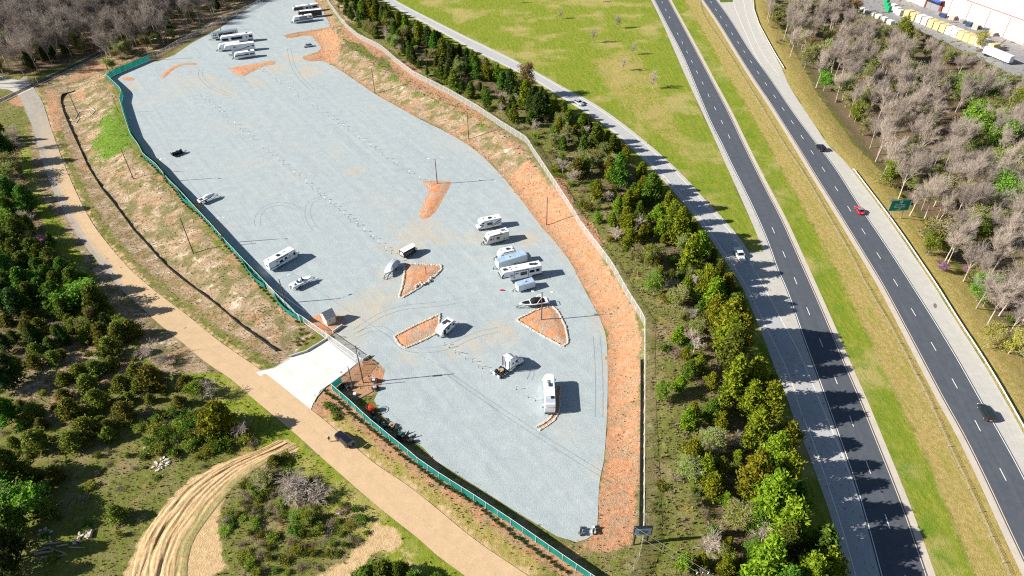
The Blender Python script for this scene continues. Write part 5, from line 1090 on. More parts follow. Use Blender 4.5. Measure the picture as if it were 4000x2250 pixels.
def boat(label, bow, stern, w, name="motor_boat", group="boats on trailers in the lot", top_=None, hullm=WHITE, lower=NAVY, ext_=None, flipz=0, motor=True):
    B = W(*bow, 1.0); A = W(*stern, 1.0); L = math.hypot(B[0] - A[0], B[1] - A[1]); az = math.atan2(B[1] - A[1], B[0] - A[0])
    t = thing(name, label, "boat", (A[0], A[1], .045), az, group); boat_trailer(t, L)
    MB().loft([[p for p in r] for r in hull(L, w, .62, 1.45)]).build("hull", hullm, t, bevel=.02)
    R2 = [[(p[0][0], p[0][1] * 1.008, p[0][2] - .22), (p[1][0], p[1][1] * 1.03, p[1][2] + .05), (p[1][0], p[1][1] * 1.03 + .01, p[1][2] + .04), (p[0][0], p[0][1] * 1.008 + .01, p[0][2] - .23)] for p in hull(L, w, .62, 1.45)[:-1]]
    R3 = [[(x, -y, z) for x, y, z in r] for r in R2]
    MB().loft(R2).build("hull_stripe", lower, t); MB().loft(R3).build("hull_stripe", lower, t)
    if motor: MB().box(-.5, -.05, -.18, .18, .75, 1.75).tube((-.3, 0, .3), (-.3, 0, .8), .08, n=6).build("outboard_motor", CHAR if motor == 1 else WHITE, t, bevel=.05)
    if ext_: ext_(t, L, w)
    return t
def wake(t, L, w):
    MB().loft([[(x, -hw, 1.5), (x, -hw * .8, zt), (x, hw * .8, zt), (x, hw, 1.5)] for x, hw, zt in ((L * .12, .95, 1.55), (L * .2, 1.0, 1.95), (L * .45, 1.0, 2.3), (L * .56, .92, 2.05), (L * .6, .85, 1.62))]).build("cockpit_cover", CANV, t, bevel=.03)
    MB().loft([[(x, -hw, z), (x, 0, z + .1), (x, hw, z)] for x, hw, z in ((L * .65, .75, 1.56), (L * .8, .6, 1.6), (L * .9, .25, 1.64))]).build("bow_cover", CANV, t)
    MB().path([(L * .42, -1.15, 1.4), (L * .3, -.95, 2.6), (L * .24, -.7, 2.95), (L * .24, .7, 2.95), (L * .3, .95, 2.6), (L * .42, 1.15, 1.4)], .06, 8).build("tower", WHITE, t)
    MB().loft([[(L * .57, -.95, 1.55), (L * .57, .95, 1.55), (L * .56, .95, 1.6), (L * .56, -.95, 1.6)], [(L * .52, -.85, 2.0), (L * .52, .85, 2.0), (L * .51, .85, 2.0), (L * .51, -.85, 2.0)]]).build("windscreen", GLASS, t)
    MB().box(-.5, .05, -1.0, 1.0, .95, 1.05).build("swim_platform", WHITE, t)
boat("white and navy wake boat with black canopy and tower above the lower clay triangle", (1306, 768), (1377, 757), 2.45, ext_=wake, motor=False, top_=1)
def centre_console(t, L, w):
    MB().loft([[(x, -hw, z), (x, hw, z), (x, hw, z - .3), (x, -hw, z - .3)] for x, hw, z in ((L * .05, w * .4, 1.52), (L * .5, w * .4, 1.54), (L * .8, w * .25, 1.6))]).build("deck", WHITE, t)
    MB().box(L * .42, L * .52, -.35, .35, 1.55, 2.25).build("console", WHITE, t, bevel=.05); MB().box(L * .53, L * .56, -.33, .33, 1.8, 2.45).build("windscreen", GLASS, t); MB().box(L * .3, L * .38, -.4, .4, 1.55, 2.0).build("seat", pm("navy_vinyl", (.03, .05, .14), .6, .3), t, bevel=.05)
    MB().box(L * .1, L * .18, -.6, .6, 1.55, 1.85).build("bench", WHITE, t, bevel=.05); MB().box(L * .56, L * .62, -.25, .25, 1.55, 1.8).build("cool_box", CHAR, t, bevel=.03)
boat("white open centre-console boat on a trailer beside the left fence", ZI(812, 548), ZI(480, 705), 2.1, ext_=centre_console, lower=WHITE, motor=2)
def cover(m, zs):
    def f(t, L, w):
        rr = []
        for i in range(9):
            q = i / 8; x = -.15 + q * (L + .1); hw = w / 2 * (1.04 - max(0, (q - .4) / .6) ** 2.3 * .98) + .03; z = 1.5 + zs * math.sin(min(1, q * 1.25 + .12) * math.pi) ** .8
            rr.append([(x, -hw, 1.25), (x, -hw * 1.01, 1.5), (x, -hw * .4, z), (x, hw * .4, z), (x, hw * 1.01, 1.5), (x, hw, 1.25)])
        MB().loft(rr).build("boat_cover", m, t)
    return f
boat("boat under a silver cover, bow to the lower left, beside the red clay triangle", ZJ(78, 480), ZJ(222, 312), 2.5, ext_=cover(SILV, 1.0), name="covered_boat", motor=False, hullm=WHITE)
def jet(t, L, w):
    MB().loft([[(x, -hw, 1.5), (x, -hw * .6, z), (x, hw * .6, z), (x, hw, 1.5)] for x, hw, z in ((L * .28, .55, 1.7), (L * .4, .7, 2.05), (L * .6, .75, 2.15), (L * .95, .2, 1.75))]).build("cover", WHITE, t, bevel=.04)
    MB().box(L * .05, L * .25, -.5, .5, 1.5, 1.62).build("seat", CHAR, t, bevel=.05)
boat("white and black sport jet boat on a trailer beside the left fence", ZK(590, 615), ZK(400, 700), 2.0, ext_=jet, lower=BLACK, motor=False, name="jet_boat")
# black loaded trailer
a = W(*ZK(100, 185)); b = W(*ZK(255, 130)); L = math.hypot(b[0] - a[0], b[1] - a[1]); az = math.atan2(b[1] - a[1], b[0] - a[0])
bt = thing("motorcycle_trailer", "small black open trailer heaped with black gear near the left fence", "trailer", (a[0], a[1], .05), az)
MB().box(0, L * .8, -.9, .9, .45, .6).box(0, .1, -.9, .9, .6, 1.5).build("bed", BLACK, bt); tongue(bt, L * .8, 1.5, False)
random.seed(6)
for i in range(7): MB().box(-.45, .45, -.35, .35, 0, random.uniform(.5, 1.0), random.uniform(0, 3), (L * (.15 + .09 * i), random.uniform(-.4, .4), .6)).build("load", (BLACK, CHAR, RUBBER)[i % 3], bt, bevel=.08)
MB().path([(L * .3, -.6, .6), (L * .25, -.7, 2.0)], .03, 5).path([(L * .7, .6, .6), (L * .75, .7, 1.9)], .03, 5).build("upright", DSTEEL, bt)
for sd in (1, -1): wheel(bt, L * .35, sd * 1.02, .3, .2)
# ------------------------------------------------------------------ cars
def ring(x, hw, z0, z1, r=.18): return [(x, -hw + r * .5, z0), (x, -hw, z0 + r), (x, -hw, z1 - r), (x, -hw + r, z1), (x, hw - r, z1), (x, hw, z1 - r), (x, hw, z0 + r), (x, hw - r * .5, z0)]
def car(name, label, cat, rear, front, L, wd, paint, kind="suv", group=None, z=.06, rimm=RIM, roofm=None, rack=False):
    A = at(*rear); B = at(*front); az = math.atan2(B[1] - A[1], B[0] - A[0]); cx, cy = (A[0] + B[0]) / 2, (A[1] + B[1]) / 2
    t = thing(name, label, cat, (cx, cy, (A[2] + B[2]) / 2 + z), az, group); h = L / 2; w = wd / 2
    if kind == "suv": hd, bl, rf, g = 1.0, 1.05, 1.68, (-.48, .14, -.44, .02)
    elif kind == "jeep": hd, bl, rf, g = 1.1, 1.15, 1.85, (-.48, .10, -.47, .05)
    elif kind == "sedan": hd, bl, rf, g = .88, .92, 1.42, (-.34, .20, -.20, .04)
    elif kind == "pickup": hd, bl, rf, g = 1.1, 1.15, 1.85, (-.12, .20, -.09, .09)
    else: hd, bl, rf, g = .9, .95, 1.45, (-.44, .18, -.34, .02)
    st = [(-h, .86, .45, bl - .12), (-h + .12, .95, .32, bl - .02), (-h * .7, 1, .27, bl), (-h * .2, 1, .25, bl), (L * .16, 1, .25, bl), (h * .55, .98, .27, hd), (h - .35, .93, .3, hd - .08), (h - .08, .85, .36, hd - .2), (h, .74, .45, hd - .32)]
    if kind == "pickup":
        MB().loft([ring(x, w * k, a, b) for x, k, a, b in [s for s in st if s[0] > -L * .15] and [(-L * .14, 1, .3, bl), (L * .16, 1, .28, bl), (h * .55, .98, .3, hd), (h - .35, .95, .33, hd - .06), (h - .06, .9, .4, hd - .2)]]).build("body", paint, t, smooth_=False, bevel=.03)
        MB().box(-h, -L * .14 - .03, -w, -w + .09, .5, bl).box(-h, -L * .14 - .03, w - .09, w, .5, bl).box(-h, -h + .08, -w + .09, w - .09, .5, bl).box(-h, -L * .14 - .03, -w + .09, w - .09, .5, .62).build("cargo_bed", paint, t, bevel=.02)
        MB().box(-h + .08, -L * .14 - .05, -w + .09, w - .09, bl - .06, bl - .01).build("bed_cover", ROOFW, t)
    else: MB().loft([ring(x, w * k, a, b) for x, k, a, b in st]).build("body", paint, t, bevel=.025)
    gx0, gx1, rx0, rx1 = (q * L for q in g); rw = w * .80
    MB().add([(gx0, -w * .93, bl - .03), (gx1, -w * .93, bl - .03), (gx1, w * .93, bl - .03), (gx0, w * .93, bl - .03), (rx0, -rw, rf - .05), (rx1, -rw, rf - .05), (rx1, rw, rf - .05), (rx0, rw, rf - .05)], [(3, 2, 1, 0), (4, 5, 6, 7), (0, 1, 5, 4), (1, 2, 6, 5), (2, 3, 7, 6), (3, 0, 4, 7)]).build("windows", GLASS, t)
    MB().loft([[(x, -hw, z0), (x, hw, z0), (x, hw * .93, z1), (x, -hw * .93, z1)] for x, hw, z0, z1 in ((rx0 - .06, rw + .02, rf - .07, rf - .03), (rx0 + .15, rw + .03, rf - .06, rf), (rx1 - .2, rw + .03, rf - .06, rf), (rx1 + .04, rw + .02, rf - .07, rf - .03))]).build("roof", roofm or paint, t)
    for sd in (1, -1):
        b = MB()
        for (xa, xb) in ((gx0 + .02, rx0), (gx1 - .02, rx1), ((gx0 + gx1) / 2, (rx0 + rx1) / 2)): b.tube((xa, sd * w * .935, bl - .03), (xb, sd * (rw + .01), rf - .05), .045, n=4)
        b.build("pillar", roofm or paint, t)
        for xw in (-.31, .31): wheel(t, xw * L, sd * (w - .1), .36 if kind in ("suv", "pickup", "jeep") else .32, .23, rimm)
        MB().box(h - .22, h - .05, sd * w * .68 - .18, sd * w * .68 + .18, hd - .38, hd - .2).build("headlight", LAMP, t, bevel=.02)
        MB().box(-h - .02, -h + .12, sd * w * .76 - .12, sd * w * .76 + .12, bl - .4, bl - .08).build("tail_light", REDL, t, bevel=.02)
        MB().box(gx1 - .25, gx1 - .1, sd * (w + .09) - .09, sd * (w + .09) + .09, bl, bl + .16).build("mirror", paint, t, bevel=.02)
        if rack: MB().tube((rx0 + .1, sd * rw * .88, rf + .05), (rx1 - .1, sd * rw * .88, rf + .05), .03, n=5).build("roof_rail", DSTEEL, t)
    MB().box(-h - .03, -h + .02, -.26, .26, .62, .76).build("number_plate", WHITE, t)
    if kind == "jeep": 
        o = obj("spare_wheel", _wm[(.36, .23)][0], RUBBER, t, (-h - .12, 0, .95)); o.rotation_euler = (0, 0, R(90))
    return t
SILC = pm("silver_paint", (.58, .60, .64), .25, .5, .4, var=.04, coat=.5); WHC = pm("white_car_paint", (.80, .81, .82), .25, .5, var=.03, coat=.5); BLC = pm("black_car_paint", (.010, .009, .014), .12, .6, var=.1, coat=.6)
REDC = pm("red_car_paint", (.62, .008, .03), .22, .5, var=.05, coat=.6); DKG = pm("dark_green_grey_paint", (.022, .028, .026), .18, .5, var=.05, coat=.6)
ZL = lambda a, b: (.644 * (1160 + a / 10.236), .644 * (140 + b / 10.236))
car("parked_car", "silver estate car parked alone on the gravel below the top trailers", "car", ZL(640, 405), ZL(215, 475), 4.5, 1.8, SILC, "hatch", rack=True)
s3 = lambda a, b: (.644 * (2220 + a / 9.1), .644 * (360 + b / 9.1))
car("moving_car", "silver compact SUV driving on the narrow ramp road", "car", s3(290, 380), s3(480, 490), 4.5, 1.8, SILC, "suv", z=.04)
s3 = lambda a, b: (.644 * (2840 + a / 8.19), .644 * (950 + b / 8.19))
car("pickup_truck", "white pickup truck entering the highway from the ramp", "pickup", s3(290, 250), s3(480, 610), 5.8, 2.0, WHC, "pickup", z=.04)
s3 = lambda a, b: (.644 * (3160 + a / 11.7), .644 * (550 + b / 11.7))
car("moving_car", "black off-road car on the right carriageway ahead of the red one", "car", s3(610, 500), s3(400, 290), 4.5, 1.85, BLC, "jeep", z=.07)
s3 = lambda a, b: (.644 * (3310 + a / 9.1), .644 * (780 + b / 9.1))
car("moving_car", "red car on the right carriageway opposite the green exit sign", "car", s3(500, 560), s3(330, 310), 4.4, 1.8, REDC, "sedan", z=.07, rimm=WHITE, roofm=GREYP)
s3 = lambda a, b: (.644 * (3780 + a / 6.3), .644 * (1550 + b / 6.3))
car("moving_car", "dark grey-green SUV on the right carriageway at the lower right", "car", s3(530, 640), s3(300, 230), 4.9, 1.95, DKG, "suv", z=.07)
s3 = lambda a, b: (.644 * (1270 + a / 6.824), .644 * (1640 + b / 6.824))
bs_ = car("parked_car", "black SUV parked at the edge of the sandy road with its tailgate open", "car", s3(660, 690), s3(370, 430), 5.0, 1.95, BLC, "suv", z=.02, rimm=ALU, rack=True)
MB().add([(-2.42, -.75, 1.62), (-2.42, .75, 1.62), (-3.25, .7, 1.95), (-3.25, -.7, 1.95), (-2.42, -.75, 1.68), (-2.42, .75, 1.68), (-3.25, .7, 2.01), (-3.25, -.7, 2.01)], [(0, 1, 2, 3), (7, 6, 5, 4), (0, 4, 5, 1), (1, 5, 6, 2), (2, 6, 7, 3), (3, 7, 4, 0)]).build("tailgate", BLC, bs_)
# two motorcycles near the lowest corner of the gravel
def motorcycle(label, px, py, az, m):
    x, y = W(px, py); t = thing("motorcycle", label, "motorcycle", (x, y, .05), az, "motorcycles at the lowest corner of the lot")
    for xx in (-.72, .72):
        wheel(t, xx, 0, .32, .16)
    MB().loft([ring(-.45, .13, .55, .8, .05), ring(0, .18, .5, .85, .05), ring(.3, .2, .5, 1.0, .05), ring(.5, .15, .6, .95, .05)]).build("fuel_tank", m, t); MB().box(-.85, .0, -.15, .15, .78, .9).build("seat", BLACK, t, bevel=.04); MB().box(-.25, .3, -.2, .2, .3, .55).build("engine", DSTEEL, t, bevel=.03)
    MB().path([(.55, -.4, 1.08), (.5, -.15, 1.0), (.5, .15, 1.0), (.55, .4, 1.08)], .025, 5).path([(.5, 0, 1.0), (.72, 0, .35)], .04, 5).build("handlebar", STEEL, t)
    for sd in (1, -1): MB().box(-.95, -.45, sd * .32 - .1, sd * .32 + .1, .5, .85).build("saddle_bag", m, t, bevel=.05)
motorcycle("dark motorcycle standing on the gravel at the lowest corner of the lot", 1461, 1338, R(82), CHAR)
motorcycle("white-topped motorcycle at the gravel edge by the red bank corner", 1493, 1335, R(80), WHITE)
# ------------------------------------------------------------------ junk by the fence
x, y = W(935, 1034); reel = thing("cable_reel", "orange-red cable drum with spoked flanges standing by the teal fence", "cable drum", (x, y, .05))
ORG = pm("orange_red_paint", (.55, .07, .02), .5, .3, var=.2); MB().tube((0, 0, .15), (0, 0, 1.55), .62, n=18).build("drum", ORG, reel)
for z in (.1, 1.6):
    b = MB(); pts = [(1.0 * math.cos(2 * math.pi * i / 20), 1.0 * math.sin(2 * math.pi * i / 20), z) for i in range(21)]; b.path(pts, .05, 5)
    for i in range(6): b.tube((0, 0, z), (math.cos(i * math.pi / 3), math.sin(i * math.pi / 3), z), .03, n=4)
    b.build("flange", pm("rust_red", (.30, .05, .03), .7, .2), reel)
MB().tube((0, 0, 1.56), (0, 0, 1.6), .45, .4, n=14).build("hub", pm("bright_red", (.6, .03, .02), .5, .3), reel)
def pallet(label, px, py, az, m, n=1, grp="pallets along the teal fence"):
    x, y = W(px, py); 
    t = thing("pallet", label, "pallet", (x, y, .05), az, grp)
    for k in range(n):
        z = k * .16
        for yy in (-.5, 0, .46): MB().box(-.6, .6, yy, yy + .06, z, z + .09).build("bearer", m, t)
        for i in range(6): MB().box(-.6 + i * .205, -.6 + i * .205 + .14, -.52, .54, z + .09, z + .12).build("slat", m, t)
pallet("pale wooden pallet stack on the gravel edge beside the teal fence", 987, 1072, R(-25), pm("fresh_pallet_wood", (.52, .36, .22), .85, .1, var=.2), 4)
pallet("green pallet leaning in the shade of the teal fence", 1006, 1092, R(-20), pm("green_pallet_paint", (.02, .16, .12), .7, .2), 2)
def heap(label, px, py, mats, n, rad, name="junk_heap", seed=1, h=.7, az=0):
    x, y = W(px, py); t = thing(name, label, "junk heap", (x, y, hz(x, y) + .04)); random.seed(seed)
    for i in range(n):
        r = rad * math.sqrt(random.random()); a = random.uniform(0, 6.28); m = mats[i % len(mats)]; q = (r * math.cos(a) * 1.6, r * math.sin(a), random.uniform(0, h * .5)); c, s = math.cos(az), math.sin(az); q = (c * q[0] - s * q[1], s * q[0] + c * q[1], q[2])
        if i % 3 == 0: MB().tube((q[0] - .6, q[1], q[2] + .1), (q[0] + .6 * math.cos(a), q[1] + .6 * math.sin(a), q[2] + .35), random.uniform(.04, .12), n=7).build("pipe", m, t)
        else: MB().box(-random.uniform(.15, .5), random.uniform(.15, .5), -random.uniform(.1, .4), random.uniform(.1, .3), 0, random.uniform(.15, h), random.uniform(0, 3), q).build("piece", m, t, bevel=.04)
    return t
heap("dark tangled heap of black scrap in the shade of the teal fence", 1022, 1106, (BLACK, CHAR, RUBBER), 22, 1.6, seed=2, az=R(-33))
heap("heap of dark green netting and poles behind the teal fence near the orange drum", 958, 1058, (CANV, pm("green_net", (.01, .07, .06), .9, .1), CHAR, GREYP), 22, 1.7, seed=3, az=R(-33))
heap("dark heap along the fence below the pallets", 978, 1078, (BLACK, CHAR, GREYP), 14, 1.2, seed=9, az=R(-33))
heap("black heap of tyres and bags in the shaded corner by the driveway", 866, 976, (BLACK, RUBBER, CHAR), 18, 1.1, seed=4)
def machine(label, px, py, az, m1, m2):
    x, y = W(px, py); t = thing("small_engine", label, "machine", (x, y, .05), az, "small machines on the clay pad")
    MB().box(-.8, .8, -.5, .5, .45, .6).build("frame", DSTEEL, t); MB().box(-.5, .35, -.4, .4, .6, 1.15).build("engine", m1, t, bevel=.08); MB().box(.4, .75, -.3, .3, .6, .95).build("tank", m2, t, bevel=.06); MB().tube((-.2, .2, 1.15), (-.2, .2, 1.45), .06, n=6).build("exhaust", DSTEEL, t); MB().path([(-.8, -.3, .6), (-1.5, -.3, 1.0), (-1.5, .3, 1.0), (-.8, .3, .6)], .03, 5).build("handle", DSTEEL, t)
    for sd in (1, -1): wheel(t, 0, sd * .6, .3, .2)
machine("white and red wheeled machine on the clay pad beside the tall pole", 943, 960, R(-10), WHITE, ORG)
machine("white and black wheeled machine on the clay pad below the first", 945, 980, R(20), SILV, BLACK)
x, y = W(916, 994); MB().box(-2.2, 2.2, -.35, .35, .0, .09).build("timber_plank", pm("plank_wood", (.36, .23, .14), .9, .1), None, (x, y, .07)); o = C.objects["timber_plank"]; o.rotation_euler = (0, 0, R(38)); tag(o, "broad brown plank lying on the clay pad", "plank")
x, y = W(893, 995); o = MB().box(-.35, .35, -.35, .35, 0, .7).build("white_box", WHITE, None, (x, y, .05), bevel=.05); tag(o, "white box standing inside the teal fence corner", "box")
x, y = W(1263, 731); o = MB().box(-.5, .5, -.2, .2, 0, .3).build("fuel_can", REDC, None, (x, y, .05), bevel=.04); tag(o, "small red can lying on the gravel by the fifth wheel", "can")
# concrete rubble and logs in the lower left scrub
def rubble(label, px, py, n, rad, seed, m=CONCD, name="rubble_heap", cat="rubble heap"):
    x, y, z = at(px, py); t = thing(name, label, cat, (x, y, z)); random.seed(seed)
    for i in range(n):
        a = random.uniform(0, 6.28); r = rad * random.random() ** .6; s = random.uniform(.3, .75); o = obj("chunk", STONES[i % 5], m if i % 4 else CONC, t, (r * math.cos(a), r * math.sin(a), s * .2)); o.scale = (s * 1.5, s, s * .8); o.rotation_euler = (random.uniform(-.3, .3), random.uniform(-.3, .3), a)
rubble("broken concrete heap ringed in the grass left of the dirt track", 406, 1168, 26, 1.7, 1)
rubble("rubble and cut log ends against the green thicket", 380, 1128, 16, 1.4, 2)
rubble("pale rubble beside the fallen logs at the lower left", 205, 1348, 16, 1.7, 3)
rubble("grey boulder heap at the edge of the dark trees, lower left", 112, 1345, 12, 1.5, 4)
def log(label, p, q, r, grp): 
    a, b = at(*p), at(*q); o = MB().tube((0, 0, r), (b[0] - a[0], b[1] - a[1], b[2] - a[2] + r), r, r * .8, n=10).build("log", LOGM, None, a); tag(o, label, "log", grp)
zz = lambda a, b: (.644 * (100 + a / 4.55), .644 * (2040 + b / 4.55))
for p, q, r in (((300, 400), (615, 372), .22), ((120, 548), (440, 460), .22), ((560, 440), (765, 400), .2), ((170, 570), (500, 530), .25), ((290, 640), (560, 610), .24), ((780, 450), (1060, 460), .14), ((1150, 290), (1195, 150), .3), ((430, 470), (700, 560), .18), ((560, 620), (740, 570), .14), ((890, 330), (1010, 350), .25)):
    log("bleached log lying in the log jumble at the lower left", zz(*p), zz(*q), r, "fallen logs at the lower left")
zq = lambda a, b: (a / 4, 1086.4 + b / 4)
for p, q in (((750, 150), (810, 210)), ((775, 140), (835, 195)), ((795, 125), (845, 170))): log("short bleached log of the small pile beside the round cedar", zq(*p), zq(*q), .2, "short logs beside the cedar")
x, y, z = at(366, 1177); o = MB().tube((0, 0, 0), (0, 0, .25), .4, n=14).build("old_tyre", RUBBER, None, (x, y, z)); tag(o, "old black tyre lying in the grass by the rubble ring", "tyre")
x, y, z = at(1209, 1295); 
x, y, z = at(853, 1293); o = obj("dumped_sack", STONES[2], WHITE, None, (x, y, z + .3)); o.scale = (1.2, .9, .8); tag(o, "white sack dumped in the bushes beside the sandy road", "sack")
# ------------------------------------------------------------------ the person
def person():
    a = at(829.5, 1111.5); J = {}; V = []; E = []; Rr = []
    def j(n, p, r, par=None):
        J[n] = len(V); V.append(p); Rr.append(r)
        if par is not None: E.append((J[par], J[n]))
    j('pelvis', (0, 0, .95), .155); j('waist', (0, 0, 1.1), .135, 'pelvis'); j('chest', (0, 0, 1.32), .165, 'waist'); j('neck0', (0, 0, 1.47), .075, 'chest'); j('neck1', (0.01, 0, 1.54), .06, 'neck0'); j('head0', (.015, 0, 1.62), .095, 'neck1'); j('head1', (.02, 0, 1.72), .10, 'head0'); j('nose', (.115, 0, 1.64), .018, 'head0')
    for s, n in ((1, 'l'), (-1, 'r')):
        j('sh' + n, (0, s * .19, 1.42), .07, 'chest'); j('el' + n, (.02, s * .27, 1.15), .048, 'sh' + n); j('wr' + n, (.14, s * .24, .95), .033, 'el' + n); j('pa' + n, (.19, s * .235, .90), .036, 'wr' + n)
        for k, (dx, dy, l) in enumerate(((.03, .03, .07), (.045, .012, .085), (.04, -.008, .08), (.03, -.026, .06))): j('f%d%s' % (k, n), (.19 + dx, s * (.235 + dy * .8), .90 - l), .009, 'pa' + n)
        j('th' + n, (.2, s * .19, .88), .010, 'pa' + n)
        j('hip' + n, (0, s * .10, .88), .10, 'pelvis'); j('kn' + n, (.03 + .05 * s, s * .13, .49), .065, 'hip' + n); j('an' + n, (.02 * s, s * .15, .1), .045, 'kn' + n); j('to' + n, (.16 + .02 * s, s * .17, .045), .04, 'an' + n)
    me = bpy.data.meshes.new("person"); me.from_pydata(V, E, []); o = bpy.data.objects.new("person", me); C.objects.link(o)
    m = o.modifiers.new("skin", 'SKIN'); sk = me.skin_vertices[0].data
    for i, r in enumerate(Rr): sk[i].radius = (r, r); sk[i].use_root = (i == 0)
    o.modifiers.new("sub", 'SUBSURF').levels = 2; o.modifiers["sub"].render_levels = 2; bpy.context.view_layer.update()
    ev = bpy.data.meshes.new_from_object(o.evaluated_get(bpy.context.evaluated_depsgraph_get())); C.objects.unlink(o); bpy.data.objects.remove(o); ev.name = "person"
    for m_ in (pm("skin_tone", (.45, .27, .19), .6, .3), pm("dark_shirt", (.03, .025, .03), .8, .2), pm("khaki_trousers", (.42, .34, .25), .8, .2), pm("shoe", (.05, .04, .035), .7, .2)): ev.materials.append(m_)
    mi = []
    for p in ev.polygons:
        c = p.center; p.use_smooth = True
        arm = abs(c.y) > .205
        mi.append(3 if c.z < .11 else 0 if c.z > 1.5 else (0 if (arm and c.z < 1.22) else 1) if (c.z > 1.0 or arm and c.z > .8) else 2)
    ev.polygons.foreach_set('material_index', mi)
    o = bpy.data.objects.new("person", ev); C.objects.link(o); o.location = (a[0], a[1], a[2] + .12); o.rotation_euler = (0, 0, R(-40))
    tag(o, "person in dark top and pale trousers standing by the black SUV", "person")
    hb = bmesh.new(); bmesh.ops.create_uvsphere(hb, u_segments=14, v_segments=9, radius=.118)
    for v in hb.verts: v.co.z = max(v.co.z, -.02 if v.co.x > 0 else -.09)
    hm = bpy.data.meshes.new("cap"); hb.to_mesh(hm); hb.free(); obj("cap", hm, pm("pale_cap", (.55, .52, .48), .8, .2), o, (.01, 0, 1.71))
    for s in (1, -1): MB().box(.108, .118, s * .035 - .012, s * .035 + .012, 1.655, 1.672).build("eye", DSTEEL, o)
    MB().box(.10, .113, -.025, .025, 1.585, 1.595).build("mouth", pm("lip", (.3, .12, .1), .6, .2), o)
person()
# ------------------------------------------------------------------ trees and other plants
def leaf_mat(name, a, b, tr=.25, hue=.04):
    t = NT(name).set(.75, .15); oi = t.n("ShaderNodeObjectInfo"); g = t.n("ShaderNodeNewGeometry")
    c = t.ramp(g.outputs['Random Per Island'], [(0, a), (.55, tuple((x + y) / 2 for x, y in zip(a, b))), (1, b)])
    h = t.n("ShaderNodeHueSaturation"); t.l(c, h.inputs['Color']); t.l(t.rng(oi.outputs['Random'], 0, 1, .5 - hue, .5 + hue), h.inputs['Hue']); t.l(t.rng(oi.outputs['Random'], 0, 1, .72, 1.25), h.inputs['Value'])
    t.col(h.outputs[0]); tb = t.n("ShaderNodeBsdfTranslucent"); t.l(h.outputs[0], tb.inputs[0]); mx = t.n("ShaderNodeMixShader"); mx.inputs[0].default_value = tr
    t.l(t.b.outputs[0], mx.inputs[1]); t.l(tb.outputs[0], mx.inputs[2]); t.l(mx.outputs[0], t.out.inputs[0]); return t.m
L_PINE = leaf_mat("pine_needles", (.045, .088, .010), (.155, .235, .020)); L_BELT = leaf_mat("yellow_green_pine_needles", (.085, .125, .008), (.300, .345, .016))
L_CEDAR = leaf_mat("cedar_sprays", (.085, .105, .014), (.255, .265, .032)); L_BRIGHT = leaf_mat("fresh_spring_leaves", (.11, .215, .010), (.29, .40, .025), .4)
L_HAZE = leaf_mat("budding_leaves", (.17, .22, .02), (.34, .37, .06), .4); L_DARK = leaf_mat("dark_evergreen", (.030, .055, .012), (.085, .125, .022))
L_PINK = leaf_mat("redbud_blossom", (.30, .10, .24), (.46, .20, .40), .3); L_BRUSH = leaf_mat("dry_brush", (.17, .125, .09), (.42, .33, .24), .25); L_YEL = leaf_mat("yellow_catkins", (.30, .26, .03), (.42, .34, .06), .4)
def bark(name, a, b):
    t = NT(name).set(.95, .1); oi = t.n("ShaderNodeObjectInfo"); c = t.ramp(t.noise(t.pos(1, 1, .3), 2.0, 4, .6), [(.3, a), (.7, b)]); c = t.mix(1.0, c, t.ramp(oi.outputs['Random'], [(0, (.75, .72, .72)), (1, (1.2, 1.15, 1.1))]), 'MULTIPLY'); t.col(c); return t.m
B_GREY = bark("grey_bark", (.34, .295, .255), (.56, .50, .44)); B_TWIG = bark("pinkish_twigs", (.33, .285, .25), (.52, .46, .41)); B_GREY2 = bark('dull_grey_twigs', (.25, .22, .20), (.42, .38, .34)); B_BROWN = bark("brown_bark", (.07, .05, .035), (.14, .10, .07)); B_PALE = bark("pale_bark", (.40, .36, .30), (.62, .56, .48))
rg = np.random.default_rng(17)
def cards(c, s, asp=.5, up=0.0):
    n = len(c); a = rg.normal(size=(n, 3)); a[:, 2] += up; a /= np.linalg.norm(a, axis=1)[:, None]; b = np.cross(a, rg.normal(size=(n, 3))); b /= np.linalg.norm(b, axis=1)[:, None] + 1e-9
    s = np.asarray(s).reshape(-1, 1) * np.ones((n, 1)); A = a * s; B = b * s * asp
    V = np.stack([c - A, c + B * .9, c + A, c - B * .9], 1).reshape(-1, 3); return V, np.arange(4 * n).reshape(n, 4)
def leafmesh(name, c, s, asp=.5, up=0.0):
    V, F = cards(np.asarray(c), s, asp, up); return npm(name, V, F)
def segs_mesh(name, S, n=4):
    S = np.asarray(S, float); a, b, ra, rb = S[:, 0:3], S[:, 3:6], S[:, 6], S[:, 7]; d = b - a; d /= np.linalg.norm(d, axis=1)[:, None] + 1e-9
    u = np.cross(d, np.where(np.abs(d[:, 2:3]) < .9, [[0, 0, 1.]], [[1., 0, 0]])); u /= np.linalg.norm(u, axis=1)[:, None] + 1e-9; w = np.cross(d, u); V = np.zeros((len(S), 2 * n, 3))
    for k in range(n):
        t = 2 * math.pi * k / n; o = u * math.cos(t) + w * math.sin(t); V[:, k] = a + o * ra[:, None]; V[:, n + k] = b + o * rb[:, None]
    base = np.arange(len(S))[:, None] * 2 * n; F = np.concatenate([base + np.array([[k, (k + 1) % n, n + (k + 1) % n, n + k]]) for k in range(n)])
    return npm(name, V.reshape(-1, 3), F, smooth_=True)
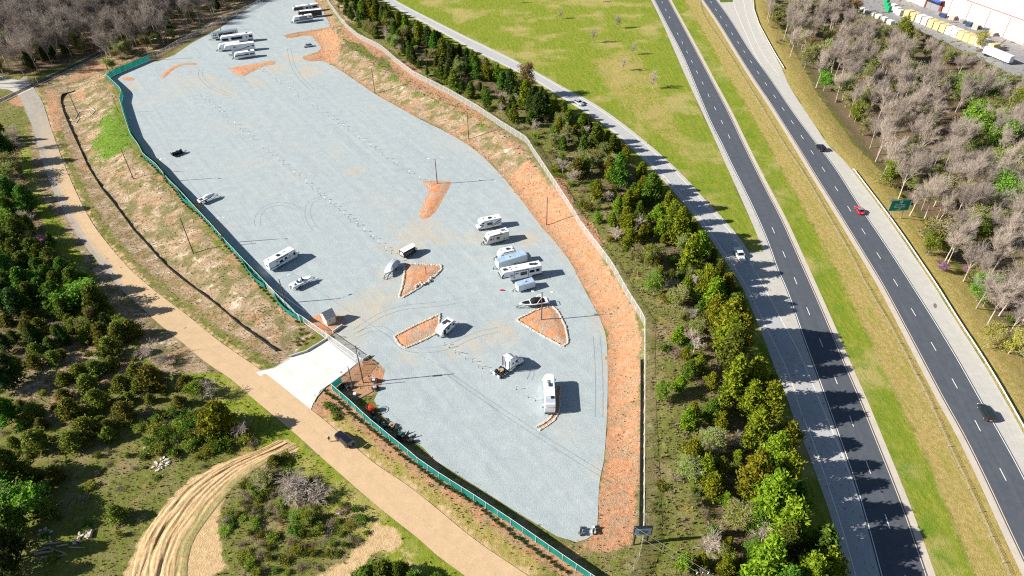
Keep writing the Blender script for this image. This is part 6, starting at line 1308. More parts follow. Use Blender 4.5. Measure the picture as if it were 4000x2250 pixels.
def pine_proto(h, r, seed, tufts=230, per=16, s=.30, shape='pine', low=.15):
    g = np.random.default_rng(seed); C_ = []; S = [(0, 0, -.3, 0, 0, h * .55, .16, .10), (0, 0, h * .55, .1, 0, h * .97, .10, .02)]
    lob = g.uniform(.75, 1.2, 9); ph = g.uniform(0, 6.28, 3)
    for i in range(tufts):
        z = h * (low + (1 - low) * g.random() ** .85); f = (z / h - low) / (1 - low)
        R_ = r * ((1 - f) ** .62 * (.55 + .45 * min(1, f * 4))) if shape == 'pine' else r * (math.sin(min(1, (f * .94 + .06)) ** .62 * math.pi) ** .7)
        a = g.uniform(0, 6.28); R_ *= (.82 + .22 * math.sin(3 * a + ph[0]) + .14 * math.sin(5 * a + ph[1] + z)) * (1 + .18 * math.sin(z * 2.3 + ph[2]))
        q = R_ * g.random() ** .35; p = np.array([q * math.cos(a), q * math.sin(a), z]); 
        if q > .5 and i % 3 == 0: S.append((0, 0, z - .25 * q, *p, .035, .012))
        C_.append(p + g.normal(size=(per, 3)) * np.array([.26, .26, .20]) * (r / 2.4) ** .5)
    C_ = np.concatenate(C_); return C_, S
def make_proto(kind, seed):
    """returns (trunk mesh, trunk material, crown mesh, crown material, nominal height, nominal radius)"""
    g = np.random.default_rng(seed)
    if kind in ('pine', 'belt', 'dark'):
        h, r = 10.0, 2.7; c, S = pine_proto(h, r, seed, 260, 17, .3); return segs_mesh("trunk", S), B_BROWN, leafmesh("crown", c, g.uniform(.20, .40, len(c)), .42, .4), {'pine': L_PINE, 'belt': L_BELT, 'dark': L_DARK}[kind], h, r
    if kind in ('cedar', 'beltcedar'):
        h, r = 6.0, 1.9; c, S = pine_proto(h, r, seed, 200, 17, .25, 'oval', .04); return segs_mesh("trunk", S), B_BROWN, leafmesh("crown", c, g.uniform(.14, .28, len(c)), .5, .9), L_CEDAR if kind == 'cedar' else L_BELT, h, r
    if kind in ('bright', 'haze', 'yellow', 'redbud'):
        h, r = 9.0, 2.8; S = []; C_ = []; branch(S, C_, np.array([0, 0, -.2]), np.array([0, 0, 1.]), h * .6, .13, 0, g, 4, .6, 3 if kind != 'redbud' else 4, .3)
        C_ = np.array(C_); k = {'bright': 13, 'haze': 5, 'yellow': 6, 'redbud': 9}[kind]; c = np.concatenate([C_ + g.normal(size=C_.shape) * .35 for _ in range(k)]); g.shuffle(c); c = c[:{'bright': 5200, 'haze': 2600, 'yellow': 3000, 'redbud': 3500}[kind]]
        return segs_mesh("trunk", S, 4), B_GREY, leafmesh("crown", c, g.uniform(.12, .26, len(c)), .7), {'bright': L_BRIGHT, 'haze': L_HAZE, 'yellow': L_YEL, 'redbud': L_PINK}[kind], float(C_[:, 2].max()), float(np.percentile(np.hypot(C_[:, 0], C_[:, 1]), 95))
    if kind in ('bare', 'pale', 'sapling', 'grey'):
        S = []; C_ = []; sp = kind == 'sapling'; Lh = 3.2 if sp else 12.0
        branch(S, C_, np.array([0, 0, -.2]), np.array([0, 0, 1.]), Lh, .075 if sp else .33, 0, g, 4, .5 if sp else .36, 2 if sp else 3, .25 if sp else .5, .012 if sp else .02)
        S = np.array(S)
        if not sp:                          # fine upright twigs at the branch ends
            C_ = np.array(C_); m = 1; st = np.repeat(C_, m, 0); dv = rg.normal(size=st.shape) * [.55, .55, .35] + [0, 0, .75]; S = np.concatenate([S, np.c_[st, st + dv * rg.uniform(.5, 1.1, (len(st), 1)), np.full(len(st), .018), np.full(len(st), .009)]])
        big = S[:, 6] > (.03 if sp else .055); tw = S[~big]
        return segs_mesh("trunk", S[big] if big.any() else S[:3], 5), B_PALE if kind == 'pale' else B_GREY, segs_mesh("crown", tw, 3), {'sapling': B_GREY, 'grey': B_GREY2}.get(kind, B_TWIG), float(S[:, 5].max()), float(np.percentile(np.hypot(S[:, 3], S[:, 4]), 97))
    if kind in ('shrub', 'brush', 'brightshrub', 'cedarshrub', 'planted'):
        h, r = 2.0, 1.3; n = 34; cc = g.normal(size=(n, 3)); cc /= np.linalg.norm(cc, axis=1)[:, None]; cc *= g.random((n, 1)) ** .5; cc = cc * [r, r, h * .5] + [0, 0, h * .48]; c = np.concatenate([cc + g.normal(size=cc.shape) * .22 for _ in range(22)])
        S = [(0, 0, -.1, *(q * .9), .03, .008) for q in cc[:20]]
        return segs_mesh("stem", S, 3), B_BROWN, leafmesh("crown", c, g.uniform(.10, .22, len(c)), .5 if kind != 'brush' else .16, .5), {'shrub': L_PINE, 'brush': L_BRUSH, 'brightshrub': L_HAZE, 'cedarshrub': L_CEDAR, 'planted': L_DARK}[kind], h, r
def branch(S, tips, p, d, L, r, depth, g, maxd, spread, nk, clear=.2, rmin=.016):
    n = 6 if depth == 0 else 3 if depth < 2 else 2; q = p.copy(); dd = d.copy(); r0 = r
    for i in range(n):
        dd = dd + g.normal(size=3) * (.035 if depth == 0 else .15); dd[2] += .05; dd /= np.linalg.norm(dd); e = q + dd * L / n; r1 = max(rmin, r0 * (.88 if depth == 0 else .74)); S.append((*q, *e, r0, r1))
        if depth >= maxd - 2: tips.append(e)
        if depth < maxd and (depth > 0 or (i + 1) / n > clear):
            for k in range(nk if i == n - 1 else 2):
                ax = g.normal(size=3); ax -= ax.dot(dd) * dd; ax /= np.linalg.norm(ax); nd = dd + ax * g.uniform(spread * .7, spread * 1.7); nd[2] += .10; nd /= np.linalg.norm(nd)
                if depth + 1 >= 4 and k > 1: continue
                branch(S, tips, e if k else q + (e - q) * g.uniform(.3, .9), nd, L * g.uniform(.55, .75) if depth else L * g.uniform(.30, .48), max(rmin, r1 * .6), depth + 1, g, maxd, spread, nk, clear, rmin)
        q = e; r0 = r1
PROTO = {}
for k, n in (('pine', 4), ('belt', 4), ('dark', 2), ('cedar', 4), ('beltcedar', 2), ('bright', 2), ('haze', 3), ('yellow', 1), ('redbud', 1), ('bare', 5), ('grey', 4), ('pale', 2), ('sapling', 2), ('shrub', 3), ('brush', 3), ('brightshrub', 2), ('cedarshrub', 2), ('planted', 2)):
    PROTO[k] = [make_proto(k, 100 * (abs(hash(k)) % 1) + 31 * i + len(k)) for i in range(n)]
NAMES = dict(pine="pine_tree", belt="pine_tree", dark="pine_tree", cedar="cedar_tree", beltcedar="cedar_tree", bright="leafy_tree", haze="budding_tree", yellow="budding_tree", redbud="redbud_tree", bare="bare_tree", grey="grey_tree", pale="pale_trunked_tree", sapling="bare_sapling", shrub="green_bush", brush="dry_bush", brightshrub="leafy_bush", cedarshrub="juniper_bush", planted="planted_shrub")
rt = random.Random(21); NT_ = {}
LM = {k: [(W(a, b), t) for a, b, t in v] for k, v in dict(
    belt=[(1600, 1330, "by the lot sign"), (1620, 1130, "level with the lower red bank"), (1620, 985, "level with the white coach"), (1615, 860, "level with the lower clay triangle"), (1560, 720, "level with the fifth wheel row"), (1450, 560, "level with the red bank pole"), (1290, 400, "level with the hourglass clay patch"), (1150, 250, "level with the green ribbon"), (960, 120, "level with the silver parked car"), (860, 30, "level with the top trailers")],
    rw=[(2266, 540, "near the exit sign"), (2063, 377, "near the black off-road car"), (2134, 416, "near the guard rail end"), (2161, 600, "near the red car"), (1960, 165, "near the on-ramp"), (2200, 50, "near the white bales"), (2380, 90, "near the yellow stacks"), (2510, 150, "near the white box trailer"), (2470, 860, "above the long guard rail"), (2420, 330, "in the middle of the wood"), (2560, 420, "at the right picture edge"), (2530, 660, "at the lower wood edge"), (2330, 220, "behind the grey crowns")],
    nw=[(40, 60, "in the far left corner"), (120, 150, "by the railway bend"), (250, 100, "above the railway"), (360, 60, "behind the far lamp post"), (470, 50, "behind the bare fence"), (590, -10, "at the top fence end"), (170, 20, "deep in the wood")],
    lf=[(60, 240, "by the railway crossing"), (110, 430, "by the shaded road stretch"), (170, 560, "by the pink tree"), (250, 720, "by the road bend"), (340, 850, "by the grass verge"), (500, 1000, "opposite the driveway"), (406, 1168, "by the rubble ring"), (200, 1350, "by the fallen logs"), (100, 950, "in the pale clearing"), (40, 1200, "at the left picture edge"), (230, 1100, "by the short logs")],
    mo=[(690, 1160, "at its tip"), (860, 1270, "beside the sandy road"), (900, 1380, "beside the second drive"), (640, 1300, "beside the ruts"), (740, 1250, "on its crest"), (700, 1420, "at its lower end")]).items()}
def lm(zone, x, y): return min(LM[zone], key=lambda q: (q[0][0] - x) ** 2 + (q[0][1] - y) ** 2)[1]
def fw(h, r): return "narrow " if r / h < .29 else "broad " if r / h > .35 else ""
ZONES = (("ramp road", "belt"), ("red bank", "belt"), ("belt", "belt"), ("chain-link fence", "belt"), ("right-hand wood", "rw"), ("right of the highway", "rw"), ("grey wood", "nw"), ("railway line", "nw"), ("mound", "mo"), ("sandy road", "lf"), ("field", "lf"), ("access road", "lf"), ("scrub", "lf"))
def tree(kind, x, y, h, r, label, group):
    for key, z in ZONES:
        if group and key in label and "teal" not in label and "meadow" not in label:
            for old in (" in the dense row along the left edge of the ramp road", " in the old field left of the road", " in the wood right of the highway", " in the grey wood at the top left", " in the scrub behind the chain-link fence", " in the middle of the tree belt behind the red bank"):
                label = label.replace(old, {" in the dense row along the left edge of the ramp road": " along the ramp road", " in the old field left of the road": " in the field", " in the wood right of the highway": " in the right-hand wood", " in the grey wood at the top left": " in the grey wood", " in the scrub behind the chain-link fence": " behind the chain-link fence", " in the middle of the tree belt behind the red bank": " in mid belt"}[old])
            label = (fw(h, r) if "broad" not in label else "") + label + ", " + lm(z, x, y)
            if len(label.replace('-', ' ').split()) > 16:
                a_, b_ = label.rsplit(", ", 1); cut = min([i for i in (a_.find(w_) for w_ in (" in ", " between ", " standing", " beside ", " behind ", " under ", " near ", " along ", " among ", " on ")) if i > 0] + [len(a_)]); label = a_[:cut] + ", " + b_
            break
    tm_, tmat, cm, cmat, H0, R0 = PROTO[kind][rt.randrange(len(PROTO[kind]))]; small = NAMES[kind].endswith('bush') or kind == 'planted'
    t = thing(NAMES[kind], label, "bush" if small else "tree", (x, y, hz(x, y) - .05), rt.uniform(0, 6.28), group); t.scale = (r / R0, r / R0, h / H0)
    obj("stem" if small else "trunk", tm_, tmat, t); obj("crown", cm, cmat, t); NT_[kind] = NT_.get(kind, 0) + 1; return t
def size_word(h, a, b): return "small" if h < a else "tall" if h > b else "medium-sized"
def scatter(polyP, n, dmin, tries=60, seed=1, exclude=(), keep=None, wpoly=None):
    q = random.Random(seed); P = wpoly or [p[:2] for p in al(polyP)]; x0, x1 = min(p[0] for p in P), max(p[0] for p in P); y0, y1 = min(p[1] for p in P), max(p[1] for p in P)
    pts = list(exclude); out = []
    for _ in range(n * tries):
        if len(out) >= n: break
        x, y = q.uniform(x0, x1), q.uniform(y0, y1)
        if not pip(np.array([x]), np.array([y]), P)[0]: continue
        if keep and not keep(x, y): continue
        if any((x - a) ** 2 + (y - b) ** 2 < dmin * dmin for a, b in pts): continue
        pts.append((x, y)); out.append((x, y))
    return out
def crown_at(px, py, h): x, y, z = at(px, py, h * .5); return x, y
def dist1(x, y, line): return float(dpl(np.array([x]), np.array([y]), line)[0])
# --- the belt between the chain-link fence and the ramp
belt_pts = []
BELTQ = [p for p in FE] + [W(1580, 1460)] + RE[::-1]
inb = lambda x, y: 2.2 < dist1(x, y, RE)
def belt_h(x, y): return None
def clear_view(x, y, h):
    k = CH / (CH - h - hz(x, y)); return bool(pip(np.array([x * k]), np.array([y * k]), right_area)[0]) and dist1(x * k, y * k, RE) > .8
row1 = scatter(None, 120, 3.5, 80, 3, wpoly=BELTQ, keep=lambda x, y: 5 < dist1(x, y, RE) < (13 if y < 235 else 24) and dist1(x, y, FE) > 4 and clear_view(x, y, 6.5))
for x, y in row1:
    h = rt.uniform(8, 12) * (1.0 if y < 260 else .85) * (1.28 if y < 125 else 1.08 if y < 165 else 1)
    while h > 6 and not clear_view(x, y, h): h -= .4
    k = rt.choice(['belt', 'belt', 'belt', 'pine', 'beltcedar'] if y < 210 else ['pine', 'pine', 'dark', 'belt', 'cedar'])
    tree(k, x, y, h, h * rt.uniform(.27, .36), "%s %s in the dense row along the left edge of the ramp road" % (size_word(h, 8.5, 10.5), {'belt': "yellow-green pine", 'pine': "green pine", 'dark': "dark green pine", 'cedar': "olive cedar", 'beltcedar': "rounded yellow-green cedar"}[k]), "evergreens along the ramp road")
row2 = scatter(None, 125, 2.7, 80, 4, exclude=row1, wpoly=BELTQ, keep=lambda x, y: dist1(x, y, RE) > 10 and dist1(x, y, FE) > 7 and y < 235)
for x, y in row2:
    h = rt.uniform(3.5, 7.5); k = rt.choice(['belt', 'beltcedar', 'belt', 'beltcedar', 'pine', 'haze'] if y < 190 else ['pine', 'cedar', 'belt', 'haze'])
    tree(k, x, y, h, h * rt.uniform(.28, .4), "%s %s in the middle of the tree belt behind the red bank" % (size_word(h, 4.5, 6.3), {'belt': "yellow-green pine", 'pine': "green pine", 'cedar': "olive cedar", 'beltcedar': "bushy yellow-green cedar", 'haze': "budding pale green tree"}[k]), "mid belt trees")
row2b = scatter(None, 75, 2.9, 80, 14, exclude=row1, wpoly=BELTQ, keep=lambda x, y: dist1(x, y, RE) > 8 and dist1(x, y, FE) > 4 and y >= 235 and clear_view(x, y, 7))
for x, y in row2b:
    h = rt.uniform(3, 8); k = rt.choice(['pine', 'dark', 'cedar', 'pine', 'haze']); tree(k, x, y, h, h * rt.uniform(.3, .38), "%s %s between the far chain-link fence and the ramp road" % (size_word(h, 4.5, 6.5), {'dark': "dark green pine", 'pine': "green pine", 'cedar': "olive cedar", 'haze': "budding pale green tree"}[k]), "far belt trees")
row3 = scatter(None, 175, 1.8, 60, 5, exclude=row1 + row2, wpoly=BELTQ, keep=lambda x, y: dist1(x, y, RE) > 9 and dist1(x, y, FE) > 2.6)
for x, y in row3:
    h = rt.uniform(1.0, 3.0); k = rt.choice(['shrub', 'brush', 'brush', 'brightshrub', 'brightshrub', 'cedarshrub', 'brush']); tree(k, x, y, h, rt.uniform(.8, 1.9), "low %s in the scrub behind the chain-link fence" % {'shrub': "dark green shrub", 'brush': "dry brown shrub", 'brightshrub': "yellow-green shrub", 'cedarshrub': "olive shrub"}[k], "scrub behind the chain-link fence")
bare_b = scatter(None, 34, 3.5, 60, 6, exclude=row1, wpoly=BELTQ, keep=lambda x, y: dist1(x, y, RE) > 11 and dist1(x, y, FE) > 5)
for x, y in bare_b:
    h = rt.uniform(4, 7); tree('sapling', x, y, h, 2.2 * h / 5, "thin bare grey sapling among the belt evergreens", "bare saplings in the belt")
for px, py, h, r in ((1638, 645, 8, 1.9), (1667, 985, 6, 1.6), (2250 / 4 + 1288 - 730, 0, 0, 0), (1506, 545, 4, 1.2), (1648, 715, 8, 2.2), (1890, 1385, 5, 1.3), (1830, 1400, 6, 1.4)):
    if h: x, y = crown_at(px, py, h); tree('bright', x, y, h, r, "vivid lime-green young tree standing out in the dark belt", "lime-green trees in the belt")
for px, py, h, r in ((1945, 1260, 16, 4.6), (1985, 1330, 15.5, 4.4), (1900, 1200, 14, 3.8), (1850, 960, 14.5, 3.6), (1840, 850, 13, 3.6), (1800, 790, 11, 3.4), (1560, 430, 12, 3.4), (1640, 470, 13, 4.0), (1700, 560, 12, 3.5), (1740, 640, 12, 3.6), (1930, 1420, 15, 4.2), (1780, 720, 11, 3.2), (1040, 55, 10, 3.6), (1105, 95, 9, 3.2), (1500, 350, 11, 3.2), (1430, 310, 10, 3.0)):
    x, y = crown_at(px, py, h); k = 'belt' if py > 600 else 'pine'
    while h > 6.5 and not clear_view(x, y, h): h -= .5
    if not clear_view(x, y, h): continue
    tree(k, x, y, h, r, "big broad %s standing tallest in the belt beside the ramp road" % ("yellow-green pine" if k == 'belt' else "green pine"), "big belt pines")
x, y, z = at(1326, 228); tree('yellow', x, y, 12, 3.2, "tall thin budding tree with a yellow top beside the ramp road", None); x, y, z = at(1316, 224); tree('haze', x, y, 9.5, 2.0, "slim multi-stemmed budding tree leaning by the yellow-topped one", None)
# --- saplings on the meadow
for px, py, h in ((1410, 47, 5.5), (1553, 71, 7.5), (1490, 107, 8), (1594, 137, 6), (1568, 177, 7), (1642, 222, 8.5), (1304, 8, 4.5), (1508, 5, 5)):
    x, y, z = at(px, py); tree('sapling', x, y, h, 1.7 * h / 6, "thin bare sapling with a long shadow standing on the mown meadow", "saplings on the meadow")
# --- woods on the right
RWQ = [p[:2] for p in al("1925,75 2002,165 2072,243 2149,306 2167,355 2185,400 2217,470 2250,549 2300,600 2350,662 2392,724 2440,790 2484,850 2585,915 2620,800 2620,240 2560,205 2470,155 2380,120 2290,80 2240,72 2150,32 2130,-30 1915,-30")]
GREENQ = pl("2330,150 2420,170 2480,200 2590,230 2590,560 2500,560 2440,430 2400,330"); BARE_Q = pl("2430,420 2540,450 2590,600 2590,700 2480,640")
def pin(p, q): return bool(pip(np.array([p[0]]), np.array([p[1]]), q)[0])
def clear_yard(x, y, h): k = CH / (CH - h - hz(x, y)); return pin((x * k, y * k), RWQ)
def hides_sign(x, y, h, r):
    if y > fy + 1: return False
    for z in np.linspace(0, h, 9):
        p_ = proj(x, y, hz(x, y) + z); w_ = r * 6
        if 2228 - w_ < p_[0] < 2305 + w_ and 478 < p_[1] < 560: return True
    return False
rw = scatter(None, 420, 2.2, 90, 7, wpoly=RWQ); rw.sort(key=lambda q: math.hypot(q[0], q[1])); nb = 0
for x, y in rw:
    p_ = proj(x, y, hz(x, y) + 7); gz = pin(p_, GREENQ) and not pin(p_, BARE_Q); z_ = rt.random()
    k = ('bare' if z_ < .56 else 'pale' if z_ < .72 else 'haze' if z_ < .96 else 'bright') if not gz else ('haze' if z_ < .5 else 'bright' if z_ < .68 else 'pale' if z_ < .84 else 'bare')
    h = rt.uniform(12, 18) if k in ('bare', 'pale') else rt.uniform(7, 12)
    while h > 4 and not clear_yard(x, y, h): h -= 1.0
    if k in ('bare', 'pale') and h < 8: k = 'haze'
    r = h * rt.uniform(.19, .27) if k in ('bare', 'pale') else h * rt.uniform(.28, .4)
    if hides_sign(x, y, h, r): continue
    tree(k, x, y, h, r, "%s %s in the wood right of the highway" % (size_word(h, 11, 15.5), {'bare': "bare grey tree", 'pale': "pale-trunked bare tree", 'haze': "budding yellow-green tree", 'bright': "fresh green leafy tree"}[k]), "trees of the wood right of the highway")
for px, py, h, r in ((2465, 300, 13, 5.2), (2520, 330, 12, 4.5), (2440, 210, 12, 4.0), (2280, 70, 12, 3.8), (2565, 255, 12, 4.2), (2480, 715, 6, 3.0), (2350, 605, 5, 2.2), (2545, 470, 11, 4)):
    h += 3; x, y = crown_at(px, py, h * 1.3); tree('bright', x, y, h, r, "broad bright green leafy crown in the right-hand wood", "bright green crowns in the right-hand wood")
for px, py, h, r in ((2502, 840, 7, 2.4), (2555, 860, 8, 2.6), (2150, 20, 9, 3), (2040, 110, 8, 2.0), (2470, 100, 9, 2.6)):
    x, y = crown_at(px, py, h); tree('yellow', x, y, h, r, "yellow-flushed budding tree near the right-hand wood edge", "yellow budding trees")
for px, py in ((2436, 675), (2372, 672)):
    x, y = crown_at(px, py, 3); tree('redbud', x, y, 3, 1.5, "small pink-purple blossoming tree under the right-hand wood", "small blossoming trees on the right")
for x, y in scatter(None, 95, 2.2, 60, 8, wpoly=RWQ, keep=lambda x, y: dist1(x, y, H2S) < 45):
    k = rt.choice(['brush', 'brush', 'brightshrub', 'shrub']); tree(k, x, y, rt.uniform(1.0, 2.4), rt.uniform(.8, 1.8), "low %s under the edge of the right-hand wood" % {'brush': "dry brown shrub", 'brightshrub': "yellow-green shrub", 'shrub': "green shrub"}[k], "undergrowth of the right-hand wood")
# --- bare woods at the top left
NWQ = [p[:2] for p in al("-60,250 0,196 95,188 250,124 268,150 285,172 368,134 430,108 640,-2 720,-40 720,-90 -60,-90")]
rail_keep = lambda x, y: dist1(x, y, RLn) > 5.5
nw = scatter(None, 900, 2.9, 60, 9, wpoly=NWQ, keep=rail_keep); nw.sort(key=lambda q: math.hypot(q[0], q[1])); NWM = []
for i, (x, y) in enumerate(nw):
    z_ = rt.random(); k = 'grey' if z_ < .82 else 'haze' if z_ < .93 else 'dark' if z_ < .97 else 'pale'; h = rt.uniform(14, 20) if k in ('grey', 'pale') else rt.uniform(6, 11)
    if i > 330:
        if k != 'dark': NWM.append((x, y, h if k == 'grey' else 15))
        continue
    tree(k, x, y, h, h * rt.uniform(.19, .27) if k in ('grey', 'pale') else h * .3, "%s %s in the grey wood at the top left" % (size_word(h, 14, 17.5), {'grey': "bare grey tree", 'pale': "pale-trunked bare tree", 'haze': "budding green tree", 'dark': "dark evergreen"}[k]), "trees of the grey wood at the top left")
def mass(name, pts, m):                      # the deeper wood that reads as one mass
    P_ = []
    for sd in range(3):
        S = []; branch(S, [], np.array([0, 0, -.2]), np.array([0, 0, 1.]), 12.0, .3, 0, np.random.default_rng(60 + sd), 3, .4, 3, .4, .045); P_.append(np.array(S))
    A = []
    for i, (x, y, h) in enumerate(pts):
        S = P_[i % 3].copy(); k = h / S[:, 5].max(); a = rt.uniform(0, 6.28); c, s_ = math.cos(a), math.sin(a)
        for o in (0, 3): X_, Y_ = S[:, o].copy(), S[:, o + 1].copy(); S[:, o] = (c * X_ - s_ * Y_) * k * .9 + x; S[:, o + 1] = (s_ * X_ + c * Y_) * k * .9 + y; S[:, o + 2] = S[:, o + 2] * k + hz(x, y)
        A.append(S)
    A = np.concatenate(A); print(name, len(A)); tag(obj(name, segs_mesh(name, A, 3), m), kind='stuff')
mass("distant_bare_wood", NWM, B_GREY2)
for x, y in scatter(None, 60, 3, 60, 10, wpoly=NWQ, keep=rail_keep): tree(rt.choice(['brush', 'shrub', 'brightshrub']), x, y, rt.uniform(1.5, 3), rt.uniform(1.2, 2.2), "low undergrowth bush on the floor of the grey wood at the top left", "undergrowth of the grey wood")
for px, py, h, r in ((275, 160, 6, 2.6), (300, 120, 6, 3), (330, 90, 7, 3), (285, 135, 5, 2.4), (365, 105, 7, 2.6), (128, 128, 8, 2.6), (110, 140, 7, 2.6), (160, 120, 8, 2.6), (200, 110, 7, 2.4)):
    x, y = crown_at(px, py, h); tree('haze' if px > 250 else 'dark', x, y, h, r, "bushy %s beside the railway line" % ("budding green tree" if px > 250 else "dark evergreen"), "bushy trees by the railway")
# --- evergreens left of the sandy road
zz1 = lambda a, b: (a / 4, 362 + b / 4); zz2 = lambda a, b: (a / 4, 724.5 + b / 4); zz3 = lambda a, b: (a / 4, 1086.4 + b / 4)
LW = [(zz1, 80, 470, 95, 'p'), (zz1, 250, 560, 105, 'p'), (zz1, 70, 650, 80, 'p'), (zz1, 70, 800, 110, 'b'), (zz1, 180, 900, 110, 'p'), (zz1, 60, 1000, 100, 'p'), (zz1, 270, 760, 85, 'g'), (zz1, 400, 965, 75, 'r'), (zz1, 340, 1080, 100, 'p'), (zz1, 410, 1120, 90, 'p'), (zz1, 240, 1200, 90, 'p'), (zz1, 520, 1170, 100, 'p'), (zz1, 640, 1270, 100, 'p'), (zz1, 390, 1260, 90, 'p'), (zz1, 750, 1390, 120, 'p'), (zz1, 860, 1400, 90, 'p'), (zz1, 570, 1390, 90, 'p'), (zz1, 220, 1380, 110, 'p'), (zz1, 60, 1250, 110, 'p'), (zz1, 70, 1400, 90, 'p'), (zz1, 20, 330, 90, 'h'), (zz1, 60, 200, 100, 'h'), (zz1, 40, 60, 100, 'd'), (zz1, 130, 360, 70, 'g'), (zz1, 160, 1080, 100, 'p'), (zz1, 470, 1330, 90, 'p'),
      (zz2, 290, 60, 95, 'p'), (zz2, 160, 160, 115, 'd'), (zz2, 560, 100, 130, 'p'), (zz2, 770, 80, 140, 'b'), (zz2, 950, 140, 130, 'p'), (zz2, 650, 200, 100, 'p'), (zz2, 1090, 210, 55, 'c'), (zz2, 450, 240, 60, 's'), (zz2, 850, 300, 75, 's'), (zz2, 1050, 290, 65, 's'), (zz2, 1180, 345, 80, 's'), (zz2, 60, 60, 100, 'd'), (zz2, 420, 20, 100, 'p'),
      (zz2, 60, 330, 60, 'c'), (zz2, 290, 270, 80, 'c'), (zz2, 250, 370, 60, 'c'), (zz2, 390, 380, 85, 'c'), (zz2, 330, 470, 85, 'p'), (zz2, 130, 500, 60, 'p'), (zz2, 500, 570, 60, 'p'), (zz2, 340, 620, 70, 'c'), (zz2, 335, 740, 75, 'c'), (zz2, 520, 700, 75, 'c'), (zz2, 600, 660, 50, 'c'), (zz2, 40, 560, 75, 'd'), (zz2, 690, 310, 60, 'c'), (zz2, 740, 370, 80, 'c'), (zz2, 560, 420, 60, 'c'), (zz2, 870, 470, 90, 'c'), (zz2, 1000, 450, 110, 'c'), (zz2, 1180, 450, 120, 'c'), (zz2, 1310, 420, 110, 'c'), (zz2, 1090, 600, 120, 'c'), (zz2, 680, 520, 50, 'c'), (zz2, 1120, 760, 80, 'c'), (zz2, 790, 840, 90, 'c'), (zz2, 950, 810, 95, 'c'), (zz2, 630, 910, 75, 'c'), (zz2, 870, 960, 100, 'c'), (zz2, 1350, 840, 85, 'c'), (zz2, 1500, 900, 140, 'c'), (zz2, 1210, 960, 95, 'c'), (zz2, 1390, 970, 80, 'c'), (zz2, 960, 1120, 110, 'c'), (zz2, 630, 1080, 70, 'c'), (zz2, 690, 1210, 110, 'c'), (zz2, 1290, 1100, 60, 'c'), (zz2, 1500, 1110, 55, 'c'), (zz2, 1230, 1240, 110, 'c'), (zz2, 1850, 960, 85, 'c'), (zz2, 1960, 1010, 75, 'b'), (zz2, 1790, 1140, 70, 'c'), (zz2, 2190, 1300, 170, 'P'), (zz2, 2080, 1360, 120, 'P'), (zz2, 330, 1230, 90, 'c'), (zz2, 200, 1170, 50, 'c'), (zz2, 560, 1200, 50, 'c'), (zz2, 80, 820, 120, 'd'), (zz2, 130, 740, 60, 'c'), (zz2, 20, 930, 90, 'd'), (zz2, 50, 1240, 110, 'p'), (zz2, 840, 1400, 110, 'c'), (zz2, 1070, 1390, 75, 'c'), (zz2, 1000, 1340, 60, 'c'), (zz2, 400, 1360, 60, 'c'), (zz2, 2100, 1040, 110, 'g'), (zz2, 1480, 620, 110, 'g'), (zz2, 2450, 1390, 110, 'g'), (zz2, 1620, 720, 70, 'g'),
      (zz3, 340, 90, 120, 'c'), (zz3, 130, 100, 60, 'c'), (zz3, 720, 90, 110, 'c'), (zz3, 1080, 20, 80, 'c'), (zz3, 60, 350, 150, 'p'), (zz3, 310, 430, 90, 'c'), (zz3, 540, 430, 85, 'c'), (zz3, 190, 690, 160, 'b'), (zz3, 470, 760, 100, 'c'), (zz3, 1160, 820, 95, 'c'), (zz3, 80, 890, 140, 'p'), (zz3, 40, 560, 120, 'd'), (zz3, 60, 1130, 140, 'd'), (zz3, 50, 1350, 120, 'd'), (zz3, 420, 600, 70, 'c')]
KL = dict(p=('pine', "green pine", 2.3), P=('belt', "big yellow-green pine", 2.0), b=('bright', "fresh light green tree", 2.0), d=('dark', "dark green pine", 2.5), c=('cedar', "olive cedar", 1.85), g=('bare', "bare grey tree", 2.0), r=('redbud', "purple-pink blossoming tree", 1.8), s=('brightshrub', "light green bush", 1.1), h=('haze', "budding green tree", 2.2))
for f, a, b, rr, k in LW:
    px, py = f(a, b); x, y = W(px, py, -2); dist = math.hypot(x, y, CH); r = rr / 4 * dist / FPX * (.92 if k == 'c' else 1.03); kind, wd, asp = KL[k]; h = r * asp if k != 'g' else r * 1.9
    x, y = crown_at(px, py, h)
    if k == 'g': kind = 'sapling'
    d = dist1(x, y, ROADL); where = "close to the sandy road" if d < 12 else "in the old field left of the road" if d < 40 else "at the far left of the field"
    tree(kind, x, y, h, r, "%s %s %s" % (size_word(h, 3.5, 7), wd, where), None if k == 'r' else "trees of the field left of the road")
row4 = scatter("-40,330 40,340 75,420 110,500 130,600 190,700 250,770 300,840 200,870 -40,890", 46, 3.6, 60, 12)
for x, y in row4:
    h = rt.uniform(5, 8.5); k = rt.choice(['pine', 'pine', 'dark', 'haze', 'bare' if y > 200 else 'pine']); h = h if k != 'bare' else h * 1.4; tree(k, x, y, h, h * .27, "%s %s in the dense dark stand left of the access road" % (size_word(h, 6, 7.6), {'pine': "green pine", 'dark': "dark green pine", 'haze': "budding tree", 'bare': "bare tree"}[k]), "dense stand left of the access road")
for x, y in scatter("-30,900 180,870 330,900 480,980 560,1040 640,1120 520,1180 420,1240 350,1330 310,1449 -30,1449", 105, 2.0, 60, 13):
    k = rt.choice(['shrub', 'brush', 'cedarshrub', 'brightshrub', 'brush', 'brush']); tree(k, x, y, rt.uniform(.6, 1.8), rt.uniform(.5, 1.3), "low %s in the scrub field at the lower left" % {'shrub': "green shrub", 'brush': "dry brown shrub", 'cedarshrub': "olive shrub", 'brightshrub': "yellow-green shrub"}[k], "low scrub at the lower left")
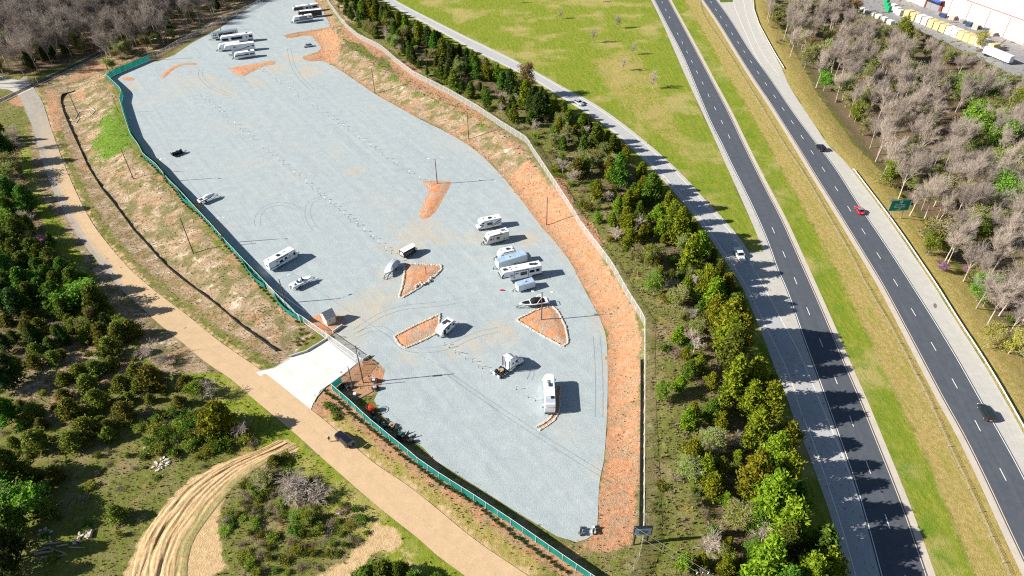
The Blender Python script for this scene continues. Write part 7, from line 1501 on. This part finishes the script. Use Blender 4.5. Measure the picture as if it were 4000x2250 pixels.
for x, y in scatter("350,1075 430,1040 520,1040 600,1060 640,1100 560,1140 450,1150 380,1130", 42, 1.5, 60, 15): tree(rt.choice(['shrub', 'brightshrub', 'shrub']), x, y, rt.uniform(1.2, 2.4), rt.uniform(1.0, 1.8), "dense green thicket bush in the field beside the dirt track", "green thicket by the dirt track")
# --- the overgrown mound inside the track loop
MOUND = "650,1175 700,1140 755,1165 820,1225 880,1270 930,1310 925,1345 860,1400 780,1440 640,1449 585,1400 560,1330 570,1270 610,1215"
for x, y in scatter(MOUND, 120, 1.2, 60, 16):
    k = rt.choice(['brush', 'brush', 'brush', 'shrub', 'cedarshrub', 'brightshrub']); tree(k, x, y, rt.uniform(.7, 1.7), rt.uniform(.6, 1.4), "low %s on the overgrown mound inside the track loop" % {'shrub': "green shrub", 'brush': "dry brown shrub", 'cedarshrub': "olive shrub", 'brightshrub': "yellow-green shrub"}[k], "bushes on the mound")
for px, py, h, r, k, lab in ((687, 1158, 2.4, 1.5, 'cedar', "round yellow-olive cedar at the tip of the overgrown mound"), (755, 1215, 4.2, 4.2, 'sapling', "wide bare grey bush on the overgrown mound"), (735, 1235, 3.6, 3.6, 'sapling', "second bare grey bush on the overgrown mound"), (775, 1298, 2.6, 1.6, 'bright', "bright green bush on the overgrown mound"), (742, 1300, 1.8, 1.3, 'bright', "smaller bright green bush on the overgrown mound"), (790, 1250, 3.5, 3.2, 'sapling', "bare bush casting a fan of shadow on the sandy road"), (660, 1200, 2.4, 2.2, 'haze', "pale budding bush on the overgrown mound")):
    x, y = crown_at(px, py, h); tree(kind := k, x, y, h, r, lab, None)
for px, py, h, r in ((960, 1440, 5, 3.2), (920, 1450, 4.5, 2.8), (1000, 1438, 4.5, 2.6), (1040, 1470, 6, 2.6), (1100, 1475, 6, 2.8)):
    x, y = crown_at(px, py, h); tree('pine', x, y, h, r, "green bushy tree at the bottom edge beside the second dirt drive", "trees at the bottom edge")
for px, py in ((840, 1035), (825, 1020), (850, 1050)):
    x, y, z = at(px, py); tree('shrub', x, y, 1.0, 1.2, "green weed clump between the driveway and the black SUV", "weed clumps by the driveway")
# --- small planted shrubs along the screened fences
def plant_row(s, n, lab, grp, r=.42, kind='planted', h=.75):
    for x, y in resample([p[:2] for p in al(s)], n):
        tree(kind, x + rt.uniform(-.15, .15), y + rt.uniform(-.15, .15), h * rt.uniform(.8, 1.15), r * rt.uniform(.85, 1.15), lab, grp)
plant_row("816,984 850,1010 880,1040 944,1089 1019,1152 1094,1208 1194,1267 1288,1345 1345,1385 1425,1440", 66, "small dark planted shrub in the row along the lower teal fence", "planted shrubs along the lower teal fence")
plant_row("357,394 392,424 420,458 445,486 470,520 505,545 540,582 575,625 605,660 640,705 668,738 700,765 735,795 748,810", 62, "small dark planted shrub in the row below the left teal fence", "planted shrubs along the left teal fence")
for a, b in ((440, 420), (445, 465), (495, 460), (410, 510), (510, 515), (560, 505), (400, 545), (460, 540), (420, 572), (500, 568)): x, y, z = at(644 + a / 4, 724.5 + b / 4); tree('brightshrub', x, y, .6, .5, "small yellow planted shrub on the clay above the driveway wall", "yellow shrubs above the driveway wall")
# ------------------------------------------------------------------ grass and weed tufts (nobody could count these)
def tufts(name, pts, s, m, cpt=3):
    pts = np.asarray(pts); n = len(pts); c = np.repeat(pts, cpt, 0); k = len(c); az = rg.uniform(0, 6.28, k); tl = rg.normal(size=(k, 2)) * .35; hh = rg.uniform(.6, 1.4, k) * np.repeat(s, cpt); w = hh * .38
    d = np.c_[np.cos(az), np.sin(az), np.zeros(k)] * w[:, None]; top = c + np.c_[tl * hh[:, None], hh]; V = np.stack([c - d - [0, 0, .03], c + d - [0, 0, .03], top], 1).reshape(-1, 3)
    tag(obj(name, npm(name, V, np.arange(3 * k).reshape(k, 3)), m), kind='stuff')
def rand_on(mask, n, seed):
    g = np.random.default_rng(seed); w = mask.ravel() / mask.sum(); i = g.choice(len(w), n, p=w); x = GXX.ravel()[i] + g.uniform(-.75, .75, n); y = GYY.ravel()[i] + g.uniform(-.75, .75, n); z = np.array([hz(a, b) for a, b in zip(x, y)]); return np.c_[x, y, z]
vis = (np.abs(GXX) < GYY * .78 + 30) & (GYY > 50) & ~in_lot & (dRE > .5)
wt = 1 / (1 + ((GYY - 60) / 140) ** 2)
L_GRASS = leaf_mat("scrub_grass", (.15, .14, .04), (.36, .31, .14), .3, .05); L_STRAW = leaf_mat("straw_tufts", (.30, .21, .12), (.60, .47, .32), .3, .03); L_WEED = leaf_mat("green_weeds", (.09, .15, .018), (.22, .29, .035), .3, .05)
road_ok = (dRL > 1) & (dRR > 1) & ~pip(GXX, GYY, ROADL + ROADR[::-1]) & ~pip(GXX, GYY, DRIVE)
no_rail = dpl(GXX, GYY, RLn) > 3
scr = (vis & ~inm & ~inmed & road_ok & no_rail & ~pip(GXX, GYY, H2S + H1L[::-1]) & (z_sand < .5)).astype(float)
p = rand_on(scr * wt * (in_left | left_of_road | (dGS < 14)) * (1 - .7 * np.clip(z_straw, 0, 1)) * (1 - .8 * np.clip(z_clay, 0, 1)), 26000, 1); tufts("scrub_grass", p, rg.uniform(.12, .34, len(p)), L_GRASS)
p = rand_on(scr * np.clip(z_straw + .12 * z_clay, 0, 1) * (in_right | in_left), 22000, 2); tufts("dry_straw", p, rg.uniform(.08, .26, len(p)), L_STRAW)
p = rand_on(scr * np.clip(z_green + .25 * (z_forest > .3) + .12, 0, 1) * wt * ~in_rw, 15000, 3); tufts("green_weeds", p, rg.uniform(.12, .3, len(p)), L_WEED)
p = rand_on((in_right & (dFE > 2) & (dGE > 10) & (dRE > 4)).astype(float) * wt, 16000, 4); tufts("belt_undergrowth", p, rg.uniform(.15, .5, len(p)), L_BRUSH)
# ------------------------------------------------------------------ ruts of the dirt track
ta = al("700,1108 643,1136 600,1150 550,1169 475,1209 425,1260 375,1323 345,1381 330,1449 325,1500"); tb_ = al("752,1124 700,1150 643,1181 600,1212 560,1260 520,1310 480,1370 470,1449 480,1500")
gr_ = np.random.default_rng(3); ph = gr_.uniform(0, 6.28, 12)
def rz_(u, v):
    z = 0 * u * v
    for k, (c, w_, a_) in enumerate(((.08, .03, -.26), (.2, .035, -.34), (.27, .02, .14), (.34, .035, -.36), (.47, .03, -.2), (.55, .025, -.24), (.66, .02, -.12), (.8, .03, -.14), (.14, .03, .16), (.41, .025, .12))):
        cc = c + .03 * np.sin(u * 9 + ph[k]) + .015 * np.sin(u * 31 + ph[k]); z = z + a_ * np.exp(-((v - cc) / w_) ** 2) * (.6 + .4 * np.sin(u * 14 + ph[k]))
    return z + .30 * np.sin(np.clip(v, 0, 1) * math.pi) ** .4 - .05
def rut_mat():
    t = NT("rutted_sand").set(.95, .1); P = t.pos(); u = t.n("ShaderNodeUVMap"); m = t.n("ShaderNodeMapping"); m.inputs['Scale'].default_value = (.12, 14, 1); t.l(u.outputs[0], m.inputs[0]); s = t.noise(m.outputs[0], 1.0, 5, .65, .3)
    c = t.ramp(t.noise(P, 1.2, 5, .65), [(.3, (.44, .28, .14)), (.7, (.66, .48, .27))]); c = t.mix(t.rng(s, .53, .62, 0, .9), c, (.20, .14, .06)); sx = t.n('ShaderNodeSeparateXYZ'); t.l(u.outputs[0], sx.inputs[0]); gm = t.mth('ADD', t.rng(sx.outputs[1], .55, 1.0), t.mth('MULTIPLY', t.mth('SUBTRACT', t.noise(P, .35, 5, .65), .5), 2.2)); c = t.mix(t.rng(gm, .35, .8, 0, .75), c, t.ramp(t.noise(P, 2.5, 3, .7), [(.3, (.17, .19, .045)), (.7, (.42, .36, .16))])); c = t.mix(t.rng(s, .3, .42, .5, 0), c, (.74, .58, .38)); t.col(c); t.bump(t.noise(P, 4, 4, .7), .7, .15); return t.m
strip("dirt_track", smooth([q[:2] for q in ta], step=2), smooth([q[:2] for q in tb_], step=2), 260, 60, .03, rut_mat(), zf=rz_)
print("TREES", NT_, sum(NT_.values()), "objects", len(bpy.data.objects))
